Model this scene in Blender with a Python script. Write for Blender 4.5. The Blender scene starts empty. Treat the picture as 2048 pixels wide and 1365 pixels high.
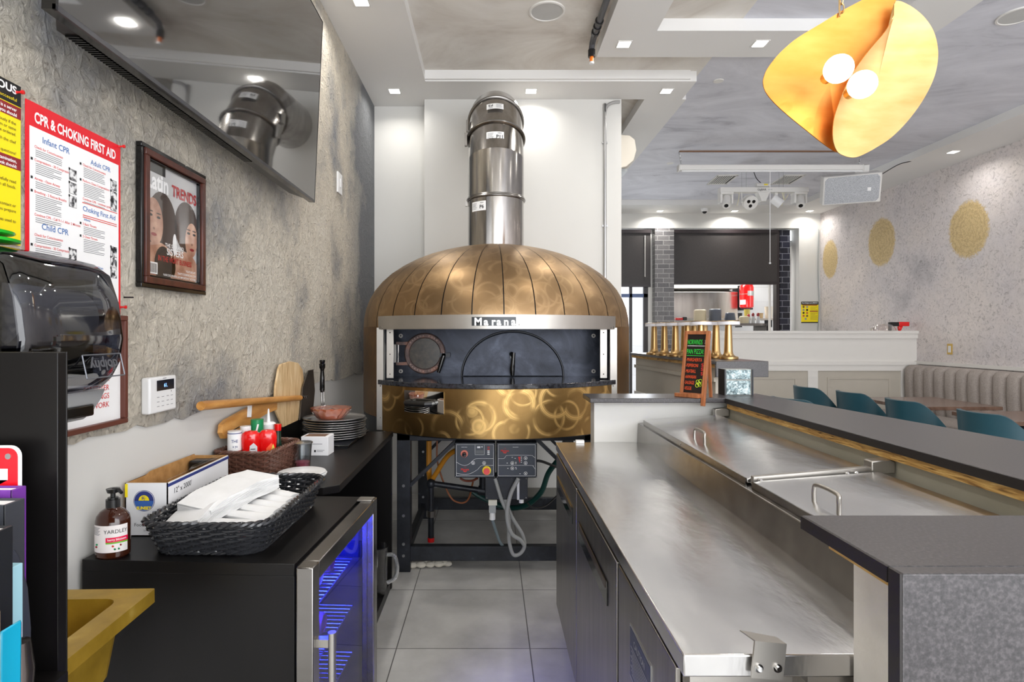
import bpy, math, random
from mathutils import Vector, Matrix
R = math.radians
PI = math.pi
random.seed(7)
SC = bpy.context.scene
COL = SC.collection

# ------------------------------------------------------------------ camera, world, exposure
H = 1.43                      # camera height above the kitchen floor
F = 1163.0                    # focal length in pixels of the 2048 frame
CX, CY = 982.0, 669.0         # vanishing point of the depth lines
cam_d = bpy.data.cameras.new('camera')
cam = bpy.data.objects.new('camera', cam_d)
COL.objects.link(cam)
cam.location = (0, 0, H)
cam.rotation_euler = (PI / 2, 0, 0)
cam_d.sensor_width = 36
cam_d.lens = F * 36 / 2048
cam_d.shift_x = (1024 - CX) / 2048
cam_d.shift_y = -(682.5 - CY) / 2048
cam_d.clip_start = 0.02
SC.camera = cam
SC.view_settings.view_transform = 'Standard'
SC.view_settings.look = 'None'
SC.view_settings.gamma = 1
SC.view_settings.use_curve_mapping = False
SC.view_settings.exposure = 0.44
world = bpy.data.worlds.new('world')
SC.world = world
world.use_nodes = True
wb = world.node_tree.nodes['Background']
wb.inputs['Color'].default_value = (0.93, 0.96, 1.0, 1)
wb.inputs['Strength'].default_value = 2.3


def area_light(name, loc, rot, sx, sy, power, col=(1, 1, 1), spread=180):
    d = bpy.data.lights.new(name, 'AREA')
    d.shape = 'RECTANGLE'
    d.size, d.size_y, d.energy, d.color = sx, sy, power, col
    d.spread = R(spread)
    o = bpy.data.objects.new(name, d)
    o.location, o.rotation_euler = loc, rot
    COL.objects.link(o)
    return o


# added fill behind the camera for presumed windows, and daylight at the street door
area_light('daylight_fill_rear', (2.2, -2.4, 1.9), (R(90), 0, R(0)), 5.5, 2.6, 120, (0.97, 0.98, 1.0))
area_light('daylight_street_door', (2.45, 9.62, 1.9), (R(-90), 0, R(0)), 0.45, 0.8, 14, (0.9, 0.95, 1.0))


def W(px, py, Y):
    """world point at depth Y that projects on a pixel of the 2048x1365 frame"""
    return Vector(((px - CX) * Y / F, Y, H - (py - CY) * Y / F))


# ------------------------------------------------------------------ materials
def lin(c):
    return tuple(((x / 255) / 12.92 if x / 255 <= 0.04045 else ((x / 255 + 0.055) / 1.055) ** 2.4) for x in c) + (1.0,)


MATS = {}


def nt(name):
    m = bpy.data.materials.new(name)
    m.use_nodes = True
    t = m.node_tree
    return m, t, t.nodes['Principled BSDF']


def nd(t, typ, **kw):
    n = t.nodes.new(typ)
    for k, v in kw.items():
        if k in n.inputs.keys():
            n.inputs[k].default_value = v
        else:
            setattr(n, k, v)
    return n


def plain(name, rgb, rough=0.5, metal=0.0, emit=0.0, spec=None, coat=0.0, var=0.06, vscale=9.0, trans=0.0):
    """principled material whose colour wanders a little with object-space noise"""
    if name in MATS:
        return MATS[name]
    m, t, b = nt(name)
    c = lin(rgb)
    if var > 0 and emit == 0:
        tc = nd(t, 'ShaderNodeTexCoord')
        no = nd(t, 'ShaderNodeTexNoise', Scale=vscale, Detail=4.0)
        t.links.new(tc.outputs['Object'], no.inputs['Vector'])
        mx = nd(t, 'ShaderNodeMix', data_type='RGBA')
        mx.inputs[6].default_value = tuple(x * (1 - var) for x in c[:3]) + (1,)
        mx.inputs[7].default_value = tuple(min(1, x * (1 + var)) for x in c[:3]) + (1,)
        t.links.new(no.outputs['Fac'], mx.inputs[0])
        t.links.new(mx.outputs[2], b.inputs['Base Color'])
    else:
        b.inputs['Base Color'].default_value = c
    b.inputs['Roughness'].default_value = rough
    b.inputs['Metallic'].default_value = metal
    if coat:
        b.inputs['Coat Weight'].default_value = coat
        b.inputs['Coat Roughness'].default_value = 0.08
    if trans:
        b.inputs['Transmission Weight'].default_value = trans
        b.inputs['IOR'].default_value = 1.45
    if emit:
        b.inputs['Emission Color'].default_value = c
        b.inputs['Emission Strength'].default_value = emit
    if spec is not None:
        b.inputs['Specular IOR Level'].default_value = spec
    MATS[name] = m
    return m


def ramp(t, stops):
    r = nd(t, 'ShaderNodeValToRGB')
    e = r.color_ramp.elements
    while len(e) < len(stops):
        e.new(0.5)
    for i, (p, c) in enumerate(stops):
        e[i].position = p
        e[i].color = c if len(c) == 4 else tuple(c) + (1,)
    return r


def noisy(name, stops, scale, rough=0.6, metal=0.0, detail=6.0, bump=0.0, bscale=None, stretch=(1, 1, 1), dist=0.0, coat=0.0, rvar=0.0, bdist=0.01, nrough=0.55):
    """noise driven colour ramp; stretch scales the object coordinates"""
    if name in MATS:
        return MATS[name]
    m, t, b = nt(name)
    tc = nd(t, 'ShaderNodeTexCoord')
    mp = nd(t, 'ShaderNodeMapping')
    mp.inputs['Scale'].default_value = stretch
    t.links.new(tc.outputs['Object'], mp.inputs['Vector'])
    no = nd(t, 'ShaderNodeTexNoise', Scale=scale, Detail=detail, Distortion=dist, Roughness=nrough)
    t.links.new(mp.outputs[0], no.inputs['Vector'])
    r = ramp(t, [(p, lin(c)) for p, c in stops])
    t.links.new(no.outputs['Fac'], r.inputs[0])
    t.links.new(r.outputs[0], b.inputs['Base Color'])
    b.inputs['Roughness'].default_value = rough
    b.inputs['Metallic'].default_value = metal
    if coat:
        b.inputs['Coat Weight'].default_value = coat
    if rvar:
        mr = nd(t, 'ShaderNodeMapRange')
        mr.inputs['To Min'].default_value = rough - rvar
        mr.inputs['To Max'].default_value = rough + rvar
        t.links.new(no.outputs['Fac'], mr.inputs['Value'])
        t.links.new(mr.outputs[0], b.inputs['Roughness'])
    if bump:
        n2 = nd(t, 'ShaderNodeTexNoise', Scale=bscale or scale, Detail=5.0)
        t.links.new(mp.outputs[0], n2.inputs['Vector'])
        bp = nd(t, 'ShaderNodeBump', Strength=bump, Distance=bdist)
        t.links.new(n2.outputs['Fac'], bp.inputs['Height'])
        t.links.new(bp.outputs[0], b.inputs['Normal'])
    MATS[name] = m
    return m


def plaster_left():
    m, t, b = nt('trowelled_plaster')
    tc = nd(t, 'ShaderNodeTexCoord')
    O = tc.outputs['Object']
    warp = nd(t, 'ShaderNodeTexNoise', Scale=9.0, Detail=3.0)
    t.links.new(O, warp.inputs['Vector'])
    wv = nd(t, 'ShaderNodeVectorMath', operation='MULTIPLY_ADD')
    t.links.new(warp.outputs['Color'], wv.inputs[0])
    wv.inputs[1].default_value = (0.09, 0.09, 0.09)
    t.links.new(O, wv.inputs[2])
    # overlapping trowel scales: smooth cell distance with raised rims
    vo = nd(t, 'ShaderNodeTexVoronoi', feature='F1', Scale=15.0, Randomness=0.75)
    t.links.new(wv.outputs[0], vo.inputs['Vector'])
    ve = nd(t, 'ShaderNodeTexVoronoi', feature='DISTANCE_TO_EDGE', Scale=15.0, Randomness=0.75)
    t.links.new(wv.outputs[0], ve.inputs['Vector'])
    rim = nd(t, 'ShaderNodeMapRange')
    rim.inputs['From Max'].default_value = 0.09
    rim.inputs['To Min'].default_value = 1
    rim.inputs['To Max'].default_value = 0
    t.links.new(ve.outputs['Distance'], rim.inputs['Value'])
    fl = nd(t, 'ShaderNodeTexNoise', Scale=30.0, Detail=8.0, Distortion=1.9, Roughness=0.66)
    t.links.new(O, fl.inputs['Vector'])
    rg = nd(t, 'ShaderNodeTexNoise', noise_type='RIDGED_MULTIFRACTAL', Scale=7.5, Detail=3.5, Distortion=0.7, Roughness=0.55)
    t.links.new(wv.outputs[0], rg.inputs['Vector'])
    rgr = nd(t, 'ShaderNodeMapRange', interpolation_type='SMOOTHSTEP')
    rgr.inputs['From Min'].default_value = 0.55
    rgr.inputs['From Max'].default_value = 1.25
    t.links.new(rg.outputs['Fac'], rgr.inputs['Value'])
    # gate: the rims show only in patches
    pg = nd(t, 'ShaderNodeTexNoise', Scale=4.0, Detail=2.0)
    t.links.new(O, pg.inputs['Vector'])
    gate = nd(t, 'ShaderNodeMath', operation='MULTIPLY')
    t.links.new(rim.outputs[0], gate.inputs[0])
    t.links.new(pg.outputs['Fac'], gate.inputs[1])
    h1 = nd(t, 'ShaderNodeMath', operation='MULTIPLY_ADD')
    t.links.new(gate.outputs[0], h1.inputs[0])
    h1.inputs[1].default_value = 0.26
    t.links.new(fl.outputs['Fac'], h1.inputs[2])
    h2 = nd(t, 'ShaderNodeMath', operation='MULTIPLY_ADD')
    t.links.new(vo.outputs['Distance'], h2.inputs[0])
    h2.inputs[1].default_value = 0.35
    t.links.new(h1.outputs[0], h2.inputs[2])
    h3 = nd(t, 'ShaderNodeMath', operation='MULTIPLY_ADD')
    t.links.new(rgr.outputs[0], h3.inputs[0])
    h3.inputs[1].default_value = 0.55
    t.links.new(h2.outputs[0], h3.inputs[2])
    bp = nd(t, 'ShaderNodeBump', Strength=1.0, Distance=0.024)
    t.links.new(h3.outputs[0], bp.inputs['Height'])
    t.links.new(bp.outputs[0], b.inputs['Normal'])
    # colour: beige with grey-blue clouds, darker in the far corner and near the ceiling edge
    cl = nd(t, 'ShaderNodeTexNoise', Scale=1.5, Detail=7.0, Roughness=0.62)
    t.links.new(O, cl.inputs['Vector'])
    r = ramp(t, [(0.30, lin((140, 143, 150))), (0.40, lin((188, 183, 174))), (0.50, lin((224, 215, 198))), (0.72, lin((240, 233, 218)))])
    t.links.new(cl.outputs['Fac'], r.inputs[0])
    fr = ramp(t, [(0.33, (0.42, 0.39, 0.36)), (0.44, (1, 1, 1)), (0.62, (1.0, 1.0, 1.0)), (0.75, (1.12, 1.12, 1.1))])
    t.links.new(fl.outputs['Fac'], fr.inputs[0])
    mu = nd(t, 'ShaderNodeMix', data_type='RGBA', blend_type='MULTIPLY')
    mu.inputs[0].default_value = 0.8
    t.links.new(r.outputs[0], mu.inputs[6])
    t.links.new(fr.outputs[0], mu.inputs[7])
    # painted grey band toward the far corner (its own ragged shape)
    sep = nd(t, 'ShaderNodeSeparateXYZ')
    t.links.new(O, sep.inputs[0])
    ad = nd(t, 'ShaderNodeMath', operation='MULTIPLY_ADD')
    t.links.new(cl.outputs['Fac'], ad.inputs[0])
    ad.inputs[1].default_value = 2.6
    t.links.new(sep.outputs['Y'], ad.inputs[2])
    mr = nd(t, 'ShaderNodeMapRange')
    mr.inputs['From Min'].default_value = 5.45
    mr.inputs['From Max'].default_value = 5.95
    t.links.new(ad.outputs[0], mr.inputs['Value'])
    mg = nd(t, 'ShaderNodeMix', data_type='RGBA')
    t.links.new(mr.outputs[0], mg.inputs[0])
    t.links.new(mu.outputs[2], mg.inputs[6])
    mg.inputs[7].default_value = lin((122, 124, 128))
    t.links.new(mg.outputs[2], b.inputs['Base Color'])
    b.inputs['Roughness'].default_value = 0.78
    MATS['trowelled_plaster'] = m
    return m


def plaster_right(medallions):
    """rag-rolled grey lilac wall with gold stencilled medallions (centres in world Y, Z)"""
    m, t, b = nt('rag_rolled_plaster')
    tc = nd(t, 'ShaderNodeTexCoord')
    O = tc.outputs['Object']
    cl = nd(t, 'ShaderNodeTexNoise', Scale=1.1, Detail=8.0, Roughness=0.6)
    t.links.new(O, cl.inputs['Vector'])
    r = ramp(t, [(0.28, lin((184, 180, 182))), (0.42, lin((216, 209, 209))), (0.6, lin((224, 215, 211))), (0.75, lin((236, 226, 220)))])
    t.links.new(cl.outputs['Fac'], r.inputs[0])
    fl = nd(t, 'ShaderNodeTexNoise', Scale=15.0, Detail=7.0, Distortion=2.2, Roughness=0.7)
    t.links.new(O, fl.inputs['Vector'])
    fr = ramp(t, [(0.33, (0.4, 0.39, 0.38)), (0.46, (0.96, 0.96, 0.96)), (0.7, (1.15, 1.15, 1.15))])
    t.links.new(fl.outputs['Fac'], fr.inputs[0])
    mu = nd(t, 'ShaderNodeMix', data_type='RGBA', blend_type='MULTIPLY')
    mu.inputs[0].default_value = 0.75
    t.links.new(r.outputs[0], mu.inputs[6])
    t.links.new(fr.outputs[0], mu.inputs[7])
    prev = mu.outputs[2]
    for (cy, cz, ry, rz) in medallions:
        su = nd(t, 'ShaderNodeVectorMath', operation='SUBTRACT')
        t.links.new(O, su.inputs[0])
        su.inputs[1].default_value = (0, cy, cz)
        sc = nd(t, 'ShaderNodeVectorMath', operation='MULTIPLY')
        t.links.new(su.outputs[0], sc.inputs[0])
        sc.inputs[1].default_value = (0, 1 / ry, 1 / rz)
        ln = nd(t, 'ShaderNodeVectorMath', operation='LENGTH')
        t.links.new(sc.outputs[0], ln.inputs[0])
        ad = nd(t, 'ShaderNodeMath', operation='MULTIPLY_ADD')
        t.links.new(fl.outputs['Fac'], ad.inputs[0])
        ad.inputs[1].default_value = 0.5
        t.links.new(ln.outputs['Value'], ad.inputs[2])
        mk = nd(t, 'ShaderNodeMapRange')
        mk.inputs['From Min'].default_value = 1.14
        mk.inputs['From Max'].default_value = 1.24
        mk.inputs['To Min'].default_value = 0.85
        mk.inputs['To Max'].default_value = 0
        t.links.new(ad.outputs[0], mk.inputs['Value'])
        # relief rings and petals inside the medallion
        sp = nd(t, 'ShaderNodeSeparateXYZ')
        t.links.new(sc.outputs[0], sp.inputs[0])
        at = nd(t, 'ShaderNodeMath', operation='ARCTAN2')
        t.links.new(sp.outputs['Y'], at.inputs[0])
        t.links.new(sp.outputs['Z'], at.inputs[1])
        pm = nd(t, 'ShaderNodeMath', operation='MULTIPLY')
        t.links.new(at.outputs[0], pm.inputs[0])
        pm.inputs[1].default_value = 12
        sn = nd(t, 'ShaderNodeMath', operation='SINE')
        t.links.new(pm.outputs[0], sn.inputs[0])
        rr = nd(t, 'ShaderNodeMath', operation='MULTIPLY')
        t.links.new(ln.outputs['Value'], rr.inputs[0])
        rr.inputs[1].default_value = 34
        rq = nd(t, 'ShaderNodeMath', operation='MULTIPLY_ADD')
        t.links.new(fl.outputs['Fac'], rq.inputs[0])
        rq.inputs[1].default_value = 26
        t.links.new(sn.outputs[0], rq.inputs[2])
        rs = nd(t, 'ShaderNodeMath', operation='ADD')
        t.links.new(rr.outputs[0], rs.inputs[0])
        t.links.new(rq.outputs[0], rs.inputs[1])
        s2 = nd(t, 'ShaderNodeMath', operation='SINE')
        t.links.new(rs.outputs[0], s2.inputs[0])
        gr = ramp(t, [(0.0, lin((218, 192, 130))), (0.6, lin((210, 180, 112))), (0.95, lin((184, 154, 94)))])
        h = nd(t, 'ShaderNodeMapRange')
        h.inputs['From Min'].default_value = -1
        t.links.new(s2.outputs[0], h.inputs['Value'])
        t.links.new(h.outputs[0], gr.inputs[0])
        mg = nd(t, 'ShaderNodeMix', data_type='RGBA')
        t.links.new(mk.outputs[0], mg.inputs[0])
        t.links.new(prev, mg.inputs[6])
        t.links.new(gr.outputs[0], mg.inputs[7])
        prev = mg.outputs[2]
    t.links.new(prev, b.inputs['Base Color'])
    bp = nd(t, 'ShaderNodeBump', Strength=0.7, Distance=0.012)
    t.links.new(fl.outputs['Fac'], bp.inputs['Height'])
    t.links.new(bp.outputs[0], b.inputs['Normal'])
    b.inputs['Roughness'].default_value = 0.6
    return m


def floor_tiles():
    m, t, b = nt('grey_porcelain_tile')
    tc = nd(t, 'ShaderNodeTexCoord')
    mp = nd(t, 'ShaderNodeMapping')
    mp.inputs['Location'].default_value = (0.430 + 0.607 * 4, -2.644 + 0.6065 * 8, 0)
    t.links.new(tc.outputs['Object'], mp.inputs['Vector'])
    br = nd(t, 'ShaderNodeTexBrick', offset=0.0, squash=1.0)
    br.inputs['Scale'].default_value = 1.0
    br.inputs['Mortar Size'].default_value = 0.0026
    br.inputs['Mortar Smooth'].default_value = 0.1
    br.inputs['Brick Width'].default_value = 0.607
    br.inputs['Row Height'].default_value = 0.6065
    br.inputs['Bias'].default_value = 0
    br.inputs['Color1'].default_value = (0.93, 0.93, 0.93, 1)
    br.inputs['Color2'].default_value = (1.05, 1.05, 1.05, 1)
    br.inputs['Mortar'].default_value = (0.25, 0.25, 0.25, 1)
    t.links.new(mp.outputs[0], br.inputs['Vector'])
    no = nd(t, 'ShaderNodeTexNoise', Scale=3.2, Detail=8.0, Roughness=0.6)
    t.links.new(tc.outputs['Object'], no.inputs['Vector'])
    r = ramp(t, [(0.3, lin((168, 167, 164))), (0.55, lin((190, 189, 186))), (0.75, lin((204, 203, 200)))])
    t.links.new(no.outputs['Fac'], r.inputs[0])
    mu = nd(t, 'ShaderNodeMix', data_type='RGBA', blend_type='MULTIPLY')
    mu.inputs[0].default_value = 1
    t.links.new(r.outputs[0], mu.inputs[6])
    t.links.new(br.outputs['Color'], mu.inputs[7])
    t.links.new(mu.outputs[2], b.inputs['Base Color'])
    b.inputs['Roughness'].default_value = 0.42
    return m


def bricks(name, c1, c2, mortar, w=0.2, h=0.067, ms=0.008, rough=0.5, bump=0.6, axis='xz', spec=0.5):
    m, t, b = nt(name)
    tc = nd(t, 'ShaderNodeTexCoord')
    sp = nd(t, 'ShaderNodeSeparateXYZ')
    cb = nd(t, 'ShaderNodeCombineXYZ')
    t.links.new(tc.outputs['Object'], sp.inputs[0])
    ad = nd(t, 'ShaderNodeMath', operation='ADD')
    t.links.new(sp.outputs['X'], ad.inputs[0])
    t.links.new(sp.outputs['Y'], ad.inputs[1])
    t.links.new(ad.outputs[0], cb.inputs['X'])
    t.links.new(sp.outputs['Z'], cb.inputs['Y'])
    br = nd(t, 'ShaderNodeTexBrick')
    br.inputs['Scale'].default_value = 1.0
    br.inputs['Mortar Size'].default_value = ms
    br.inputs['Brick Width'].default_value = w
    br.inputs['Row Height'].default_value = h
    br.inputs['Color1'].default_value = lin(c1)
    br.inputs['Color2'].default_value = lin(c2)
    br.inputs['Mortar'].default_value = lin(mortar)
    t.links.new(cb.outputs[0], br.inputs['Vector'])
    t.links.new(br.outputs['Color'], b.inputs['Base Color'])
    no = nd(t, 'ShaderNodeTexNoise', Scale=30.0, Detail=4.0)
    t.links.new(tc.outputs['Object'], no.inputs['Vector'])
    hh = nd(t, 'ShaderNodeMath', operation='MULTIPLY_ADD')
    t.links.new(br.outputs['Fac'], hh.inputs[0])
    hh.inputs[1].default_value = -1
    t.links.new(no.outputs['Fac'], hh.inputs[2])
    bp = nd(t, 'ShaderNodeBump', Strength=bump, Distance=0.01)
    t.links.new(hh.outputs[0], bp.inputs['Height'])
    t.links.new(bp.outputs[0], b.inputs['Normal'])
    b.inputs['Roughness'].default_value = rough
    b.inputs['Specular IOR Level'].default_value = spec
    MATS[name] = m
    return m


def swirled_bronze(name, amount, dark, light, seed=0.0, rough=0.34):
    """bronze sheet burnished with overlapping grinder circles"""
    m, t, b = nt(name)
    tc = nd(t, 'ShaderNodeTexCoord')
    mp = nd(t, 'ShaderNodeMapping')
    mp.inputs['Location'].default_value = (seed, seed * 2, 0)
    t.links.new(tc.outputs['Object'], mp.inputs['Vector'])
    total = None
    for (sc, r0, wd, wt, k) in ((4.4, 0.40, 0.10, 1.0, 0.0), (5.6, 0.44, 0.07, 0.9, 3.3), (3.4, 0.38, 0.05, 0.8, 7.1), (4.9, 0.36, 0.05, 0.8, 11.3)):
        m2 = nd(t, 'ShaderNodeMapping')
        m2.inputs['Location'].default_value = (k, k * 1.7, k * 0.6)
        t.links.new(mp.outputs[0], m2.inputs['Vector'])
        vo = nd(t, 'ShaderNodeTexVoronoi', feature='F1', Scale=sc, Randomness=1.0)
        t.links.new(m2.outputs[0], vo.inputs['Vector'])
        sb = nd(t, 'ShaderNodeMath', operation='SUBTRACT')
        t.links.new(vo.outputs['Distance'], sb.inputs[0])
        sb.inputs[1].default_value = r0
        ab = nd(t, 'ShaderNodeMath', operation='ABSOLUTE')
        t.links.new(sb.outputs[0], ab.inputs[0])
        mr = nd(t, 'ShaderNodeMapRange', interpolation_type='SMOOTHSTEP')
        mr.inputs['From Max'].default_value = wd
        mr.inputs['To Min'].default_value = wt
        mr.inputs['To Max'].default_value = 0
        t.links.new(ab.outputs[0], mr.inputs['Value'])
        # fine scratches inside each ring
        wv = nd(t, 'ShaderNodeMath', operation='MULTIPLY')
        t.links.new(vo.outputs['Distance'], wv.inputs[0])
        wv.inputs[1].default_value = 150
        sn = nd(t, 'ShaderNodeMath', operation='SINE')
        t.links.new(wv.outputs[0], sn.inputs[0])
        s3 = nd(t, 'ShaderNodeMath', operation='MULTIPLY_ADD')
        t.links.new(sn.outputs[0], s3.inputs[0])
        s3.inputs[1].default_value = 0.22
        s3.inputs[2].default_value = 0.78
        pr = nd(t, 'ShaderNodeMath', operation='MULTIPLY')
        t.links.new(mr.outputs[0], pr.inputs[0])
        t.links.new(s3.outputs[0], pr.inputs[1])
        if total is None:
            total = pr.outputs[0]
        else:
            mxn = nd(t, 'ShaderNodeMath', operation='MAXIMUM')
            t.links.new(total, mxn.inputs[0])
            t.links.new(pr.outputs[0], mxn.inputs[1])
            total = mxn.outputs[0]
    no = nd(t, 'ShaderNodeTexNoise', Scale=3.0, Detail=5.0, Distortion=1.5)
    t.links.new(mp.outputs[0], no.inputs['Vector'])
    gn = nd(t, 'ShaderNodeTexNoise', Scale=8.5, Detail=1.5, Distortion=0.6)
    t.links.new(mp.outputs[0], gn.inputs['Vector'])
    ga = nd(t, 'ShaderNodeMapRange')
    ga.inputs['From Min'].default_value = 0.36
    ga.inputs['From Max'].default_value = 0.54
    ga.inputs['To Min'].default_value = 0.05
    t.links.new(gn.outputs['Fac'], ga.inputs['Value'])
    gt = nd(t, 'ShaderNodeMath', operation='MULTIPLY')
    t.links.new(total, gt.inputs[0])
    t.links.new(ga.outputs[0], gt.inputs[1])
    am = nd(t, 'ShaderNodeMath', operation='MULTIPLY')
    t.links.new(gt.outputs[0], am.inputs[0])
    am.inputs[1].default_value = amount
    n3 = nd(t, 'ShaderNodeMath', operation='MULTIPLY_ADD')
    t.links.new(no.outputs['Fac'], n3.inputs[0])
    n3.inputs[1].default_value = 0.35
    t.links.new(am.outputs[0], n3.inputs[2])
    mx = nd(t, 'ShaderNodeMix', data_type='RGBA')
    t.links.new(n3.outputs[0], mx.inputs[0])
    mx.inputs[6].default_value = lin(dark)
    mx.inputs[7].default_value = lin(light)
    t.links.new(mx.outputs[2], b.inputs['Base Color'])
    b.inputs['Metallic'].default_value = 1.0
    rr = nd(t, 'ShaderNodeMapRange')
    rr.inputs['To Min'].default_value = rough
    rr.inputs['To Max'].default_value = rough + 0.16
    t.links.new(am.outputs[0], rr.inputs['Value'])
    t.links.new(rr.outputs[0], b.inputs['Roughness'])
    bp = nd(t, 'ShaderNodeBump', Strength=0.25, Distance=0.002)
    t.links.new(am.outputs[0], bp.inputs['Height'])
    t.links.new(bp.outputs[0], b.inputs['Normal'])
    MATS[name] = m
    return m


def glassy(name, tint=(255, 255, 255), refl=0.12, rough=0.02):
    """thin pane: mostly see-through with a mirror coat that grows at grazing angles"""
    if name in MATS:
        return MATS[name]
    m = bpy.data.materials.new(name)
    m.use_nodes = True
    t = m.node_tree
    t.nodes.clear()
    out = nd(t, 'ShaderNodeOutputMaterial')
    tr = nd(t, 'ShaderNodeBsdfTransparent')
    tr.inputs['Color'].default_value = lin(tint)
    gl = nd(t, 'ShaderNodeBsdfGlossy')
    gl.inputs['Roughness'].default_value = rough
    gl.inputs['Color'].default_value = (0.95, 0.95, 0.95, 1)
    lw = nd(t, 'ShaderNodeLayerWeight')
    lw.inputs['Blend'].default_value = refl + 0.15
    mr = nd(t, 'ShaderNodeMapRange')
    mr.inputs['To Min'].default_value = refl * 0.6
    mr.inputs['To Max'].default_value = 0.9 if refl > 0.12 else 0.42
    t.links.new(lw.outputs['Facing'], mr.inputs['Value'])
    mx = nd(t, 'ShaderNodeMixShader')
    t.links.new(mr.outputs[0], mx.inputs[0])
    t.links.new(tr.outputs[0], mx.inputs[1])
    t.links.new(gl.outputs[0], mx.inputs[2])
    t.links.new(mx.outputs[0], out.inputs[0])
    MATS[name] = m
    return m


white_paint = plain('white_wall_paint', (212, 211, 207), 0.7, var=0.03, vscale=2)
soffit_white = plain('soffit_paint', (226, 225, 223), 0.65, var=0.02, vscale=2)
trim_white = plain('trim_paint', (222, 219, 214), 0.5, var=0.02)
beige_paint = plain('beige_panel_paint', (182, 175, 163), 0.6, var=0.04)
steel = noisy('brushed_steel', [(0.3, (134, 131, 128)), (0.7, (150, 147, 144))], 2.5, 0.24, 1.0, stretch=(1, 5, 5), rvar=0.05, detail=3)
steel_top = noisy('worktop_steel', [(0.3, (208, 207, 206)), (0.7, (224, 223, 222))], 1.6, 0.25, 1.0, dist=0.6, stretch=(2, 1, 1), rvar=0.05, detail=4, bump=0.35, bscale=3.2, bdist=0.012)
steel_dark = noisy('door_steel', [(0.3, (128, 124, 119)), (0.7, (160, 156, 151))], 5, 0.33, 1.0, stretch=(6, 6, 0.6), rvar=0.05)
steel_fine = noisy('satin_steel', [(0.3, (166, 162, 156)), (0.7, (182, 178, 172))], 4, 0.36, 0.95, detail=3)
flue_steel = noisy('flue_steel', [(0.3, (150, 146, 141)), (0.7, (188, 184, 180))], 3, 0.17, 1.0, stretch=(5, 5, 1), rvar=0.06)
chrome = plain('polished_chrome', (215, 215, 215), 0.06, 1.0, var=0)
granite = noisy('flamed_granite', [(0.3, (38, 36, 38)), (0.5, (56, 53, 55)), (0.7, (78, 74, 76))], 200, 0.36, 0.0, detail=3, rvar=0.05, bump=0.12, bscale=260, bdist=0.001)
granite.node_tree.nodes['Principled BSDF'].inputs['Specular IOR Level'].default_value = 0.6
black_edge = plain('black_slab_edge', (26, 21, 20), 0.5)
osb = noisy('strand_board', [(0.32, (74, 48, 22)), (0.42, (170, 128, 66)), (0.6, (206, 166, 96)), (0.75, (232, 202, 140))], 26, 0.7, stretch=(1, 0.35, 3.2), dist=1.5)
black_lam = noisy('black_laminate', [(0.35, (11, 10, 10)), (0.7, (20, 18, 18))], 4, 0.34, stretch=(1, 1, 0.15), rvar=0.05)
black_lam.node_tree.nodes['Principled BSDF'].inputs['Specular IOR Level'].default_value = 0.28
black_metal = noisy('black_painted_steel', [(0.35, (22, 24, 29)), (0.62, (40, 43, 50)), (0.8, (92, 98, 110))], 9, 0.42, 0.3, detail=8, nrough=0.7)
black_plastic = plain('black_plastic', (20, 20, 21), 0.3)
black_gloss = plain('black_gloss_plastic', (10, 10, 11), 0.1)
dark_steel = noisy('blued_steel', [(0.3, (22, 24, 30)), (0.5, (38, 41, 49)), (0.68, (60, 64, 74)), (0.85, (124, 132, 144))], 3.2, 0.3, 0.75, detail=9, dist=1.4, rvar=0.1, nrough=0.65)
cast_iron = noisy('rusty_cast_iron', [(0.3, (72, 60, 58)), (0.55, (104, 86, 82)), (0.75, (140, 96, 78))], 22, 0.55, 0.5, detail=8, bump=0.2, bscale=80, bdist=0.001)
sooty_glass = noisy('sooty_glass', [(0.3, (26, 22, 18)), (0.55, (58, 50, 40)), (0.8, (96, 86, 72))], 26, 0.25, 0.0, detail=8, nrough=0.7)
wood_light = noisy('pale_wood', [(0.3, (186, 148, 100)), (0.55, (216, 186, 140)), (0.8, (234, 210, 170))], 7, 0.5, stretch=(1, 4, 0.7), dist=1.2, detail=8)
wood_gold = noisy('varnished_wood', [(0.3, (176, 118, 54)), (0.6, (208, 150, 80)), (0.8, (224, 172, 104))], 8, 0.35, stretch=(4, 0.6, 4), dist=0.6)
wood_red = noisy('stained_wood', [(0.3, (128, 72, 40)), (0.6, (168, 104, 64)), (0.8, (190, 124, 80))], 12, 0.45, stretch=(5, 5, 0.6))
wood_dark = noisy('walnut_top', [(0.3, (84, 62, 50)), (0.7, (126, 100, 86))], 9, 0.25, stretch=(1, 6, 1))
mahog = noisy('mahogany_frame', [(0.3, (52, 24, 18)), (0.7, (92, 46, 34))], 12, 0.3, stretch=(3, 3, 1))
brown_frame = plain('brown_frame_paint', (98, 52, 40), 0.45)
kraft = noisy('corrugated_card', [(0.3, (168, 122, 66)), (0.7, (200, 152, 94))], 40, 0.85)
card_white = plain('white_card', (232, 232, 234), 0.7, var=0.02)
paper_white = plain('white_paper', (243, 243, 243), 0.85, var=0.02, vscale=20)
napkin = noisy('napkin_tissue', [(0.3, (222, 222, 221)), (0.7, (236, 236, 236))], 9, 0.9, bump=0.3, bscale=30, bdist=0.004)
brass = noisy('brushed_brass', [(0.3, (184, 150, 100)), (0.7, (214, 182, 130))], 4, 0.3, 1.0, stretch=(8, 8, 1))
gold_leaf = noisy('gold_leaf', [(0.3, (216, 140, 62)), (0.7, (226, 160, 84))], 5, 0.40, 1.0, stretch=(1, 1, 3), rvar=0.06)
gold_lit = noisy('gold_leaf_lit', [(0.3, (214, 164, 100)), (0.7, (228, 190, 132))], 5, 0.36, 1.0, stretch=(1, 1, 3), rvar=0.06)  # same gold leaf, the brighter light on the right petal put into its colour
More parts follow.
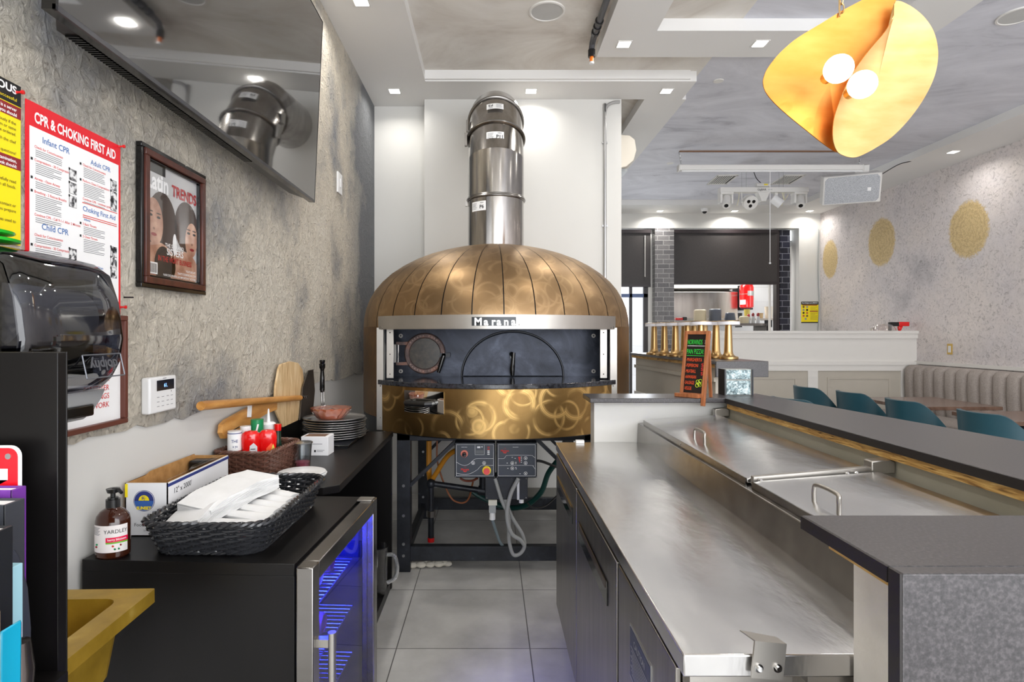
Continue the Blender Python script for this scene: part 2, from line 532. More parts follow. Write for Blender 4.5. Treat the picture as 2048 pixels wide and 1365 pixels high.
gold_paint = noisy('gold_enamel', [(0.3, (150, 118, 30)), (0.6, (176, 142, 46)), (0.8, (200, 170, 84))], 14, 0.34, 0.45, detail=7)
red = plain('red_plastic', (206, 22, 24), 0.3)
red_gloss = plain('red_gloss', (222, 18, 18), 0.18, coat=0.6)
green = plain('green_plastic', (16, 132, 78), 0.35)
yellow = plain('yellow_print', (250, 226, 10), 0.4, var=0.02)
ink = plain('black_ink', (24, 24, 26), 0.6, var=0)
grey_ink = plain('grey_ink', (128, 128, 132), 0.7, var=0)
red_ink = plain('red_ink', (214, 50, 44), 0.6, var=0)
maroon_ink = plain('maroon_ink', (140, 30, 36), 0.5, var=0)
blue_ink = plain('blue_ink', (62, 112, 178), 0.6, var=0)
navy_ink = plain('navy_ink', (40, 52, 120), 0.6, var=0)
white_ink = plain('white_ink', (248, 248, 248), 0.5, var=0)
green_ink = plain('green_chalk', (44, 214, 70), 0.6, var=0)
orange_ink = plain('orange_chalk', (240, 88, 40), 0.6, var=0)
lime_ink = plain('lime_chalk', (206, 232, 50), 0.6, var=0)
white_plastic = plain('white_plastic', (232, 232, 232), 0.35, var=0.01)
white_fixture = plain('white_fixture', (226, 224, 220), 0.4, var=0.02)
grey_pvc = plain('grey_conduit', (156, 160, 160), 0.45)
galv = plain('galvanised_steel', (180, 180, 180), 0.35, 0.9)
teal = plain('teal_leather', (26, 66, 78), 0.42, var=0.1, vscale=5)
teal_d = plain('teal_seat_fabric', (20, 60, 58), 0.6, var=0.1)
grey_fabric = noisy('grey_banquette_fabric', [(0.3, (146, 137, 131)), (0.7, (172, 162, 155))], 90, 0.9)
alu = plain('spun_aluminium', (196, 197, 200), 0.28, 1.0, var=0.08, vscale=14)
terracotta = noisy('terracotta', [(0.3, (190, 96, 60)), (0.7, (222, 134, 92))], 14, 0.6)
clear = glassy('clear_plastic', (250, 250, 250), 0.05)
film = glassy('cling_film', (255, 250, 248), 0.22, 0.12)
door_glass = glassy('tinted_glass', (190, 190, 200), 0.04)
smoke = glassy('smoked_plastic', (112, 114, 124), 0.09, 0.04)
amber = glassy('amber_plastic', (150, 74, 40), 0.14, 0.05)
mirror = plain('mirror_polish', (235, 232, 226), 0.03, 1.0, var=0)
led_white = plain('lamp_diffuser', (255, 250, 240), 0.5, emit=12.0)
blue_led = plain('blue_lamp', (20, 26, 255), 0.5, emit=60.0)
blind_fab = noisy('dark_screen_fabric', [(0.3, (38, 34, 34)), (0.7, (56, 51, 49))], 160, 0.5, rvar=0.05)
darkbrown = plain('dark_bronze_frame', (40, 32, 34), 0.4)
# ------------------------------------------------------------------ mesh builder
FONT_CACHE = {}


def glyphs(s, bold=0.0):
    key = (s, bold)
    if key not in FONT_CACHE:
        cu = bpy.data.curves.new('lettering', 'FONT')
        cu.body = s
        cu.size = 1.0
        cu.offset = bold
        cu.resolution_u = 3
        ob = bpy.data.objects.new('lettering', cu)
        me = bpy.data.meshes.new_from_object(ob)
        vs = [v.co.copy() for v in me.vertices]
        fs = [tuple(p.vertices) for p in me.polygons]
        bpy.data.meshes.remove(me)
        bpy.data.objects.remove(ob)
        bpy.data.curves.remove(cu)
        FONT_CACHE[key] = (vs, fs)
    return FONT_CACHE[key]


class MB:
    """collects shapes into one mesh; mats are given as material objects"""

    def __init__(s):
        s.v, s.f, s.fm, s.mats = [], [], [], []
        s.X = Matrix.Identity(4)

    def mi(s, mat):
        if mat not in s.mats:
            s.mats.append(mat)
        return s.mats.index(mat)

    def add(s, vs, fs, mat):
        n = len(s.v)
        s.v += [s.X @ Vector(p) for p in vs]
        flip = s.X.determinant() < 0
        for f in fs:
            f = tuple(i + n for i in f)
            s.f.append(tuple(reversed(f)) if flip else f)
            s.fm.append(s.mi(mat))
        return s

    def box(s, x0, x1, y0, y1, z0, z1, mat):
        vs = [(x, y, z) for z in (z0, z1) for y in (y0, y1) for x in (x0, x1)]
        fs = [(0, 2, 3, 1), (4, 5, 7, 6), (0, 1, 5, 4), (2, 6, 7, 3), (0, 4, 6, 2), (1, 3, 7, 5)]
        return s.add(vs, fs, mat)

    def bar(s, a, b, w, d, mat, up=(0, 0, 1)):
        """rectangular bar from a to b"""
        a, b = Vector(a), Vector(b)
        t = (b - a).normalized()
        u = Vector(up)
        if abs(t.dot(u)) > 0.95:
            u = Vector((0, 1, 0))
        sx = t.cross(u).normalized() * w / 2
        sy = sx.cross(t).normalized() * d / 2
        vs = [p + i * sx + j * sy for p in (a, b) for (i, j) in ((-1, -1), (1, -1), (1, 1), (-1, 1))]
        fs = [(0, 1, 2, 3), (7, 6, 5, 4), (0, 4, 5, 1), (1, 5, 6, 2), (2, 6, 7, 3), (3, 7, 4, 0)]
        return s.add(vs, [tuple(reversed(f)) for f in fs], mat)

    def tube(s, pts, r, mat, n=8, closed=False, caps=True):
        pts = [Vector(p) for p in pts]
        rr = r if isinstance(r, (list, tuple)) else [r] * len(pts)
        N = len(pts)
        rings = []
        ref = None
        for i, p in enumerate(pts):
            if closed:
                t = pts[(i + 1) % N] - pts[i - 1]
            else:
                t = pts[min(i + 1, N - 1)] - pts[max(i - 1, 0)]
            t.normalize()
            if ref is None:
                ref = Vector((0, 0, 1)) if abs(t.z) < 0.9 else Vector((1, 0, 0))
            u = (ref - t * ref.dot(t))
            if u.length < 1e-6:
                u = t.orthogonal()
            u.normalize()
            ref = u
            w = t.cross(u)
            rings.append([p + rr[i] * (math.cos(2 * PI * k / n) * u + math.sin(2 * PI * k / n) * w) for k in range(n)])
        vs = [q for ring in rings for q in ring]
        fs = []
        for i in range(N if closed else N - 1):
            j = (i + 1) % N
            for k in range(n):
                l = (k + 1) % n
                fs.append((i * n + k, j * n + k, j * n + l, i * n + l)[::-1])
        if caps and not closed:
            fs.append(tuple(range(n))[::-1][::-1])
            fs.append(tuple((N - 1) * n + k for k in range(n))[::-1])
        return s.add(vs, [f[::-1] for f in fs], mat)

    def cyl(s, a, b, r, mat, r2=None, n=24, caps=True):
        return s.tube([a, b], [r, r if r2 is None else r2], mat, n=n, caps=caps)

    def lathe(s, prof, mat, o=(0, 0, 0), n=32, a0=0.0, a1=2 * PI, sx=1.0, sy=1.0):
        """prof: (r, z) from bottom to top, turned about z; angle 0 looks to -y"""
        full = abs(a1 - a0 - 2 * PI) < 1e-6
        m = n if full else n + 1
        vs, fs = [], []
        for (r, z) in prof:
            for k in range(m):
                a = a0 + (a1 - a0) * k / n
                vs.append((o[0] + sx * r * math.sin(a), o[1] - sy * r * math.cos(a), o[2] + z))
        for i in range(len(prof) - 1):
            for k in range(n):
                l = (k + 1) % m
                fs.append((i * m + k, i * m + l, (i + 1) * m + l, (i + 1) * m + k))
        if full:
            if prof[0][0] > 1e-5:
                fs.append(tuple(range(m))[::-1])
            if prof[-1][0] > 1e-5:
                fs.append(tuple((len(prof) - 1) * m + k for k in range(m)))
        return s.add(vs, fs, mat)

    def prism(s, poly, d0, d1, mat, plane='xz'):
        """poly extruded along y (xz), along z (xy) or along x (yz)"""
        area = sum(poly[i][0] * poly[(i + 1) % len(poly)][1] - poly[(i + 1) % len(poly)][0] * poly[i][1] for i in range(len(poly)))
        if area < 0:
            poly = poly[::-1]
        f = {'xz': lambda p, d: (p[0], d, p[1]), 'xy': lambda p, d: (p[0], p[1], d), 'yz': lambda p, d: (d, p[0], p[1])}[plane]
        n = len(poly)
        vs = [f(p, d0) for p in poly] + [f(p, d1) for p in poly]
        fs = [tuple(range(n))[::-1], tuple(range(n, 2 * n))] + [(i, (i + 1) % n, n + (i + 1) % n, n + i) for i in range(n)]
        if plane == 'xz':
            fs = [q[::-1] for q in fs]
        return s.add(vs, fs, mat)

    def ball(s, c, r, mat, n=20, sc=(1, 1, 1)):
        prof = [(r * math.sin(PI * i / (n // 2)), -r * math.cos(PI * i / (n // 2))) for i in range(n // 2 + 1)]
        keep = s.X
        s.X = keep @ Matrix.Translation(c) @ Matrix.Diagonal((sc[0], sc[1], sc[2], 1))
        s.lathe(prof, mat, n=n)
        s.X = keep
        return s

    def grid(s, rows, mat, closed=False):
        m, n = len(rows), len(rows[0])
        vs = [p for r in rows for p in r]
        fs = []
        for i in range(m - 1):
            for k in range(n if closed else n - 1):
                l = (k + 1) % n
                fs.append((i * n + k, i * n + l, (i + 1) * n + l, (i + 1) * n + k))
        return s.add(vs, fs, mat)

    def text(s, txt, size, x, z, y, mat, align='l', bold=0.0, wid=None, sx=1.0):
        """flat lettering in the xz plane that reads from -y"""
        vs, fs = glyphs(txt, bold)
        if not vs:
            return s
        x0, x1 = min(v.x for v in vs), max(v.x for v in vs)
        k = size
        kx = size * sx
        if wid:
            kx = wid / (x1 - x0)
        off = {'l': -x0 * kx, 'c': -(x0 + x1) / 2 * kx, 'r': -x1 * kx}[align]
        return s.add([(x + off + v.x * kx, y, z + v.y * k) for v in vs], fs, mat)

    def sheet(s, x0, x1, z0, z1, y, mat):
        return s.add([(x0, y, z0), (x1, y, z0), (x1, y, z1), (x0, y, z1)], [(0, 1, 2, 3)], mat)

    def lines(s, x0, x1, ztop, n, step, th, y, mat, ragged=True):
        for i in range(n):
            e = x1 - (random.random() * 0.35 * (x1 - x0) if ragged and i % 3 == 2 else random.random() * 0.05 * (x1 - x0))
            z = ztop - i * step
            s.sheet(x0, e, z - th, z, y, mat)
        return s

    def build(s, name, parent=None, bevel=0.0, seg=2, sharp=32, weld=False, solid=0.0):
        me = bpy.data.meshes.new(name)
        me.from_pydata([tuple(p) for p in s.v], [], s.f)
        for m in s.mats:
            me.materials.append(m)
        me.polygons.foreach_set('material_index', s.fm)
        me.polygons.foreach_set('use_smooth', [True] * len(s.f))
        me.update()
        me.set_sharp_from_angle(angle=R(sharp))
        o = bpy.data.objects.new(name, me)
        COL.objects.link(o)
        if parent is not None:
            o.parent = parent
        if solid:
            md = o.modifiers.new('thickness', 'SOLIDIFY')
            md.thickness = solid
            md.offset = 0
            es = o.modifiers.new('crisp', 'EDGE_SPLIT')
            es.split_angle = R(38)
        if bevel:
            md = o.modifiers.new('edge', 'BEVEL')
            md.width = bevel
            md.segments = seg
            md.limit_method = 'ANGLE'
            md.angle_limit = R(40)
            md.harden_normals = False
        return o


def tag(o, label=None, cat=None, group=None, kind=None):
    if label:
        o['label'] = label
    if cat:
        o['category'] = cat
    if group:
        o['group'] = group
    if kind:
        o['kind'] = kind
    return o


def thing(name, label, cat, loc=(0, 0, 0), rz=0.0, group=None, rx=0.0, ry=0.0):
    o = bpy.data.objects.new(name, None)
    o.empty_display_size = 0.05
    COL.objects.link(o)
    o.location = loc
    o.rotation_euler = (rx, ry, rz)
    return tag(o, label, cat, group)


def put(o, loc=(0, 0, 0), rz=0.0, rx=0.0, ry=0.0):
    o.location = loc
    o.rotation_euler = (rx, ry, rz)
    return o


def struct(name, mb, bevel=0.0):
    return tag(mb.build(name, None, bevel), kind='structure')


def copy_tree(o, parent=None):
    kids = [c for c in COL.objects if c.parent == o]
    c = o.copy()
    COL.objects.link(c)
    c.parent = parent
    for k in kids:
        copy_tree(k, c)
    return c


def bez(ps, n=10):
    """smooth curve through points (Catmull-Rom)"""
    ps = [Vector(p) for p in ps]
    P = [ps[0] * 2 - ps[1]] + ps + [ps[-1] * 2 - ps[-2]]
    out = []
    for i in range(1, len(P) - 2):
        for k in range(n):
            t = k / n
            a, b, c, d = P[i - 1], P[i], P[i + 1], P[i + 2]
            out.append(0.5 * ((2 * b) + (c - a) * t + (2 * a - 5 * b + 4 * c - d) * t * t + (3 * b - a - 3 * c + d) * t ** 3))
    out.append(ps[-1])
    return out


def rrect(w, d, r, n=6, cx=0.0, cy=0.0):
    pts = []
    for (sx, sy, a0) in ((1, 1, 0), (-1, 1, 90), (-1, -1, 180), (1, -1, 270)):
        for k in range(n + 1):
            a = R(a0 + 90 * k / n)
            pts.append((cx + sx * (w / 2 - r) + r * math.cos(a), cy + sy * (d / 2 - r) + r * math.sin(a)))
    return pts


ORD = ['first', 'second', 'third', 'fourth', 'fifth', 'sixth', 'seventh', 'eighth', 'ninth', 'tenth', 'eleventh', 'twelfth', 'thirteenth']
LW, BW, RW, FW, CEIL, SOF = -1.041, 5.04, 5.55, 9.8, 3.55, 3.467
# ================================================================== THE SETTING
floor_tiles_m = floor_tiles()
pl_left = plaster_left()
pl_right = plaster_right([(8.27, 2.74, 0.30, 0.36), (6.76, 2.65, 0.30, 0.35), (9.52, 2.66, 0.22, 0.33)])
ceil_warm = noisy('limewash_ceiling', [(0.28, (172, 162, 150)), (0.42, (204, 197, 188)), (0.58, (224, 220, 213)), (0.75, (234, 231, 226))], 1.3, 0.8, detail=9, dist=0.8, nrough=0.62)
ceil_cool = noisy('marbled_ceiling', [(0.28, (172, 172, 182)), (0.42, (206, 207, 215)), (0.6, (220, 221, 229)), (0.78, (228, 229, 236))], 1.0, 0.7, detail=10, dist=2.0, stretch=(0.8, 1.7, 1), nrough=0.66)

struct('floor', MB().box(-1.2, 7.0, -2.6, 13.5, -0.06, 0, floor_tiles_m))
mb = MB().box(-1.2, -1.049, -2.6, 5.3, 0, CEIL, white_paint)
poly = [(-2.6, CEIL)]
n = 150
for i in range(n + 1):
    y = -2.6 + 7.79 * i / n
    zz = 1.163 - 0.012 * max(0, y - 1.2) + random.uniform(-0.009, 0.009) + 0.006 * math.sin(y * 9)
    poly.append((y, zz))
poly.append((5.19, CEIL))
mb.prism(poly, -1.0495, LW, pl_left, 'yz')
struct('wall_left', mb)
mb = MB().box(-0.577, 1.13, BW, 5.3, 0, CEIL, white_paint)
mb.box(-1.2, -0.577, 5.195, 5.3, 0, CEIL, white_paint)
mb.box(0.99, 1.13, 5.3, FW, 0, CEIL, white_paint)
struct('wall_back', mb)
struct('baseboard_back', MB().box(-0.577, 1.13, BW - 0.012, BW, 0, 0.10, plain('grey_tile_skirting', (128, 126, 120), 0.45)))
struct('wall_right', MB().box(RW, RW + 0.15, -2.6, FW, 0, CEIL, pl_right))
struct('ceiling', MB().box(-1.2, 1.69, -2.6, FW, CEIL, CEIL + 0.1, ceil_warm))
struct('ceiling_dining', MB().box(1.69, RW + 0.15, -2.6, FW, CEIL, CEIL + 0.1, ceil_cool))
# dropped soffits (bottom at SOF) that carry the downlights
struct('trim_1', MB().box(LW, -0.53, -2.6, 5.195, SOF, CEIL, soffit_white).box(-0.53, 1.655, 4.68, BW, SOF, CEIL, soffit_white)
       .box(1.33, 1.69, BW, 9.15, SOF, CEIL, soffit_white).box(-0.53, 1.6, 4.66, 4.70, SOF + 0.012, CEIL, soffit_white))
mb = MB().box(0.775, 1.113, -1.0, 4.27, SOF, CEIL, soffit_white)
mb.box(1.113, 3.0, 3.9, 4.27, SOF, CEIL, soffit_white)
mb.box(2.59, 3.0, -1.0, 3.9, SOF, CEIL, soffit_white)
struct('trim_2', mb)
mb = MB().box(4.9, RW, -2.6, 9.15, SOF, CEIL, soffit_white)
mb.box(1.13, RW, 9.15, FW, SOF, CEIL, soffit_white)
struct('trim_3', mb)
# far wall with the street door opening and the kitchen pass
mb = MB().box(1.13, RW + 0.15, FW, 10.05, 3.22, CEIL, white_paint)
mb.box(5.19, RW + 0.15, FW, 10.05, 0, 3.22, white_paint)
mb.box(3.06, 5.19, FW, 10.05, 0, 1.32, white_paint)
mb.box(1.13, 1.7, FW, 10.05, 0, 3.22, white_paint)
struct('wall_far', mb)
brick_m = bricks('weathered_dark_brick', (88, 86, 88), (116, 114, 114), (158, 156, 154), 0.20, 0.079, 0.005, 0.3)
brick_b = bricks('glazed_black_brick', (22, 24, 34), (38, 40, 54), (120, 122, 132), 0.20, 0.10, 0.005, 0.16)
struct('wall_brick_pier', MB().box(2.74, 3.06, 9.72, 10.05, 0, 3.2, brick_m))
struct('wall_brick_jamb', MB().box(4.90, 5.07, 9.86, 10.05, 1.32, 3.2, brick_b))
# street door seen under the left blind
d = tag(MB().box(1.72, 1.80, 9.9, 9.96, 0, 3.2, darkbrown).box(2.36, 2.405, 9.9, 9.96, 0, 2.9, darkbrown)
        .box(2.60, 2.67, 9.9, 9.96, 0, 3.2, darkbrown).box(2.67, 2.74, 9.88, 9.97, 0, 3.2, trim_white)
        .box(1.72, 2.67, 9.9, 9.96, 2.06, 2.12, plain('blue_grey_frame', (82, 104, 150), 0.4))
        .box(1.72, 2.67, 9.9, 9.96, 0, 0.12, darkbrown).build('door_1'), kind='structure')
MB().box(1.80, 2.60, 9.925, 9.935, 0.12, 2.9, clear).build('glass_pane', d)
# kitchen beyond the pass
tile_w = bricks('white_kitchen_tile', (214, 213, 212), (222, 221, 220), (188, 187, 186), 0.6, 0.3, 0.003, 0.3, bump=0.05)
mb = MB().box(2.9, 6.6, 12.0, 12.1, 0, 2.95, tile_w).box(2.9, 3.0, 10.05, 12.0, 0, 2.95, tile_w).box(6.5, 6.6, 10.05, 12.0, 0, 2.95, tile_w)
struct('wall_kitchen', mb)
struct('ceiling_kitchen', MB().box(2.9, 6.6, 10.05, 12.1, 2.95, 3.05, white_paint))
area_light('kitchen_ceiling_light', (4.3, 11.0, 2.93), (0, 0, 0), 1.8, 0.6, 42, (1, 1, 0.98))
# building across the street
w_brick = bricks('white_painted_brick', (225, 226, 230), (236, 236, 238), (170, 172, 180), 0.22, 0.075, 0.012, 0.7)
w_brick_o = struct('wall_neighbour', MB().box(-1.0, 2.85, 13.2, 13.4, -0.06, 5, w_brick))
# dark roller blinds of the far openings
for (nm, x0, x1, zb, lab) in (('roller_blind', 1.72, 2.70, 2.23, 'dark roller blind pulled down over the narrow street door opening'),
                              ('roller_blind', 3.09, 4.84, 2.27, 'wide dark roller blind above the kitchen pass window')):
    t = thing(nm, lab, 'blind', ((x0 + x1) / 2, 9.84, 3.2))
    w = (x1 - x0) / 2
    MB().box(-w, w, -0.003, 0.0, zb - 3.2 + 0.04, -0.03, blind_fab).build('screen', t)
    MB().box(-w, w, -0.03, 0.03, -0.06, 0, darkbrown).build('head_rail', t)
    MB().box(-w, w, -0.012, 0.012, zb - 3.2, zb - 3.2 + 0.05, darkbrown).build('bottom_bar', t)
    if x0 < 2:
        MB().tube([(w - 0.10, -0.02, -0.1), (w - 0.10, -0.02, -0.80)], 0.007, trim_white, 6).build('pull_cord', t)
struct('window_1', MB().box(4.84, 4.89, 9.86, 9.98, 1.32, 3.2, darkbrown).box(3.06, 3.09, 9.86, 9.98, 1.32, 3.2, darkbrown).box(4.74, 4.765, 9.9, 9.94, 1.32, 2.3, trim_white))

# ================================================================== CEILING FIXTURES
lights = [  # x, y, label
    (-0.795, 3.557, 'square recessed downlight nearest the camera in the soffit along the plaster wall'),
    (-0.807, 4.865, 'square recessed downlight in the soffit corner beside the plaster wall'),
    (0.335, 4.865, 'square recessed downlight in the soffit right above the steel flue'),
    (1.468, 4.865, 'square recessed downlight at the right end of the soffit above the oven'),
    (0.933, 4.08, 'square recessed downlight in the near corner of the white ceiling frame beside the dark pipe'),
    (1.883, 4.07, 'square recessed downlight in the white ceiling frame just left of the gold pendant'),
    (5.16, 6.49, 'recessed downlight in the sloping-looking soffit on the right, beyond the gold pendant'),
    (2.79, 9.60, 'leftmost recessed downlight above the far kitchen pass wall'),
    (4.02, 9.60, 'middle recessed downlight above the far kitchen pass wall'),
    (5.26, 9.60, 'recessed downlight in the far right corner beside the white speaker')]
hidden_l = [(-0.8, 2.2, 1), (-0.8, 0.8, 1), (0.94, 2.6, 1), (0.94, 1.1, 1), (2.8, 4.07, 1), (2.8, 2.5, 1), (2.8, 0.9, 1), (5.2, 4.9, 1), (5.2, 3.2, 1), (5.2, 1.5, 1), (1.5, 6.6, 1), (1.5, 8.2, 1)]
first = None
for (x, y, lab) in lights + [(a, b, None) for a, b, c in hidden_l]:
    if first is None:
        r = thing('recessed_downlight', lab, 'downlight', (x, y, SOF), group='square downlights in the white soffits')
        mb = MB()
        for (u0, u1, v0, v1) in ((-0.05, 0.05, -0.05, -0.042), (-0.05, 0.05, 0.042, 0.05), (-0.05, -0.042, -0.042, 0.042), (0.042, 0.05, -0.042, 0.042)):
            mb.box(u0, u1, v0, v1, -0.004, 0.0, white_fixture)
        mb.build('frame', r)
        MB().box(-0.042, 0.042, -0.042, 0.042, -0.002, 0.0, led_white).build('diffuser', r)
        first = r
    else:
        r = copy_tree(first)
        r.location = (x, y, SOF)
        r['label'] = lab or 'square recessed downlight in the white soffits outside the photographed part of the room'
    area_light('downlight_beam', (x, y, SOF - 0.006), (0, 0, 0), 0.08, 0.08, 3.0 if x > 4.85 else (7.0 if x > 2.5 else (2.2 if y > 4.5 else 3.6)), (1.0, 0.965, 0.91), 150)

# ceiling loudspeakers
for (x, y, r_, lab) in ((0.367, 3.81, 0.118, 'round flush ceiling loudspeaker left of the dark pipe'), (3.50, 3.86, 0.118, 'round flush ceiling loudspeaker in the top right corner beyond the pendant')):
    t = thing('ceiling_speaker', lab, 'speaker', (x, y, CEIL))
    MB().lathe([(r_ * 0.86, -0.004), (r_ * 0.9, -0.010), (r_, -0.008), (r_, 0)], white_fixture, n=40).build('rim', t)
    MB().lathe([(0.0, -0.006), (r_ * 0.87, -0.006), (r_ * 0.87, 0)], plain('speaker_mesh', (190, 190, 188), 0.7), n=40).build('grille', t)
for (x, y) in ((1.90, 4.86), (2.22, 7.2)):
    o = put(MB().lathe([(0, -0.006), (0.04, -0.005), (0.043, 0)], white_fixture, n=24).build('ceiling_disc'), (x, y, CEIL))
    tag(o, 'small flat round disc flush with the ceiling, ' + ('beside the soffit end above the oven' if x < 2 else 'left of the projector screen slot'), 'ceiling disc')

# sprinkler pipe
t = thing('sprinkler_pipe', 'dark grey ceiling pipe ending in a taped orange fitting', 'pipe', (0.715, 4.16, 3.50))
MB().tube([(0.012, -4.9, 0.0), (0, -0.16, 0.0), (0, -0.06, -0.01), (0, -0.03, -0.04), (0, -0.03, -0.09)], 0.021, plain('painted_pipe', (72, 72, 76), 0.4), 14).build('pipe_run', t)
mb = MB()
for y in (-0.33, -0.26, -0.19):
    mb.cyl((0, y, 0.0), (0, y + 0.03, 0.0), 0.028, black_plastic, n=14)
mb.cyl((0, -0.03, -0.05), (0, -0.03, -0.10), 0.026, black_plastic, n=14)
mb.build('coupling', t)
MB().cyl((0, -0.03, -0.10), (0, -0.03, -0.135), 0.014, plain('orange_plastic', (255, 128, 30), 0.4), n=12).cyl((0, -0.03, -0.135), (0, -0.03, -0.15), 0.017, white_plastic, n=12).build('orange_plug', t)

# conduit on the back wall
mb = MB().tube(bez([(0.985, 0, 0), (0.985, 0, 1.90), (0.985, 0, 1.99), (1.01, 0, 2.05), (1.06, 0, 2.075), (1.115, 0, 2.08)], 6), 0.013, galv, 10)
for z in (0.35, 1.0, 1.72):
    mb.box(0.962, 1.008, -0.002, 0.016, z, z + 0.016, galv)
tag(put(mb.build('electrical_conduit'), (0, BW - 0.014, 1.36)), 'thin metal conduit running up the white wall and bending right under the soffit', 'conduit')

# split air conditioner behind the end of the white wall
t = thing('air_conditioner', 'white split air conditioner peeking out past the end of the white wall', 'air conditioner', (1.13, 5.75, 2.96))
body = [(0, 0.05), (0.03, 0.0), (0.12, 0.02), (0.19, 0.08), (0.215, 0.17), (0.20, 0.27), (0.15, 0.31), (0, 0.32)]
mb = MB()
mb.X = Matrix.Identity(4)
mb.prism(body, -0.38, 0.38, plain('cream_appliance', (222, 214, 200), 0.35, var=0.01), 'xz')
mb.build('casing', t, bevel=0.006)
MB().box(0.05, 0.14, -0.34, 0.34, -0.012, 0.012, grey_pvc).build('air_flap', t)

# projector screen, pull cord, ceiling slot
t = thing('projector_screen', 'long white projector screen housing hanging on two short chains', 'projector screen', (3.235, 6.74, 3.36))
MB().box(-1.06, 1.06, -0.04, 0.04, -0.035, 0.03, white_fixture).box(-1.07, -1.05, -0.045, 0.045, -0.045, 0.035, white_fixture).box(1.05, 1.07, -0.045, 0.045, -0.045, 0.035, white_fixture).build('housing', t, bevel=0.01)
MB().box(-1.04, 1.04, -0.052, -0.035, -0.058, -0.042, white_plastic).build('weight_bar', t)
for sx in (-1, 1):
    mb = MB()
    for k in range(7):
        c = Vector((sx * (1.03 + 0.004 * k), 0.0, 0.04 + k * 0.022))
        a = R(90 * (k % 2))
        mb.tube([c + Vector((0.007 * math.cos(q) * math.cos(a), 0.007 * math.cos(q) * math.sin(a), 0.015 * math.sin(q))) for q in [2 * PI * i / 10 for i in range(10)]], 0.0025, galv, 5, closed=True)
    mb.build('chain', t)
MB().tube([(-0.02, -0.04, -0.05), (-0.02, -0.04, -1.10)], 0.004, white_plastic, 6).ball((-0.02, -0.04, -1.11), 0.012, white_plastic, 10).build('pull_cord', t)
tag(put(MB().box(-1.03, 1.03, -0.012, 0.012, -0.012, 0, plain('rust_track', (120, 84, 56), 0.6)).build('ceiling_track'), (3.21, 6.72, CEIL)), 'thin rusty brown track across the ceiling above the projector screen', 'track')

# stage light bar
t = thing('stage_light_bar', 'white stage light bar with four lamp heads hanging below the ceiling', 'stage light', (3.555, 7.6, 3.31))
MB().box(-0.575, 0.575, -0.05, 0.05, -0.03, 0.032, white_fixture).build('beam', t, bevel=0.004)
MB().text('GigBAR', 0.036, -0.095, -0.012, -0.0515, ink, bold=0.01).text('MOVE', 0.02, 0.045, -0.008, -0.0515, grey_ink).build('lettering', t)
MB().cyl((-0.09, 0, 0.07), (0.08, 0, 0.07), 0.028, white_fixture, n=16).box(-0.0, 0.05, -0.0295, -0.028, 0.062, 0.078, yellow).build('power_box', t)
for x in (-0.28, -0.22, 0.21, 0.265):
    MB().tube([(x, 0, 0.03), (x, 0, 0.24)], 0.002, grey_pvc, 5).build('suspension_wire', t)
MB().tube(bez([(-0.12, 0, 0.24), (-0.08, 0.01, 0.16), (-0.02, 0, 0.09)]), 0.005, black_plastic, 6).build('power_cable', t)
MB().prism([(-0.09, -0.03), (0.07, -0.03), (0.03, -0.12), (0.02, -0.15), (-0.04, -0.15), (-0.05, -0.12)], -0.05, 0.05, white_fixture).build('centre_bracket', t, bevel=0.004)
for (x, kind_) in ((-0.49, 'm'), (-0.18, 'p'), (0.165, 's'), (0.47, 'm')):
    if kind_ == 'm':
        mb = MB()
        mb.box(x - 0.085, x + 0.085, -0.06, 0.06, -0.06, -0.03, white_fixture).box(x - 0.085, x - 0.055, -0.05, 0.05, -0.17, -0.05, white_fixture).box(x + 0.06, x + 0.085, -0.05, 0.05, -0.18, -0.05, white_fixture)
        h = mb.build('moving_head', t, bevel=0.006)
        a, b = Vector((x + 0.01, 0.0, -0.10)), Vector((x - 0.03, -0.10, -0.22))
        MB().cyl(a, b, 0.055, white_fixture, r2=0.05, n=20).build('lamp_barrel', h)
        MB().cyl(b, b + (b - a).normalized() * 0.004, 0.026, black_gloss, n=16).build('lens', h)
    elif kind_ == 'p':
        mb = MB()
        a, b = Vector((x, 0.02, -0.14)), Vector((x + 0.0, -0.05, -0.175))
        mb.cyl(a, b, 0.088, white_fixture, n=24)
        mb.tube([(x - 0.1, 0, -0.03), (x - 0.1, -0.01, -0.15)], 0.008, white_fixture, 6).ball((x - 0.1, -0.01, -0.155), 0.014, white_fixture, 8).ball((x + 0.1, -0.01, -0.145), 0.014, white_fixture, 8)
        h = mb.build('par_lamp', t, bevel=0.004)
        d = (b - a).normalized()
        e1 = Vector((1, 0, 0))
        e2 = d.cross(e1)
        for q in (90, 210, 330):
            c = b + 0.038 * (math.cos(R(q)) * e1 - math.sin(R(q)) * e2)
            MB().cyl(c, c + d * 0.003, 0.022, black_gloss, n=14).build('lens', h)
    else:
        mb = MB().box(x - 0.02, x + 0.02, -0.02, 0.02, -0.11, -0.03, white_fixture)
        mb.cyl((x - 0.04, 0, -0.10), (x + 0.06, -0.03, -0.19), 0.058, white_plastic, n=22)
        mb.build('spot_lamp', t, bevel=0.004)
for pts in ([(-0.31, 0, -0.03), (-0.32, 0, -0.12), (-0.34, 0, -0.20)], [(0.27, 0, -0.03), (0.275, 0, -0.12), (0.24, 0, -0.20)], [(0.25, 0, -0.03), (0.28, 0, -0.12), (0.33, 0, -0.05)]):
    MB().tube(bez(pts), 0.004, plain('cream_cable', (222, 216, 180), 0.5), 6).build('lamp_cable', t)

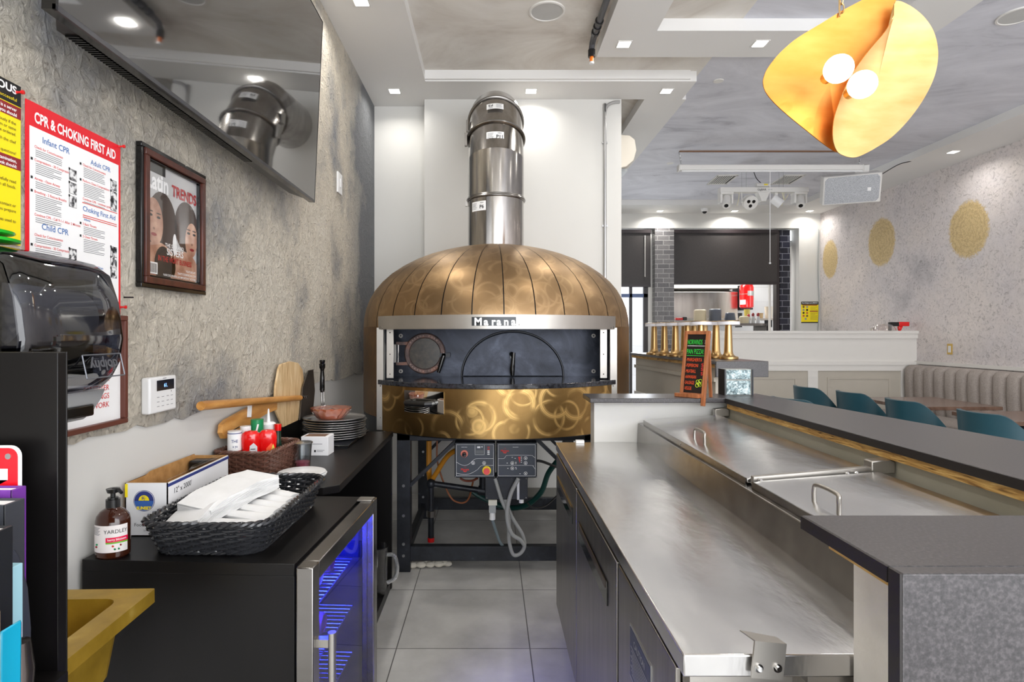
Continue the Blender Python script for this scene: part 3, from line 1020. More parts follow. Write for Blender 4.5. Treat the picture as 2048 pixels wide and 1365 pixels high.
# two air grilles
for (x, lab) in ((3.16, 'small white slotted air grille left of the stage light bar'), (4.05, 'small white slotted air grille right of the stage light bar')):
    t = thing('air_grille', lab, 'vent', (x, 7.95, CEIL), rz=R(-4))
    MB().box(-0.125, 0.125, -0.21, 0.21, -0.006, 0, black_plastic).build('dark_duct', t)
    mb = MB().box(-0.135, 0.135, -0.24, -0.205, -0.012, 0, white_fixture).box(-0.135, 0.135, 0.205, 0.24, -0.012, 0, white_fixture).box(-0.14, -0.12, -0.24, 0.24, -0.012, 0, white_fixture).box(0.12, 0.14, -0.24, 0.24, -0.012, 0, white_fixture)
    for k in range(7):
        mb.box(-0.105 + 0.03 * k, -0.093 + 0.03 * k, -0.21, 0.21, -0.011, -0.002, white_fixture)
    mb.build('louvre', t)

# loudspeaker on the right
t = thing('loudspeaker', 'large white loudspeaker with grey perforated grille mounted near the right soffit', 'speaker', (4.28, 6.9, 3.15), rz=R(-22), rx=R(20))
MB().prism([(-0.30, -0.17), (0.30, -0.17), (0.30, 0.17), (-0.30, 0.17)], 0, 0.02, white_fixture).prism([(-0.30, -0.17), (0.30, -0.17), (0.30, 0.17), (-0.30, 0.17)], 0.02, 0.24, white_fixture).build('cabinet', t, bevel=0.02)
MB().prism([(-0.28, -0.155), (0.25, -0.155), (0.28, -0.12), (0.28, 0.12), (0.25, 0.155), (-0.25, 0.155), (-0.28, 0.12)], -0.006, 0.01, noisy('perforated_grille', [(0.45, (150, 152, 156)), (0.55, (190, 192, 196))], 220, 0.5, 0.2)).build('grille', t)
MB().box(0.16, 0.195, -0.010, -0.005, -0.03, 0.01, white_ink).build('badge', t)
MB().box(0.05, 0.2, 0.18, 0.28, 0.10, 0.25, white_fixture).build('bracket', t, bevel=0.005)
t = tag(MB().tube(bez([(4.95, 6.85, 3.47), (4.80, 6.85, 3.43), (4.62, 6.9, 3.32)]), 0.005, black_plastic, 6).build('speaker_cable'), 'thin black cable from the soffit to the white loudspeaker', 'cable')

# dome camera on the far soffit
t = thing('security_camera', 'tiny white dome camera with a black lens on the far soffit', 'camera', (3.46, 9.42, SOF))
MB().lathe([(0.045, -0.05), (0.055, -0.03), (0.055, 0)], white_plastic, n=20).build('housing', t)
MB().ball((0, 0, -0.045), 0.038, black_gloss, 14).build('lens_dome', t)

# ================================================================== PENDANT
PY = 2.0
PC = W(1701, 152, PY)
t = thing('pendant_lamp', 'large gold two-petal pendant lamp with two glowing round bulbs', 'pendant lamp', PC)
z4 = lambda p: (1480 + p[0] / 4.136, p[1] / 4.136)
left_o = [(190, 690), (196, 640), (225, 570), (300, 470), (380, 390), (480, 310), (660, 200), (840, 90), (1000, 5), (1100, -50), (1200, -75), (1262, -60), (1290, 0), (1290, 130), (1260, 260), (1180, 420), (1080, 600), (1000, 760), (930, 900), (880, 1040), (850, 1140), (830, 1220), (805, 1262), (700, 1200), (560, 1090), (400, 960), (280, 850), (210, 760)]
right_o = [(1285, 10), (1400, 45), (1520, 140), (1600, 260), (1635, 400), (1630, 540), (1590, 680), (1500, 850), (1380, 1010), (1250, 1140), (1130, 1220), (1020, 1280), (940, 1305), (860, 1290), (800, 1250), (768, 1150), (770, 1020), (800, 900), (870, 720), (960, 560), (1080, 400), (1200, 260), (1270, 130)]


def petal(name, outline, centre, front, cup, gm=gold_leaf):
    o = [W(*z4(p), PY + front) - PC for p in outline]
    o = [Vector((p.x, 0, p.z)) for p in o]
    # smooth closed outline
    n0 = len(o)
    pts = []
    for i in range(n0):
        a, b, c, d = o[i - 1], o[i], o[(i + 1) % n0], o[(i + 2) % n0]
        for k in range(4):
            u = k / 4
            pts.append(0.5 * ((2 * b) + (c - a) * u + (2 * a - 5 * b + 4 * c - d) * u * u + (3 * b - a - 3 * c + d) * u ** 3))
    c = W(*z4(centre), PY + front) - PC
    c.y = 0
    rows = []
    for j in range(13):
        s = j / 12
        row = []
        for p in pts:
            q = c + (p - c) * s
            y = front + cup * (1 - s * s)
            row.append((q.x, y, q.z))
        rows.append(row)
    return MB().grid(rows, gm, closed=True).build(name, t, solid=0.003, sharp=80)


petal('petal', left_o, (760, 600), 0.035, 0.018)
petal('petal', right_o, (1170, 640), 0.0, 0.018, gold_lit)
bulb_m = plain('opal_bulb', (255, 238, 208), 0.3, emit=3.0)
for (x, y, rr) in ((815, 570, 0.045), (1012, 700, 0.044)):
    p = W(*z4((x, y)), PY - 0.10) - PC
    b = MB().ball(p, rr, bulb_m, 24).build('bulb', t)
    MB().cyl(p + Vector((0, 0.03, 0)), p + Vector((0, 0.075, 0)), 0.018, brass, n=12).build('socket', b)
    d = bpy.data.lights.new('bulb_glow', 'POINT')
    d.energy, d.color, d.shadow_soft_size = 0.30, (1.0, 0.84, 0.62), 0.055
    lo = bpy.data.objects.new('bulb_glow', d)
    lo.location = PC + p + Vector((0, -0.065, 0))
    COL.objects.link(lo)
mb = MB().tube([(-0.02, 0.03, 0.22), (-0.022, 0.03, CEIL - PC.z)], 0.003, brass, 6)
for k in range(22):
    c = Vector((-0.012, 0.03, 0.25 + k * 0.03))
    a = R(90 * (k % 2))
    mb.tube([c + Vector((0.008 * math.cos(q) * math.cos(a), 0.008 * math.cos(q) * math.sin(a), 0.018 * math.sin(q))) for q in [2 * PI * i / 10 for i in range(10)]], 0.0022, brass, 5, closed=True)
mb.build('chain', t)
MB().lathe([(0.06, CEIL - PC.z - 0.025), (0.065, CEIL - PC.z)], brass, o=(-0.02, 0.03, 0)).build('canopy', t)

# ================================================================== PIZZA OVEN
OX, OY, OR = 0.035, 4.10, 0.91
oven = thing('pizza_oven', 'large round burnished bronze dome pizza oven on a black steel stand', 'oven', (OX, OY, 0))
bronze_dome = swirled_bronze('burnished_dome_bronze', 0.34, (134, 108, 78), (200, 170, 130), 1.7, 0.40)
bronze_front = swirled_bronze('swirled_front_bronze', 0.8, (118, 90, 54), (236, 196, 126), 0.4, 0.36)
bronze_side = swirled_bronze('side_bronze', 0.35, (112, 86, 60), (172, 134, 88), 5.0, 0.40)
prof = [(0.912, 1.477), (0.909, 1.53), (0.895, 1.60), (0.870, 1.665), (0.835, 1.725), (0.79, 1.78), (0.73, 1.835), (0.655, 1.887), (0.57, 1.933), (0.48, 1.970), (0.39, 1.998), (0.30, 2.020), (0.215, 2.036)]
NP = 32
MB().lathe([(r - 0.008, z - 0.004) for r, z in prof], black_metal, n=96).build('dome_lining', oven)
for k in range(NP):
    a0 = R(2.3 + k * 11.25) + 0.0035
    a1 = R(2.3 + (k + 1) * 11.25) - 0.0035
    if math.cos((a0 + a1) / 2) < -0.35:
        continue
    MB().lathe(prof, bronze_dome, n=5, a0=a0, a1=a1).build('dome_panel', oven)
rest = MB().lathe([(r + 0.0005, z) for r, z in prof], bronze_dome, n=40, a0=R(112), a1=R(248)).build('dome_rear', oven)
OP = 49.0
MB().lathe([(OR, 0.925), (OR, 1.477)], bronze_side, n=60, a0=R(OP), a1=R(360 - OP)).build('side_shell', oven, solid=0.006)
MB().lathe([(OR - 0.004, 0.80), (OR - 0.002, 0.922)], black_metal, n=60, a0=R(OP), a1=R(360 - OP)).build('base_band', oven, solid=0.006)
MB().lathe([(0.0, 0.845), (0.90, 0.845), (0.90, 0.855), (0.0, 0.855)], black_metal, n=64).build('underside', oven)
MB().lathe([(OR + 0.010, 0.855), (OR + 0.012, 1.13)], bronze_front, n=48, a0=R(-48), a1=R(48)).build('front_panel', oven, solid=0.006)
# stone shelf
shelf_pts = [(0.945 * math.sin(R(a)), -0.945 * math.cos(R(a))) for a in [-49 + 98 * i / 40 for i in range(41)]] + [(0.70, -0.31), (-0.70, -0.31)]
MB().prism(shelf_pts, 1.130, 1.158, noisy('polished_black_granite', [(0.4, (28, 28, 32)), (0.6, (52, 54, 60))], 60, 0.12), 'xy').build('stone_shelf', oven, bevel=0.004)
# recess
mb = MB().box(-0.69, 0.70, -0.32, -0.30, 1.158, 1.50, dark_steel)
mb.build('furnace_front', oven)
MB().prism([(-0.695, -0.60), (-0.665, -0.32), (0.68, -0.32), (0.71, -0.60)] + [(0.90 * math.sin(R(a)), -0.90 * math.cos(R(a))) for a in range(44, -45, -4)], 1.478, 1.485, black_metal, 'xy').build('recess_top', oven)
for sx in (-1, 1):
    MB().bar((sx * 0.705, -0.60, 1.32), (sx * 0.675, -0.32, 1.32), 0.004, 0.33, black_metal).build('recess_side', oven)
    a = R(sx * 49)
    px_, py_ = 0.925 * math.sin(a), -0.925 * math.cos(a)
    p = MB()
    p.X = Matrix.Translation((px_, py_, 0)) @ Matrix.Rotation(0, 4, 'Z')
    p.box(-0.024, 0.024, -0.006, 0.006, 0.855, 1.47, steel_fine)
    p.box(-0.024 if sx > 0 else -0.024 + 0.04, -0.024 + 0.008 if sx > 0 else 0.024, -0.006, 0.012, 0.855, 1.47, steel_fine)
    post = p.build('frame_post', oven, bevel=0.002)
    q = MB().box(px_ - sx * 0.055 - 0.022, px_ - sx * 0.055 + 0.022, py_ + 0.008, py_ + 0.014, 1.165, 1.462, steel_fine)
    q.build('inner_jamb', oven, bevel=0.002)
    s_ = MB()
    for z in (0.88, 0.93, 1.12, 1.19, 1.31, 1.44):
        s_.ball((px_ - sx * (0.055 if 1.16 < z else 0.0), py_ - 0.006 + (0.014 if 1.16 < z else 0), z), 0.004, steel, 8)
    s_.build('rivet', post)
# hood band
ha = 49.5
mb = MB().lathe([(OR + 0.024, 1.461), (OR + 0.026, 1.538)], steel_fine, n=48, a0=R(-ha), a1=R(ha))
mb.lathe([(OR + 0.024, 1.461), (OR - 0.02, 1.461)], steel_fine, n=48, a0=R(-ha), a1=R(ha))
hood = mb.build('hood_band', oven, solid=0.004)
s_ = MB()
for sx in (-1, 1):
    for (da, z) in ((1.2, 1.468), (1.2, 1.475), (3.0, 1.468)):
        a = R(sx * (ha - da))
        s_.ball(((OR + 0.027) * math.sin(a), -(OR + 0.027) * math.cos(a), z), 0.004, steel, 8)
s_.build('rivet', hood)
mb = MB()
mb.lathe([(OR + 0.029, 1.4765), (OR + 0.0295, 1.5245)], plain('dark_mirror', (58, 60, 62), 0.3, 0.6, var=0), n=12, a0=R(-8.6), a1=R(6.2))
pl_ = mb.build('mirror_plate', hood, solid=0.001)
nm = MB()
for ch, xx in (('M', -0.125), ('a', -0.075), ('r', -0.031), ('a', -0.005), ('n', 0.035), ('a', 0.074), ('.', 0.118)):
    nm.text(ch, 0.056, xx, 1.480, -math.sqrt((OR + 0.034) ** 2 - xx * xx), white_plastic, bold=0.04)
nm.build('nameplate_lettering', hood, solid=0.002)
# arched oven door
dx, dz = 0.105, 1.160
arch = [(dx + 0.323 * math.cos(R(a)), dz + 0.282 * math.sin(R(a))) for a in range(0, 181, 6)]
door = MB().prism(arch, -0.345, -0.322, dark_steel).build('oven_door', oven, bevel=0.003)
rim_ = MB().tube([(x, -0.331, z) for (x, z) in [(dx + 0.330 * math.cos(R(a)), dz + 0.290 * math.sin(R(a))) for a in range(0, 181, 6)]], 0.006, black_metal, 6).build('door_trim', door)
hb = MB().box(dx - 0.018, dx + 0.012, -0.375, -0.345, 1.275, 1.31, black_plastic)
hb.tube([(dx - 0.01, -0.375, 1.305), (dx + 0.0, -0.395, 1.295)], 0.014, black_metal, 10)
hb.tube([(dx + 0.004, -0.398, 1.312), (dx + 0.002, -0.402, 1.28), (dx - 0.004, -0.402, 1.21), (dx - 0.004, -0.400, 1.168)], [0.012, 0.011, 0.016, 0.013], black_gloss, 14)
hb.build('door_handle', door)
# round furnace door
cx_, cz_ = -0.462, 1.3055
ring = MB()
ring.X = Matrix.Translation((cx_, -0.335, cz_)) @ Matrix.Rotation(R(90), 4, 'X')
ring.lathe([(0.099, -0.010), (0.133, -0.010), (0.133, 0.012), (0.126, 0.018), (0.104, 0.018), (0.099, 0.012), (0.099, -0.010)], cast_iron, n=48)
ring.X = Matrix.Identity(4)
ring.box(cx_ - 0.185, cx_ - 0.11, -0.35, -0.332, cz_ + 0.055, cz_ + 0.075, cast_iron)
ring.box(cx_ - 0.185, cx_ - 0.11, -0.35, -0.332, cz_ - 0.075, cz_ - 0.055, cast_iron)
for k, word in ((1, 'MARANA FORNI'), (-1, 'MARANA FORNI')):
    for i, ch in enumerate(word):
        th = (i - (len(word) - 1) / 2) * R(9.5)
        keep = Matrix.Translation((cx_, -0.3545, cz_)) @ Matrix.Rotation(k * th, 4, 'Y')
        ring.X = keep
        ring.text(ch, 0.014, 0, 0.110 if k > 0 else -0.1195, 0, plain('worn_iron_edge', (176, 150, 140), 0.5, 0.5), align='c', bold=0.01)
ring.X = Matrix.Identity(4)
rd = ring.build('furnace_door', oven)
g_ = MB()
g_.X = Matrix.Translation((cx_, -0.335, cz_)) @ Matrix.Rotation(R(90), 4, 'X')
g_.lathe([(0, 0.0), (0.1, 0.0), (0.1, 0.006), (0, 0.006)], sooty_glass, n=40)
g_.build('sight_glass', rd)
MB().cyl((cx_ - 0.172, -0.345, cz_ - 0.06), (cx_ - 0.172, -0.345, cz_ + 0.06), 0.006, chrome, n=10).box(cx_ - 0.205, cx_ - 0.185, -0.342, -0.324, cz_ - 0.06, cz_ + 0.06, steel_fine).build('hinge', rd, bevel=0.002)
hb = MB().cyl((cx_ + 0.125, -0.352, cz_ - 0.008), (cx_ + 0.125, -0.385, cz_ - 0.008), 0.013, chrome, n=14)
hb.box(cx_ + 0.10, cx_ + 0.165, -0.385, -0.365, cz_ - 0.022, cz_ + 0.004, black_metal)
hb.tube([(cx_ + 0.125, -0.39, cz_ - 0.012), (cx_ + 0.11, -0.395, cz_ - 0.06), (cx_ + 0.092, -0.395, cz_ - 0.12)], [0.013, 0.014, 0.011], black_gloss, 12)
hb.build('door_lever', rd)
for (x, z) in ((-0.62, 1.19), (-0.62, 1.42), (0.63, 1.19), (0.63, 1.42)):
    bt = MB()
    bt.cyl((x, -0.322, z), (x, -0.330, z), 0.013, steel_dark, n=16)
    bt.cyl((x, -0.330, z), (x, -0.333, z), 0.006, black_metal, n=6)
    bt.build('bolt', oven)
# ash drawer plate and handle
da = MB().lathe([(OR + 0.017, 0.985), (OR + 0.0185, 1.110)], mirror, n=14, a0=R(-35.0), a1=R(-18.6)).build('drawer_plate', oven, solid=0.003)
hc = Vector((math.sin(R(-27.5)), -math.cos(R(-27.5)), 0))
tg = Vector((math.cos(R(-27.5)), math.sin(R(-27.5)), 0))
c0 = hc * (OR + 0.02) + Vector((0, 0, 1.043))
MB().tube([c0 - tg * 0.075, c0 - tg * 0.08 + hc * 0.03, c0 - tg * 0.065 + hc * 0.05, c0 + tg * 0.065 + hc * 0.05, c0 + tg * 0.08 + hc * 0.03, c0 + tg * 0.075], 0.017, black_plastic, 12).build('drawer_handle', da)
# stand
fy, ry_ = 3.53 - OY, 4.54 - OY
lx, rx_ = -0.525 - OX, 0.60 - OX
for (x, y) in ((lx, fy), (rx_, fy), (lx, ry_), (rx_, ry_)):
    mb = MB().box(x - 0.04, x + 0.04, y - 0.04, y + 0.04, 0.0, 0.845, black_metal)
    lg = mb.build('leg', oven, bevel=0.003)
    for z in (0.10, 0.17, 0.34, 0.52):
        MB().cyl((x, y - 0.040, z), (x, y - 0.045, z), 0.009, alu, n=10).build('bolt', lg)
for (x0, x1, y0, y1, z0, z1, nm_) in ((lx, rx_, fy - 0.025, fy + 0.025, 0.062, 0.150, 'lower_rail'), (lx, rx_, ry_ - 0.025, ry_ + 0.025, 0.066, 0.155, 'lower_rail'), (lx - 0.02, lx + 0.02, fy, ry_, 0.062, 0.12, 'lower_rail'), (rx_ - 0.02, rx_ + 0.02, fy, ry_, 0.062, 0.12, 'lower_rail'),
                                      (lx - 0.04, rx_ + 0.04, fy - 0.04, fy + 0.04, 0.79, 0.845, 'upper_rail'), (lx - 0.04, rx_ + 0.04, ry_ - 0.03, ry_ + 0.03, 0.79, 0.845, 'upper_rail'), (lx - 0.03, lx + 0.03, fy, ry_, 0.79, 0.845, 'upper_rail'), (rx_ - 0.03, rx_ + 0.03, fy, ry_, 0.79, 0.845, 'upper_rail')):
    MB().box(x0, x1, y0, y1, z0, z1, black_metal).build(nm_, oven, bevel=0.003)
for (x, y, dx_) in ((lx, fy, 1), (rx_, fy, -1), (lx, ry_, 1), (rx_, ry_, -1)):
    MB().bar((x + dx_ * 0.02, y, 0.50), (x + dx_ * 0.33, y, 0.80), 0.02, 0.05, black_metal, up=(0, 1, 0)).build('brace', oven)

# flue
fl = thing('flue_pipe', 'shiny stainless steel flue rising from the oven dome and bending into the wall', 'flue', (OX, OY, 2.03))


def ring_at(c, d, r, rt, mat, mb):
    d = d.normalized()
    u = Vector((1, 0, 0))
    w = d.cross(u)
    mb.tube([c + r * (math.cos(q) * u + math.sin(q) * w) for q in [2 * PI * i / 48 for i in range(48)]], rt, mat, 8, closed=True)


FR = 0.195
# (centre y, centre z) of section ends and the plane normal at each joint
secs = [((0, 0.0), 0), ((0, 0.34), 0), ((0.0, 0.62), 11), ((0.075, 0.79), 22), ((0.20, 0.96), 45), ((0.34, 1.05), 62), ((0.80, 1.09), 82)]


def flue_ring(c, tilt, r):
    d = Vector((0, math.sin(R(tilt)), math.cos(R(tilt))))
    u = Vector((1, 0, 0))
    w = d.cross(u)
    cc = Vector((0, c[0], c[1]))
    return [cc + r * (math.cos(q) * u + math.sin(q) * w) for q in [2 * PI * i / 56 for i in range(56)]]


names = ['lower_section', 'middle_section', 'elbow_section', 'elbow_section', 'elbow_section', 'wall_section']
for i in range(6):
    (c0_, t0_), (c1_, t1_) = secs[i], secs[i + 1]
    e0, e1 = flue_ring(c0_, t0_, FR), flue_ring(c1_, t1_, FR)
    MB().grid([e0, e1], flue_steel, closed=True).build(names[i], fl, solid=0.002)
mb = MB().tube(flue_ring((0, 0.34), 0, FR + 0.004), 0.010, steel, 8, closed=True).tube(flue_ring((0, 0.352), 0, FR + 0.002), 0.006, steel, 8, closed=True).box(-0.215, -0.20, -0.02, 0.0, 0.30, 0.345, steel_dark)
mb.build('clamp_band', fl)
mb = MB().tube(flue_ring((0.075, 0.79), 22, FR + 0.007), 0.011, steel, 8, closed=True).box(-0.222, -0.205, 0.02, 0.06, 0.74, 0.83, steel_dark)
mb.build('clamp_band', fl)
mb = MB().tube(flue_ring((0.20, 0.96), 45, FR + 0.005), 0.010, steel, 8, closed=True).box(-0.215, -0.20, 0.10, 0.15, 0.87, 0.95, steel_dark)
mb.build('clamp_band', fl)


def flue_label(txt, zc, tilt, ang, flip, yc=0.0, side=1):
    """paper label curved around the flue at angle ang (0 = front)"""
    mb = MB()
    M = Matrix.Translation((0, yc, zc)) @ Matrix.Rotation(-R(tilt), 4, 'X')
    mb.X = M
    w = R(17.5)
    rows = []
    for z in (-0.032, 0.032):
        rows.append([((FR + 0.0035) * math.sin(ang - w + 2 * w * k / 8), -(FR + 0.0035) * math.cos(ang - w + 2 * w * k / 8), z) for k in range(9)])
    mb.grid(rows, paper_white)
    f = -1 if flip else 1
    for (da, txt_, sz, zz) in ((0.5 * side, txt, 0.034, -0.018), (0.5 * side, 'FORNI', 0.009, 0.017)):
        a = ang + f * w * da if not flip else ang - w * 0.5
        mb.X = M @ Matrix.Rotation(a, 4, 'Z') @ (Matrix.Rotation(PI, 4, 'Y') if flip else Matrix.Identity(4))
        mb.text(txt_, sz, 0, zz, -(FR + 0.0050), ink, align='c', bold=0.02)
    a = ang - w * 0.5 * side if not flip else ang + w * 0.5
    mb.X = M @ Matrix.Rotation(a, 4, 'Z')
    for k in range(5):
        mb.sheet(-0.022, 0.02 - 0.004 * (k % 3), 0.018 - k * 0.009, 0.0205 - k * 0.009, -(FR + 0.0050), grey_ink)
    return mb.build('paper_label', fl)


flue_label('P6', 0.27, 0, R(-38), False)
flue_label('P11', 0.70, 14, R(-2), False, 0.035)
flue_label('P3', 0.885, 36, R(-2), True, 0.135)

# ---------------- control boxes under the oven
t = thing('oven_control_unit', 'pair of black control panels with red stop button under the oven', 'control panel', (0.028, 3.36, 0.60))
for (x0, x1) in ((-0.238, -0.004), (0.004, 0.238)):
    MB().box(x0, x1, 0, 0.11, 0, 0.205, black_metal).build('casing', t, bevel=0.004)
face = plain('panel_face', (42, 50, 62), 0.35, var=0.03)
Y0 = -0.0015
p = MB()
for (x0, x1) in ((-0.232, -0.010), (0.010, 0.232)):
    p.sheet(x0, x1, 0.006, 0.199, Y0, face)
    for a, b in (((x0 + .004, 0.012), (x1 - .004, 0.012)), ((x0 + .004, 0.192), (x1 - .004, 0.192)), ((x0 + .004, 0.012), (x0 + .004, 0.192)), ((x1 - .004, 0.012), (x1 - .004, 0.192))):
        p.tube([(a[0], Y0 - .0005, a[1]), (b[0], Y0 - .0005, b[1])], 0.0009, white_ink, 4)
for pts in ([(-0.228, 0.092), (-0.205, 0.078), (-0.18, 0.072), (-0.155, 0.08), (-0.135, 0.098), (-0.12, 0.108), (-0.10, 0.112), (-0.014, 0.112)],
            [(-0.228, 0.028), (-0.19, 0.020), (-0.15, 0.024), (-0.11, 0.045), (-0.095, 0.060), (-0.078, 0.071), (-0.014, 0.072)],
            [(0.014, 0.112), (0.045, 0.112), (0.055, 0.12), (0.072, 0.130), (0.20, 0.130), (0.215, 0.124), (0.228, 0.116)],
            [(0.014, 0.072), (0.20, 0.072), (0.215, 0.066), (0.228, 0.050)]):
    p.tube(bez([(x, Y0 - .0005, z) for x, z in pts], 4), 0.0009, white_ink, 4)
for cx2, cz2 in ((-0.178, 0.044), (0.052, 0.152)):
    p.text('Marana', 0.016, cx2, cz2, Y0 - .001, red_ink, align='c', bold=0.03)
    p.prism([(cx2 - .013, cz2 - .003), (cx2 + .013, cz2 - .003), (cx2 + .006, cz2 - .010), (cx2 - .006, cz2 - .010)], Y0 - .001, Y0 - .0005, red_ink)
    p.text('FORNI', 0.005, cx2, cz2 + .017, Y0 - .001, red_ink, align='c')
p.sheet(-0.115, -0.072, 0.140, 0.160, Y0 - .001, plain('lcd_grey', (80, 84, 88), 0.3))
for a, b in (((-0.12, 0.134), (-0.067, 0.134)), ((-0.12, 0.134), (-0.12, 0.19)), ((-0.067, 0.134), (-0.067, 0.19))):
    p.tube([(a[0], Y0 - .0005, a[1]), (b[0], Y0 - .0005, b[1])], 0.0008, white_ink, 4)
p.sheet(-0.108, -0.090, 0.172, 0.182, Y0 - .001, white_ink)
p.prism([(-0.085, 0.182), (-0.075, 0.182), (-0.08, 0.174)], Y0 - .001, Y0 - .0006, white_ink)
p.text('MARANA FORNI', 0.0045, -0.182, 0.176, Y0 - .001, white_ink, align='c', bold=0.02)
p.text('MARANAFORNI', 0.0045, 0.114, 0.176, Y0 - .001, white_ink, align='c', bold=0.02)
for k, z in enumerate((0.178, 0.166, 0.156, 0.147, 0.137)):
    p.sheet(-0.049, -0.036, z - 0.003, z + 0.002, Y0 - .001, red_ink if k < 2 else white_ink)
for (x, z) in ((-0.131, 0.086), (-0.068, 0.086), (0.095, 0.086), (0.172, 0.114), (0.172, 0.086), (0.095, 0.055), (0.172, 0.026)):
    p.tube([(x + 0.009 * math.cos(q), Y0 - .0008, z + 0.009 * math.sin(q)) for q in [2 * PI * i / 16 for i in range(16)]], 0.0013, white_ink, 4, closed=True)
    p.sheet(x - 0.003, x + 0.003, z - 0.004, z + 0.003, Y0 - .001, white_ink)
p.prism([(0.128, 0.122), (0.142, 0.122), (0.138, 0.084)], Y0 - .001, Y0 - .0006, red_ink)
for (x, z) in ((0.148, 0.12), (0.148, 0.11), (0.148, 0.10), (0.148, 0.09), (0.116, 0.09), (0.116, 0.082), (0.116, 0.06), (0.118, 0.052), (0.112, 0.113), (0.066, 0.086), (0.070, 0.055), (0.095, 0.119), (0.14, 0.024)):
    p.sheet(x - 0.004, x + 0.003, z - 0.0016, z + 0.0016, Y0 - .001, white_ink)
p.build('panel_print', t)
MB().cyl((-0.053, 0, 0.044), (-0.053, -0.012, 0.044), 0.025, yellow, n=28).cyl((-0.053, -0.012, 0.043), (-0.053, -0.030, 0.043), 0.019, red_gloss, n=24).build('stop_button', t)
MB().cyl((-0.182, 0, 0.14), (-0.182, -0.006, 0.14), 0.021, plain('salmon_ring', (220, 120, 100), 0.4), n=24).cyl((-0.182, -0.006, 0.139), (-0.182, -0.024, 0.136), 0.013, black_gloss, n=18).ball((-0.182, -0.026, 0.136), 0.008, chrome, 10).build('rotary_knob', t)
for (x0, x1) in ((-0.238, -0.004), (0.004, 0.238)):
    for x in (x0 + .005, x1 - .005):
        for z in (0.005, 0.20):
            MB().ball((x, -0.001, z), 0.003, alu, 8).build('screw', t)
t = thing('junction_box', 'black steel junction box hanging below the right oven control panel', 'electrical box', (0.09, 3.40, 0.462))
MB().box(-0.125, 0.125, 0, 0.10, 0.0, 0.137, black_metal).build('casing', t, bevel=0.003)
for (x, z) in ((-0.115, 0.012), (0.115, 0.012), (-0.02, 0.012), (0.115, 0.125), (0.03, 0.125), (-0.06, 0.125)):
    MB().ball((x, -0.001, z), 0.004, alu, 8).build('screw', t)
MB().box(0.062, 0.076, -0.004, 0, 0.0, 0.135, galv).build('sticker_strip', t)
MB().box(-0.105, -0.055, -0.012, 0.05, -0.03, 0.0, plain('cream_gland', (214, 212, 200), 0.5)).box(-0.102, -0.062, -0.008, 0.04, -0.075, -0.03, grey_pvc).cyl((-0.082, 0.015, -0.12), (-0.082, 0.015, -0.075), 0.018, white_plastic, n=12).build('plug_connector', t)
MB().cyl((0.088, 0.01, -0.02), (0.088, 0.01, 0), 0.014, white_plastic, n=12).cyl((-0.01, 0.02, -0.03), (-0.01, 0.02, 0), 0.02, grey_pvc, n=12).build('cable_gland', t)
gc = plain('grey_cable', (150, 152, 152), 0.45)


def cable(name, pts, r, mat, lab, cat='cable'):
    o = MB().tube(bez(pts, 10), r, mat, 10).build(name)
    return tag(o, lab, cat)


cable('power_cable', [W(990, 957, 3.38), W(1003, 1000, 3.38), W(1017, 1035, 3.38), W(1018, 1080, 3.39), W(1026, 1109, 3.40), W(1040, 1108, 3.40), W(1049, 1092, 3.42), W(1044, 1068, 3.43), W(1024, 1035, 3.44), W(1012, 1005, 3.45)], 0.011, gc, 'grey cable looping down below the left control panel almost to the lower rail')
cable('power_cable', [W(1037, 957, 3.36), W(1021, 990, 3.36), W(1014, 1030, 3.355), W(1022, 1066, 3.36), W(1040, 1080, 3.37), W(1048, 1090, 3.38)], 0.012, gc, 'thicker grey cable from under the right control panel crossing the loop')
cable('power_cable', [Vector((0.008, 3.415, 0.342)), W(991, 1060, 3.45), W(1000, 1085, 3.5), W(1010, 1096, 3.56)], 0.009, plain('blue_grey_cable', (120, 134, 140), 0.45), 'blue-grey cable hanging straight from the white plug connector')
cable('gas_hose', [W(858, 882, 3.9), W(858, 940, 3.9), W(860, 962, 3.85)], 0.018, plain('yellow_hose', (196, 130, 28), 0.45), 'yellow gas hose running straight down behind the left front leg', 'hose')
cable('gas_hose', [W(925, 895, 3.65), W(896, 912, 3.7), W(872, 948, 3.75), W(861, 966, 3.78)], 0.016, plain('yellow_hose', (196, 130, 28), 0.45), 'curved yellow hose sweeping from the control panel to the gas pipe', 'hose')
t = thing('gas_pipe', 'black iron gas pipe with elbow and drip leg below the control panels', 'pipe', W(862, 968, 3.75))
o3 = W(862, 968, 3.75)
mb = MB().tube([W(866, 968, 3.75) - o3, W(965, 982, 3.75) - o3], 0.019, black_metal, 12)
mb.tube([W(862, 972, 3.75) - o3, W(862, 1076, 3.75) - o3], 0.019, black_metal, 12)
mb.tube([W(966, 955, 3.75) - o3, W(966, 984, 3.75) - o3], 0.024, black_metal, 12)
mb.build('iron_pipe', t)
MB().ball(W(862, 968, 3.75) - o3, 0.032, black_metal, 14).cyl(W(956, 981, 3.75) - o3, W(972, 983, 3.75) - o3, 0.03, black_metal, n=14).cyl(W(862, 1022, 3.75) - o3, W(862, 1034, 3.75) - o3, 0.030, steel_dark, n=8).build('pipe_fitting', t)
MB().cyl(W(862, 1076, 3.75) - o3, W(862, 1084, 3.75) - o3, 0.022, red, n=12).cyl(W(862, 1084, 3.75) - o3, W(862, 1091, 3.75) - o3, 0.020, alu, n=12).build('end_cap', t)
cable('green_hose', [W(1130, 905, 3.75), W(1098, 945, 3.8), W(1082, 985, 3.8), W(1050, 1012, 3.85), W(1010, 1015, 3.9), W(965, 996, 3.9), W(940, 980, 3.9)], 0.018, plain('dark_green_hose', (14, 66, 60), 0.35), 'dark green hose hanging in a wide arc behind the junction box', 'hose')
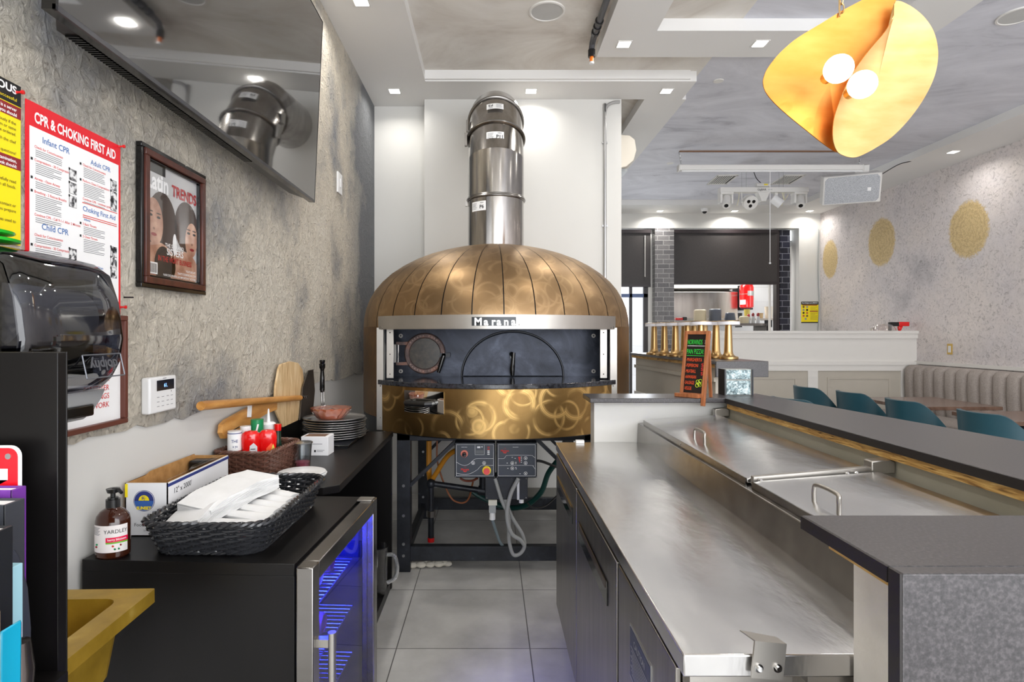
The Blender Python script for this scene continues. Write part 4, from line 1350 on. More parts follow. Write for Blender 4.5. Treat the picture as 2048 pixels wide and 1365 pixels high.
cable('copper_wire', [W(874, 880, 3.8), W(876, 930, 3.8), W(898, 990, 3.8), W(918, 1006, 3.8), W(936, 1000, 3.8), W(946, 965, 3.75)], 0.006, plain('brown_wire', (142, 84, 50), 0.4), 'thin brown wire looping low between the gas pipe and the control panel')
cable('copper_wire', [W(920, 957, 3.5), W(930, 962, 3.5), W(945, 962, 3.52), W(955, 957, 3.5)], 0.007, plain('rust_wire', (120, 60, 40), 0.4), 'short rust-coloured wire curled right under the left control panel')
cable('black_cable', [W(1054, 1006, 3.5), W(1066, 1016, 3.52), W(1092, 1012, 3.6), W(1116, 990, 3.7)], 0.005, black_plastic, 'thin black cable sagging from the junction box toward the steel counter')
cable('black_cable', [W(1071, 922, 3.42), W(1085, 924, 3.42), W(1112, 934, 3.46), W(1130, 940, 3.5)], 0.008, black_plastic, 'black cable leaving the right side of the control panel')
mb = MB()
for k in range(9):
    mb.ball((k * 0.027 - 0.1, random.uniform(-.015, .015), random.uniform(0.02, 0.03)), random.uniform(0.014, 0.024), plain('expanding_foam', (206, 200, 186), 0.9), 10, (1.4, 1, 0.9))
tag(put(mb.build('foam_filler'), (-0.38, 3.56, 0.0)), 'lumpy cream foam squeezed under the front rail of the oven stand', 'foam')
# ================================================================== THINGS ON THE PLASTER WALL
Q = R(90)
# television
t = thing('television', 'large flat black television hung high on the plaster wall, tilted down', 'television', (-0.883, 2.04, 2.088), rz=Q, rx=R(2.6))
tw, th_ = 0.865, 0.905
scr = plain('television_screen', (24, 25, 28), 0.05, spec=1.0, var=0.0)
scr.node_tree.nodes['Principled BSDF'].inputs['Coat Weight'].default_value = 1.0
scr.node_tree.nodes['Principled BSDF'].inputs['Coat Roughness'].default_value = 0.03
scr.node_tree.nodes['Principled BSDF'].inputs['Coat IOR'].default_value = 2.1
MB().box(-tw + 0.008, tw - 0.006, -0.002, 0.004, 0.012, th_ - 0.006, scr).build('screen', t)
MB().box(-tw, tw, 0.004, 0.026, 0.0, th_, black_gloss).box(-tw, tw, -0.003, 0.004, 0, 0.011, plain('bezel_strip', (70, 70, 74), 0.25, 0.6)).box(-tw, -tw + 0.007, -0.003, 0.004, 0, th_, black_gloss).box(tw - 0.005, tw, -0.003, 0.004, 0, th_, black_gloss).box(-tw, tw, -0.003, 0.004, th_ - 0.005, th_, black_gloss).build('bezel', t)
sl = MB().prism([(-tw + 0.03, 0.02), (-tw + 0.10, 0.07), (tw - 0.16, 0.07), (tw - 0.03, 0.02)], 0.006, th_ - 0.05, black_plastic, 'xy')
for k in range(90):
    x = -tw + 0.12 + k * 0.0105
    sl.box(x, x + 0.004, 0.035, 0.066, 0.002, 0.007, black_gloss)
sl.build('rear_housing', t)
MB().box(-0.3, 0.3, 0.07, 0.125, 0.12, 0.42, black_metal).build('wall_bracket', t)

# CPR poster
t = thing('first_aid_poster', 'white first aid poster with red border, CPR and choking instructions', 'poster', (LW + 0.004, 1.4605, 1.72), rz=Q)
w, h0 = 0.165, 0.236
MB().box(-w, w, -0.001, 0.0012, -h0, h0, plain('poster_red', (226, 20, 38), 0.35, var=0.02)).build('sheet', t)
p = MB()
p.sheet(-w + 0.009, w - 0.009, -h0 + 0.012, h0 - 0.056, -0.0016, paper_white)
p.text('CPR & CHOKING FIRST AID', 0.034, 0, h0 - 0.044, -0.0022, white_ink, align='c', bold=0.03, wid=0.285)
for (txt, x, z, s_) in (('Infant CPR', -0.075, 0.152, 0.020), ('Child CPR', -0.078, -0.048, 0.020), ('Adult CPR', 0.082, 0.150, 0.018), ('Choking First Aid', 0.078, 0.024, 0.018), ('Adults & Children', 0.055, -0.118, 0.010), ('Infants', 0.03, 0.0, 0.009)):
    p.text(txt, s_, x, z, -0.002, blue_ink, align='c', bold=0.01)
blkw = noisy('printed_photo', [(0.42, (30, 30, 34)), (0.5, (150, 150, 152)), (0.58, (232, 232, 232))], 60, 0.6, detail=2)
for (x0, heads) in ((-0.142, (('Check for Consciousness', 0.134, 4, 0), ('Compressions - 30 Compressions', 0.104, 6, 1), ('Airway - Open Airway', 0.062, 4, 1), ('Breathing - 2 Rescue Breaths', 0.032, 9, 1), ('Continue CPR - Call 9-1-1 After 2 Minutes', -0.020, 3, 0), ('Check for Consciousness', -0.066, 3, 0), ('Compressions - 30 Compressions', -0.090, 5, 1), ('Airway - Open Airway', -0.128, 4, 1), ('Breathing - 2 Rescue Breaths', -0.158, 6, 1))),
                   (0.014, (('Check for Consciousness', 0.138, 6, 1), ('Perform Chest Compressions', 0.098, 8, 1), ('Continue CPR - continue cycles', 0.052, 1, 0), ('5 Back Thrusts', -0.012, 5, 1), ('5 Chest Thrusts', -0.044, 8, 1), ('Apply Thrusts', -0.128, 6, 1)))):
    for (txt, z, nl, num) in heads:
        p.text(txt, 0.0085, x0, z, -0.002, red_ink, bold=0.01)
        if num:
            p.sheet(x0 - 0.011, x0 - 0.005, z, z + 0.006, -0.002, ink)
        p.lines(x0 + 0.003, x0 + 0.085, z - 0.004, nl, 0.0044, 0.0015, -0.002, grey_ink)
p.sheet(0.012, 0.15, 0.0435, 0.0455, -0.002, red_ink)
for z in (0.012, 0.007):
    p.sheet(0.014, 0.148, z, z + 0.002, -0.002, red_ink)
for (x, zs) in ((-0.030, (0.118, 0.085, 0.052, -0.078, -0.110, -0.142)), (0.126, (0.132, 0.102, 0.076, -0.05, -0.078, -0.108))):
    for z in zs:
        p.sheet(x - 0.004, x + 0.022, z - 0.028, z, -0.002, ink)
        p.sheet(x - 0.0032, x + 0.0212, z - 0.0272, z - 0.0008, -0.0022, blkw)
        p.sheet(x - 0.006, x - 0.001, z - 0.004, z + 0.002, -0.0024, ink)
p.build('printing', t)

# allergy poster (its right half is in view)
t = thing('allergy_poster', 'yellow and black food allergy poster at the left edge beside the first aid poster', 'poster', (LW + 0.004, 1.105, 1.80), rz=Q)
w, h0 = 0.176, 0.175
MB().box(-w, w, -0.001, 0.0012, -h0, h0, yellow).build('sheet', t)
p = MB()
p.sheet(-w, w, h0 - 0.046, h0, -0.0016, ink)
p.text('Food allergies can be SERIOUS', 0.023, w - 0.012, h0 - 0.022, -0.002, white_ink, align='r', bold=0.03, wid=0.32)
p.text('Do you know what to do if a customer is allergic successful', 0.010, w - 0.012, h0 - 0.038, -0.002, yellow, align='r', wid=0.30)
for z, l1, l2 in ((h0 - 0.068, 'If it is a server', 'or employee you should'), (h0 - 0.180, 'To avoid contamination,', 'each cook should:')):
    p.sheet(-w, w, z - 0.006, z + 0.020, -0.0016, maroon_ink)
    p.text(l1, 0.010, w - 0.012, z + 0.008, -0.002, white_ink, align='r', bold=0.02)
    p.text(l2, 0.010, w - 0.012, z - 0.003, -0.002, white_ink, align='r', bold=0.02)
for z, s_ in ((0.085, 'Take the guest seriously if the'), (0.073, 'guest orders an item or same'), (0.061, 'dish they once ordered.'), (0.044, 'Consult with the chef'), (0.020, 'Answer all questions!'), (-0.042, 'Carefully read'), (-0.054, 'labels on all foods.'), (-0.094, 'Avoid contact or'), (-0.106, 'touching foods you prepare'), (-0.128, 'Change gloves used to'), (-0.155, 'handle food before')):
    p.text(s_, 0.0098, w - 0.014, z, -0.002, ink, align='r')
p.build('printing', t)

# magazine in a frame
t = thing('framed_magazine_cover', 'framed magazine cover with two women in a dark mahogany frame', 'picture', (LW + 0.004, 1.888, 1.782), rz=Q)
w, h0 = 0.192, 0.2135
mb = MB()
for (r0, r1, dp) in ((0.0, 0.014, 0.018), (0.014, 0.034, 0.024), (0.034, 0.041, 0.015)):
    m_ = black_gloss if r0 == 0.0 or r0 > 0.03 else mahog
    for (x0, x1, z0, z1) in ((-w + r0, w - r0, h0 - r1, h0 - r0), (-w + r0, w - r0, -h0 + r0, -h0 + r1), (-w + r0, -w + r1, -h0 + r1, h0 - r1), (w - r1, w - r0, -h0 + r1, h0 - r1)):
        mb.box(x0, x1, -dp, 0, z0, z1, m_)
mb.build('frame', t, bevel=0.002)
p = MB()
iw, ih = w - 0.041, h0 - 0.041
p.sheet(-iw, iw, -ih, ih, -0.004, plain('cover_backdrop', (196, 196, 196), 0.5))
skin = noisy('printed_skin', [(0.35, (150, 100, 78)), (0.6, (206, 164, 140)), (0.8, (222, 186, 164))], 12, 0.5)
hair = plain('printed_hair', (58, 42, 36), 0.5)


def blob(cx3, cz3, rx3, rz3, y, m_, a0=0, rot=0.0):
    pts = [(cx3 + rx3 * math.cos(q) * math.cos(rot) - rz3 * math.sin(q) * math.sin(rot), cz3 + rx3 * math.cos(q) * math.sin(rot) + rz3 * math.sin(q) * math.cos(rot)) for q in [2 * PI * i / 28 for i in range(28)]]
    pts = [(max(-iw, min(iw, a)), max(-ih, min(ih, b))) for a, b in pts]
    p.add([(a, y, b) for a, b in pts], [tuple(range(28))], m_)


blob(-0.06, -0.02, 0.085, 0.115, -0.0045, hair)
blob(0.085, 0.01, 0.075, 0.085, -0.0045, hair)
blob(-0.085, -0.135, 0.10, 0.07, -0.0047, skin)
blob(0.07, -0.135, 0.09, 0.06, -0.0047, skin)
blob(-0.055, -0.135, 0.05, 0.06, -0.0048, plain('black_top', (30, 26, 26), 0.6))
blob(-0.105, -0.005, 0.047, 0.072, -0.0050, skin, rot=0.1)
blob(0.115, -0.03, 0.040, 0.060, -0.0050, skin, rot=-0.12)
for (ex, ez) in ((-0.125, 0.012), (-0.083, 0.010), (0.096, -0.008), (0.133, -0.008)):
    blob(ex, ez, 0.010, 0.004, -0.0053, ink)
    blob(ex, ez + 0.012, 0.013, 0.0022, -0.0053, hair)
for (ex, ez) in ((-0.108, -0.045), (0.118, -0.062)):
    blob(ex, ez, 0.015, 0.005, -0.0053, maroon_ink)
    blob(ex, ez + 0.018, 0.006, 0.004, -0.0052, plain('printed_shade', (140, 98, 80), 0.5))
blob(0.01, -0.06, 0.012, 0.035, -0.0049, paper_white)
p.sheet(-iw, -0.045, ih - 0.028, ih, -0.0052, ink)
p.text('Latin', 0.074, -iw + 0.004, ih - 0.078, -0.0056, white_ink, bold=0.03, wid=0.118)
p.text('TRENDS', 0.050, iw - 0.004, ih - 0.076, -0.0056, plain('cover_red', (176, 28, 34), 0.5, var=0), align='r', bold=0.03, wid=0.155)
p.text('THE SERRANO', 0.017, 0.008, -0.074, -0.0056, white_ink, align='c', bold=0.02)
p.text('SISTERS', 0.030, 0.012, -0.098, -0.0056, white_ink, align='c', bold=0.02)
p.text("IN THE WORT BUSINESS", 0.024, 0.014, -0.122, -0.0056, plain('cover_red', (176, 28, 34), 0.5, var=0), align='c', bold=0.02, wid=0.20)
p.text('YOUTUBE HIT:', 0.010, iw - 0.008, -0.143, -0.0056, white_ink, align='r', bold=0.01)
p.text("THAT'S DOMINICAN.COM", 0.010, iw - 0.008, -0.155, -0.0056, white_ink, align='r', bold=0.01)
p.text('NARCISO RIVERA AS IMPORTANT AS EVER', 0.010, iw - 0.008, -0.167, -0.0056, white_ink, align='r', bold=0.01, wid=0.20)
p.sheet(-iw + 0.002, -iw + 0.062, -ih + 0.006, -ih + 0.042, -0.0054, white_ink)
x = -iw + 0.006
while x < -iw + 0.056:
    wq = random.choice((0.001, 0.0018, 0.0026))
    p.sheet(x, x + wq, -ih + 0.010, -ih + 0.038, -0.0057, ink)
    x += wq + random.choice((0.0012, 0.002))
p.build('cover', t)
MB().sheet(-iw, iw, -ih, ih, -0.008, glassy('picture_glass', (252, 252, 252), 0.05)).build('glass', t)

# framed notice behind the dispenser
t = thing('framed_notice', 'white notice with red lettering in a thin brown frame behind the towel dispenser', 'picture', (LW + 0.004, 1.405, 1.332), rz=Q)
w, h0 = 0.229, 0.150
mb = MB()
for (x0, x1, z0, z1) in ((-w, w, h0 - 0.014, h0), (-w, w, -h0, -h0 + 0.014), (-w, -w + 0.014, -h0 + 0.014, h0 - 0.014), (w - 0.014, w, -h0 + 0.014, h0 - 0.014)):
    mb.box(x0, x1, -0.018, 0, z0, z1, brown_frame)
mb.build('frame', t, bevel=0.002)
p = MB().sheet(-w + 0.014, w - 0.014, -h0 + 0.014, h0 - 0.014, -0.004, paper_white)
for z, s_ in ((0.075, 'MUST CLEAN'), (0.045, 'HANDS AFTER'), (0.012, 'RESTROOM.'), (-0.028, 'EMPLOYEES MUST.'), (-0.052, 'SANITIZER'), (-0.074, 'BEFORE ALL SERVINGS'), (-0.097, 'RETURNING TO WORK')):
    p.text(s_, 0.021, w - 0.062, z, -0.005, red_ink, align='r')
p.build('notice_sheet', t)

# push pins
for (y, z, m_, lab) in ((1.268, 1.958, red, 'red push pin at the top right corner of the yellow poster'), (1.618, 1.953, red, 'red push pin at the top right corner of the first aid poster'), (1.625, 1.506, red, 'red push pin at the lower right corner of the first aid poster'), (1.64, 1.534, black_plastic, 'black pin sticking out at the right edge of the first aid poster')):
    o = MB()
    o.X = Matrix.Rotation(R(90), 4, 'Y')
    o.lathe([(0.0, 0), (0.0035, 0.001), (0.0025, 0.003), (0.0022, 0.010), (0.0045, 0.012), (0.0045, 0.016), (0, 0.017)] if m_ is red else [(0.0022, 0), (0.0022, 0.026), (0.0, 0.028)], m_, n=12)
    tag(put(o.build('push_pin'), (LW + 0.006, y, z)), lab, 'push pin')

# thermostat
t = thing('wall_thermostat', 'white wall thermostat with a small dark display reading sixty-one', 'thermostat', (LW, 1.80, 1.245), rz=Q)
MB().box(-0.073, 0.073, -0.028, 0, -0.055, 0.055, white_plastic).build('casing', t, bevel=0.006, seg=3)
MB().sheet(-0.038, 0.058, 0.012, 0.044, -0.0286, plain('display_black', (22, 24, 34), 0.15, var=0)).build('display', t)
dg = plain('display_glow', (120, 170, 255), 0.5, emit=2.0)
MB().text('61.', 0.016, 0.010, 0.022, -0.0290, dg, align='c', bold=0.01).build('digits', t)
mb = MB()
for z in (-0.008, -0.022, -0.036):
    for x in (-0.03, -0.005, 0.022, 0.045):
        mb.sheet(x - 0.007, x + 0.006, z, z + 0.0016, -0.0286, grey_ink)
mb.sheet(-0.006, 0.014, 0.048, 0.0502, -0.0286, grey_ink)
mb.sheet(0.040, 0.043, 0.004, 0.008, -0.0286, ink)
mb.build('button_marks', t)
# blank plate high on the far wall
tag(put(MB().box(-0.055, 0.055, -0.012, 0, -0.07, 0.07, white_plastic).box(-0.012, 0.012, -0.018, -0.012, -0.03, 0.03, white_plastic).build('switch_plate', None, bevel=0.004), (LW, 3.97, 2.46), rz=Q), 'small white switch plate high on the plaster wall right of the television', 'switch')

# paper towel dispenser
t = thing('paper_towel_dispenser', 'smoked plastic paper towel dispenser fixed to the plaster wall', 'dispenser', (LW + 0.02, 1.172, 1.25), rz=Q)
prof_c = [(-0.02, 0.345), (-0.08, 0.350), (-0.14, 0.335), (-0.175, 0.310), (-0.195, 0.25), (-0.205, 0.17), (-0.198, 0.12), (-0.18, 0.085), (-0.155, 0.060)]
rows = []
xs = [-0.145, -0.143, -0.135, -0.12, -0.06, 0, 0.06, 0.12, 0.132, 0.138, 0.140]
for x in xs:
    e = max(0, abs(x + 0.0025) - 0.115) / 0.03
    k = 1 - 0.10 * e ** 2
    rows.append([(x, y * k, 0.19 + (z - 0.19) * (1 - 0.05 * e * e)) for y, z in prof_c])
mb = MB().grid(rows, smoke)
for x, k in ((-0.145, 0.9), (0.140, 0.93)):
    mb.add([(x, y * k, 0.19 + (z - 0.19) * 0.955) for y, z in prof_c] + [(x, 0.0, 0.345), (x, 0.0, 0.06)][::1], [tuple(range(len(prof_c))) + (len(prof_c) + 1, len(prof_c))], smoke)
mb.build('front_cover', t, sharp=50)
MB().box(-0.10, 0.10, -0.03, 0.014, 0.26, 0.34, black_plastic).build('wall_mount', t)
MB().box(-0.148, 0.143, -0.03, -0.004, 0.0, 0.345, plain('charcoal_plastic', (36, 38, 44), 0.25)).build('back_plate', t, bevel=0.005)
chin = [(-0.025, 0.058), (-0.155, 0.058), (-0.145, 0.035), (-0.125, 0.005), (-0.105, -0.012), (-0.025, -0.012)]
MB().prism(chin, -0.142, 0.137, plain('silver_chin', (150, 152, 154), 0.25, 0.3), 'yz').box(-0.120, 0.118, -0.142, -0.112, 0.0, 0.026, black_gloss).build('chin', t, bevel=0.004)
MB().cyl((-0.11, -0.105, 0.215), (0.095, -0.105, 0.215), 0.062, plain('towel_paper', (226, 224, 216), 0.9), n=36).build('paper_roll', t)
MB().cyl((-0.13, -0.105, 0.215), (0.13, -0.105, 0.215), 0.02, black_plastic, n=16).box(-0.135, -0.125, -0.14, -0.02, 0.15, 0.28, black_plastic).box(0.105, 0.13, -0.13, -0.02, 0.09, 0.30, black_plastic).build('roll_holder', t)
mb = MB()
mb.X = Matrix.Translation((0.055, -0.2045, 0.118)) @ Matrix.Rotation(R(-12), 4, 'X') @ Matrix.Rotation(PI, 4, 'Y')
mb.text('dolphy', 0.032, 0, -0.008, 0, plain('raised_logo', (96, 98, 104), 0.3, 0.4), align='c', bold=0.015)
for a, b in (((-0.06, -0.02), (0.06, -0.02)), ((-0.06, 0.028), (0.06, 0.028)), ((-0.06, -0.02), (-0.06, 0.028)), ((0.06, -0.02), (0.06, 0.028))):
    mb.tube([(a[0], 0, a[1]), (b[0], 0, b[1])], 0.0011, plain('raised_logo', (96, 98, 104), 0.3, 0.4), 5)
mb.build('logo', t, solid=0.0012)
# green lids on top of it
for k, (y, z, lab) in enumerate(((1.07, 1.603, 'bright green plastic lid lying on top of the towel dispenser'), (1.055, 1.616, 'second green plastic lid stacked on the lid above the dispenser'))):
    o = MB().lathe([(0.0, 0.002), (0.055, 0.0), (0.070, 0.003), (0.071, 0.008), (0.06, 0.010), (0, 0.008)], plain('bright_green', (34, 178, 44), 0.3), n=36)
    tag(put(o.build('green_plastic_disc'), (-0.955, y, z), rx=R(0), ry=R(3)), lab, 'plastic disc')

# ================================================================== FOREGROUND RACK AT THE LEFT EDGE
t = thing('organiser_rack', 'black wooden rack at the left edge holding books and binders', 'rack', (-0.82, 0.78, 0.95))
MB().box(-0.221, 0.224, 0.02, 0.036, 0.0, 0.455, black_lam).box(-0.221, 0.2245, 0.036, 0.0385, 0.0, 0.4555, black_lam).build('back_board', t, bevel=0.001)
MB().box(-0.221, 0.238, -0.22, 0.02, 0.0, 0.016, black_lam).build('shelf_board', t)
MB().box(-0.221, -0.20, -0.22, 0.02, -0.10, 0.30, black_lam).build('wall_bracket', t)
zb = 0.966
# red sign
t = thing('red_sign', 'red sign with rounded corners and a white letter M, behind the books', 'sign', (-0.69, 0.772, zb))
o_ = rrect(0.13, 0.316, 0.014)
MB().prism([(x, z + 0.158) for x, z in o_], 0.0, 0.003, white_ink).build('backing', t)
MB().prism([(x, z + 0.158) for x, z in rrect(0.124, 0.310, 0.012)], -0.0008, 0.0, plain('sign_red', (232, 20, 36), 0.3, var=0)).build('red_face', t)
mb = MB()
mb.X = Matrix.Translation((0.026, -0.0016, 0.258)) @ Matrix.Rotation(R(-90), 4, 'Y')
mb.text('M', 0.075, 0, -0.020, 0, white_ink, align='c', bold=0.05)
mb.X = Matrix.Identity(4)
mb.cyl((0.050, -0.0008, 0.302), (0.050, -0.002, 0.302), 0.004, alu, n=10)
mb.build('lettering', t)
# books: x right edge, width, height, depth slot
bk = [('binder', 'purple-topped binder standing behind the black notebook', -0.611, 0.05, 0.265, 0.742, 0.765, (112, 52, 150)),
      ('binder', 'tall grey binder in front of the purple one', -0.589, 0.055, 0.257, 0.705, 0.735, (58, 60, 66)),
      ('notebook', 'black leather notebook leaning at the left edge', -0.544, 0.05, 0.2465, 0.642, 0.662, (26, 28, 32))]
for (nm, lab, xr, wd_, hh, y0, y1, c) in bk:
    t = thing(nm, lab, nm, (xr, y0, zb))
    m_ = plain('cover_%d' % c[0], c, 0.4)
    MB().box(-0.16, 0, 0, 0.002, 0, hh, m_).box(-0.16, 0, y1 - y0 - 0.002, y1 - y0, 0, hh, m_).box(-0.003, 0.0, 0, y1 - y0, 0, hh, m_).build('cover', t, bevel=0.001)
    MB().box(-0.158, -0.004, 0.002, y1 - y0 - 0.002, 0.003, hh - 0.003, paper_white).build('pages', t)
t = thing('book', 'book with a pale blue and pink fore-edge beside the zip pouch', 'book', (-0.5617, 0.668, zb))
MB().box(-0.14, 0, 0, 0.03, 0, 0.19, plain('pale_blue_cover', (160, 206, 220), 0.5)).build('cover', t, bevel=0.001)
MB().box(-0.0, 0.0012, 0.003, 0.027, 0.0, 0.12, plain('pink_edge', (222, 170, 190), 0.6)).build('fore_edge', t)
t = thing('zip_pouch', 'dark navy zip pouch with a curved brass zipper', 'pouch', (-0.606, 0.70, zb))
pts = [(-0.02, 0.0), (0.030, 0.0), (0.036, 0.05), (0.037, 0.10), (0.033, 0.15), (0.022, 0.19), (0.008, 0.212), (-0.02, 0.215)]
MB().prism(pts, -0.004, 0.022, plain('navy_fabric', (38, 42, 56), 0.7)).build('pouch_body', t, bevel=0.004)
mb = MB()
zp = bez([(0.016, -0.005, 0.195), (0.024, -0.005, 0.15), (0.027, -0.005, 0.10), (0.025, -0.005, 0.05), (0.020, -0.005, 0.0)], 22)
for i in range(0, len(zp) - 1, 1):
    p_ = zp[i]
    mb.box(p_.x - 0.005, p_.x + 0.004, p_.y - 0.003, p_.y + 0.001, p_.z - 0.0006, p_.z + 0.0008, brass)
mb.build('zipper', t)
t = thing('pen_holder', 'bright blue plastic holder with a black round fitting at the bottom left', 'holder', (-0.5435, 0.60, zb))
MB().prism([(-0.10, 0), (0.035, 0), (0.037, 0.158), (0.030, 0.150), (-0.02, 0.128), (-0.10, 0.11)], 0, 0.03, plain('cyan_plastic', (20, 168, 206), 0.25, coat=0.3)).build('holder_body', t, bevel=0.004)
MB().cyl((0.022, -0.0, 0.108), (0.022, -0.006, 0.108), 0.014, black_plastic, n=20).cyl((0.022, -0.006, 0.108), (0.022, -0.008, 0.108), 0.007, chrome, n=14).build('round_fitting', t)
t = thing('tape_roll', 'shiny silver wrapped roll behind the blue holder', 'roll', (-0.532, 0.655, zb), )
t.scale = (1, 1, 2.45)
MB().lathe([(0.012, 0), (0.0145, 0.01), (0.0135, 0.025), (0.015, 0.035), (0.011, 0.048), (0, 0.049)], plain('foil_wrap', (110, 102, 100), 0.2, 0.9), n=18).build('roll_body', t)
t = tag(put(MB().box(-0.05, 0.0, 0, 0.012, 0, 0.195, plain('brown_cardboard', (176, 150, 116), 0.85)).build('cardboard_sleeve', None, bevel=0.001), (-0.478, 0.555, zb)), 'thin brown cardboard sleeve at the bottom left corner', 'cardboard')

# gold sink
t = thing('hand_sink', 'small gold rectangular hand sink beside the black cabinet', 'sink', (-0.90, 1.10, 0.86), rz=R(2.0))
gx0, gx1, gy0, gy1 = -0.137, 0.155, -0.26, 0.195
ring0 = rrect(gx1 - gx0, gy1 - gy0, 0.004, 4, (gx0 + gx1) / 2, (gy0 + gy1) / 2)
ri = rrect(gx1 - gx0 - 0.075, gy1 - gy0 - 0.075, 0.03, 4, (gx0 + gx1) / 2 - 0.012, (gy0 + gy1) / 2 - 0.005)
rb = rrect(gx1 - gx0 - 0.11, gy1 - gy0 - 0.12, 0.04, 4, (gx0 + gx1) / 2 - 0.012, (gy0 + gy1) / 2 - 0.005)
rc = rrect(0.05, 0.10, 0.02, 4, (gx0 + gx1) / 2 - 0.012, (gy0 + gy1) / 2)
L = lambda ps, z: [(x, y, z) for x, y in ps]
MB().grid([L(ring0, -0.028), L(ring0, 0.0), L(ri, -0.002), L(ri, -0.012), L(rb, -0.15), L([(x * 0.9, y * 0.9) for x, y in rb], -0.165), L(rc, -0.17)], gold_paint, closed=True).add(L(rc, -0.17), [tuple(range(len(rc)))], plain('drain_grey', (120, 110, 80), 0.4, 0.8)).build('basin_top', t, solid=0.003, bevel=0.0)
ou = rrect(gx1 - gx0 - 0.055, gy1 - gy0 - 0.055, 0.04, 4, (gx0 + gx1) / 2 - 0.012, (gy0 + gy1) / 2)
ob = rrect(gx1 - gx0 - 0.085, gy1 - gy0 - 0.09, 0.05, 4, (gx0 + gx1) / 2 - 0.012, (gy0 + gy1) / 2)
oc = rrect(gx1 - gx0 - 0.14, gy1 - gy0 - 0.14, 0.05, 4, (gx0 + gx1) / 2 - 0.012, (gy0 + gy1) / 2)
MB().grid([L(ou, -0.012), L(ob, -0.15), L(oc, -0.182)], gold_paint, closed=True).add(L(oc, -0.182), [tuple(range(len(oc)))], gold_paint).build('basin_bowl', t)
MB().cyl((0, -0.03, -0.18), (0, -0.03, -0.30), 0.022, chrome, n=18).cyl((0, -0.03, -0.30), (-0.14, -0.03, -0.32), 0.018, chrome, n=14).build('drain_pipe', t)

# ================================================================== BEVERAGE COOLER
ca = R(-3.2)
co = thing('beverage_cooler', 'black glass-door drinks cooler with steel door frame and blue light inside', 'fridge', (-0.487, 1.440, 0.0), rz=ca)
# local: x right (door side at x=0), y away; body x -0.555..0, y 0..0.60
bw, bd, bh = 0.548, 0.60, 0.86
MB().box(-bw, 0, 0, bd, bh - 0.03, bh, black_lam).box(-bw, 0, 0, 0.03, 0.02, bh - 0.03, black_lam).box(-bw, 0, bd - 0.03, bd, 0.02, bh - 0.03, black_lam).box(-bw, -bw + 0.03, 0.03, bd - 0.03, 0.02, bh - 0.03, black_lam).box(-bw, 0, 0, bd, 0.02, 0.08, black_lam).build('cabinet', co, bevel=0.001)
MB().box(-bw + 0.03, 0, 0.03, 0.034, 0.08, bh - 0.03, plain('cooler_liner', (40, 42, 60), 0.4)).box(-bw + 0.03, 0, bd - 0.034, bd - 0.03, 0.08, bh - 0.03, plain('cooler_liner', (40, 42, 60), 0.4)).box(-bw + 0.03, -bw + 0.034, 0.03, bd - 0.03, 0.08, bh - 0.03, plain('cooler_liner', (40, 42, 60), 0.4)).build('liner', co)
for (x, y) in ((-0.04, 0.04), (-0.04, bd - 0.04), (-bw + 0.04, 0.04), (-bw + 0.04, bd - 0.04)):
    MB().cyl((x, y, 0), (x, y, 0.025), 0.02, black_plastic, n=12).build('foot', co)
MB().box(0.002, 0.010, 0.01, bd - 0.01, 0.06, bh - 0.008, black_plastic).box(0.002, 0.010, 0.01, 0.05, 0.06, bh - 0.008, black_plastic).box(0, 0, 0, 0, 0, 0, black_plastic)
gk = MB()
for (y0, y1, z0, z1) in ((0.01, 0.045, 0.06, bh - 0.01), (bd - 0.045, bd - 0.01, 0.06, bh - 0.01), (0.045, bd - 0.045, 0.06, 0.10), (0.045, bd - 0.045, bh - 0.05, bh - 0.01)):
    gk.box(0.001, 0.012, y0, y1, z0, z1, black_plastic)
gk.build('door_gasket', co)
dr = MB()
fw = 0.045
for (y0, y1, z0, z1) in ((-0.02, -0.02 + fw, 0.05, bh), (bd - fw, bd, 0.05, bh), (-0.02 + fw, bd - fw, bh - fw, bh), (-0.02 + fw, bd - fw, 0.05, 0.05 + fw)):
    dr.box(0.012, 0.055, y0, y1, z0, z1, steel)
dd = dr.build('door_frame', co, bevel=0.003)
MB().box(0.030, 0.034, 0.025, bd - fw, 0.095, bh - fw, door_glass).build('door_pane', dd)
MB().box(0.055, 0.085, 0.000, 0.018, 0.655, 0.675, steel_fine).box(0.055, 0.085, 0.000, 0.018, 0.195, 0.215, steel_fine).cyl((0.092, 0.009, 0.18), (0.092, 0.009, 0.69), 0.010, steel_fine, n=18).build('door_handle', dd, bevel=0.0)
MB().box(0.0, 0.05, bd - 0.06, bd - 0.015, bh, bh + 0.005, steel_fine).build('hinge_plate', co, bevel=0.001)
MB().box(-0.22, -0.05, 0.08, bd - 0.08, bh - 0.036, bh - 0.031, blue_led).build('light_strip', co)
d = bpy.data.lights.new('cooler_glow', 'AREA')
d.shape, d.size, d.size_y, d.energy, d.color = 'RECTANGLE', 0.2, 0.4, 34.0, (0.02, 0.04, 1.0)
lo = bpy.data.objects.new('cooler_glow', d)
lo.location = (-0.60, 1.75, 0.815)
COL.objects.link(lo)
wire = plain('chrome_wire', (190, 192, 200), 0.25, 0.9)
for z in (0.66, 0.50, 0.34, 0.18):
    mb = MB()
    for k in range(21):
        y = 0.05 + k * 0.025
        mb.tube([(-bw + 0.05, y, z), (-0.02, y, z)], 0.0016, wire, 5)
    for x in (-bw + 0.05, -0.26, -0.02):
        mb.tube([(x, 0.04, z - 0.003), (x, bd - 0.04, z - 0.003)], 0.0026, wire, 5)
    mb.build('wire_shelf', co)
Mc = Matrix.Translation((-0.487, 1.440, 0)) @ Matrix.Rotation(ca, 4, 'Z')
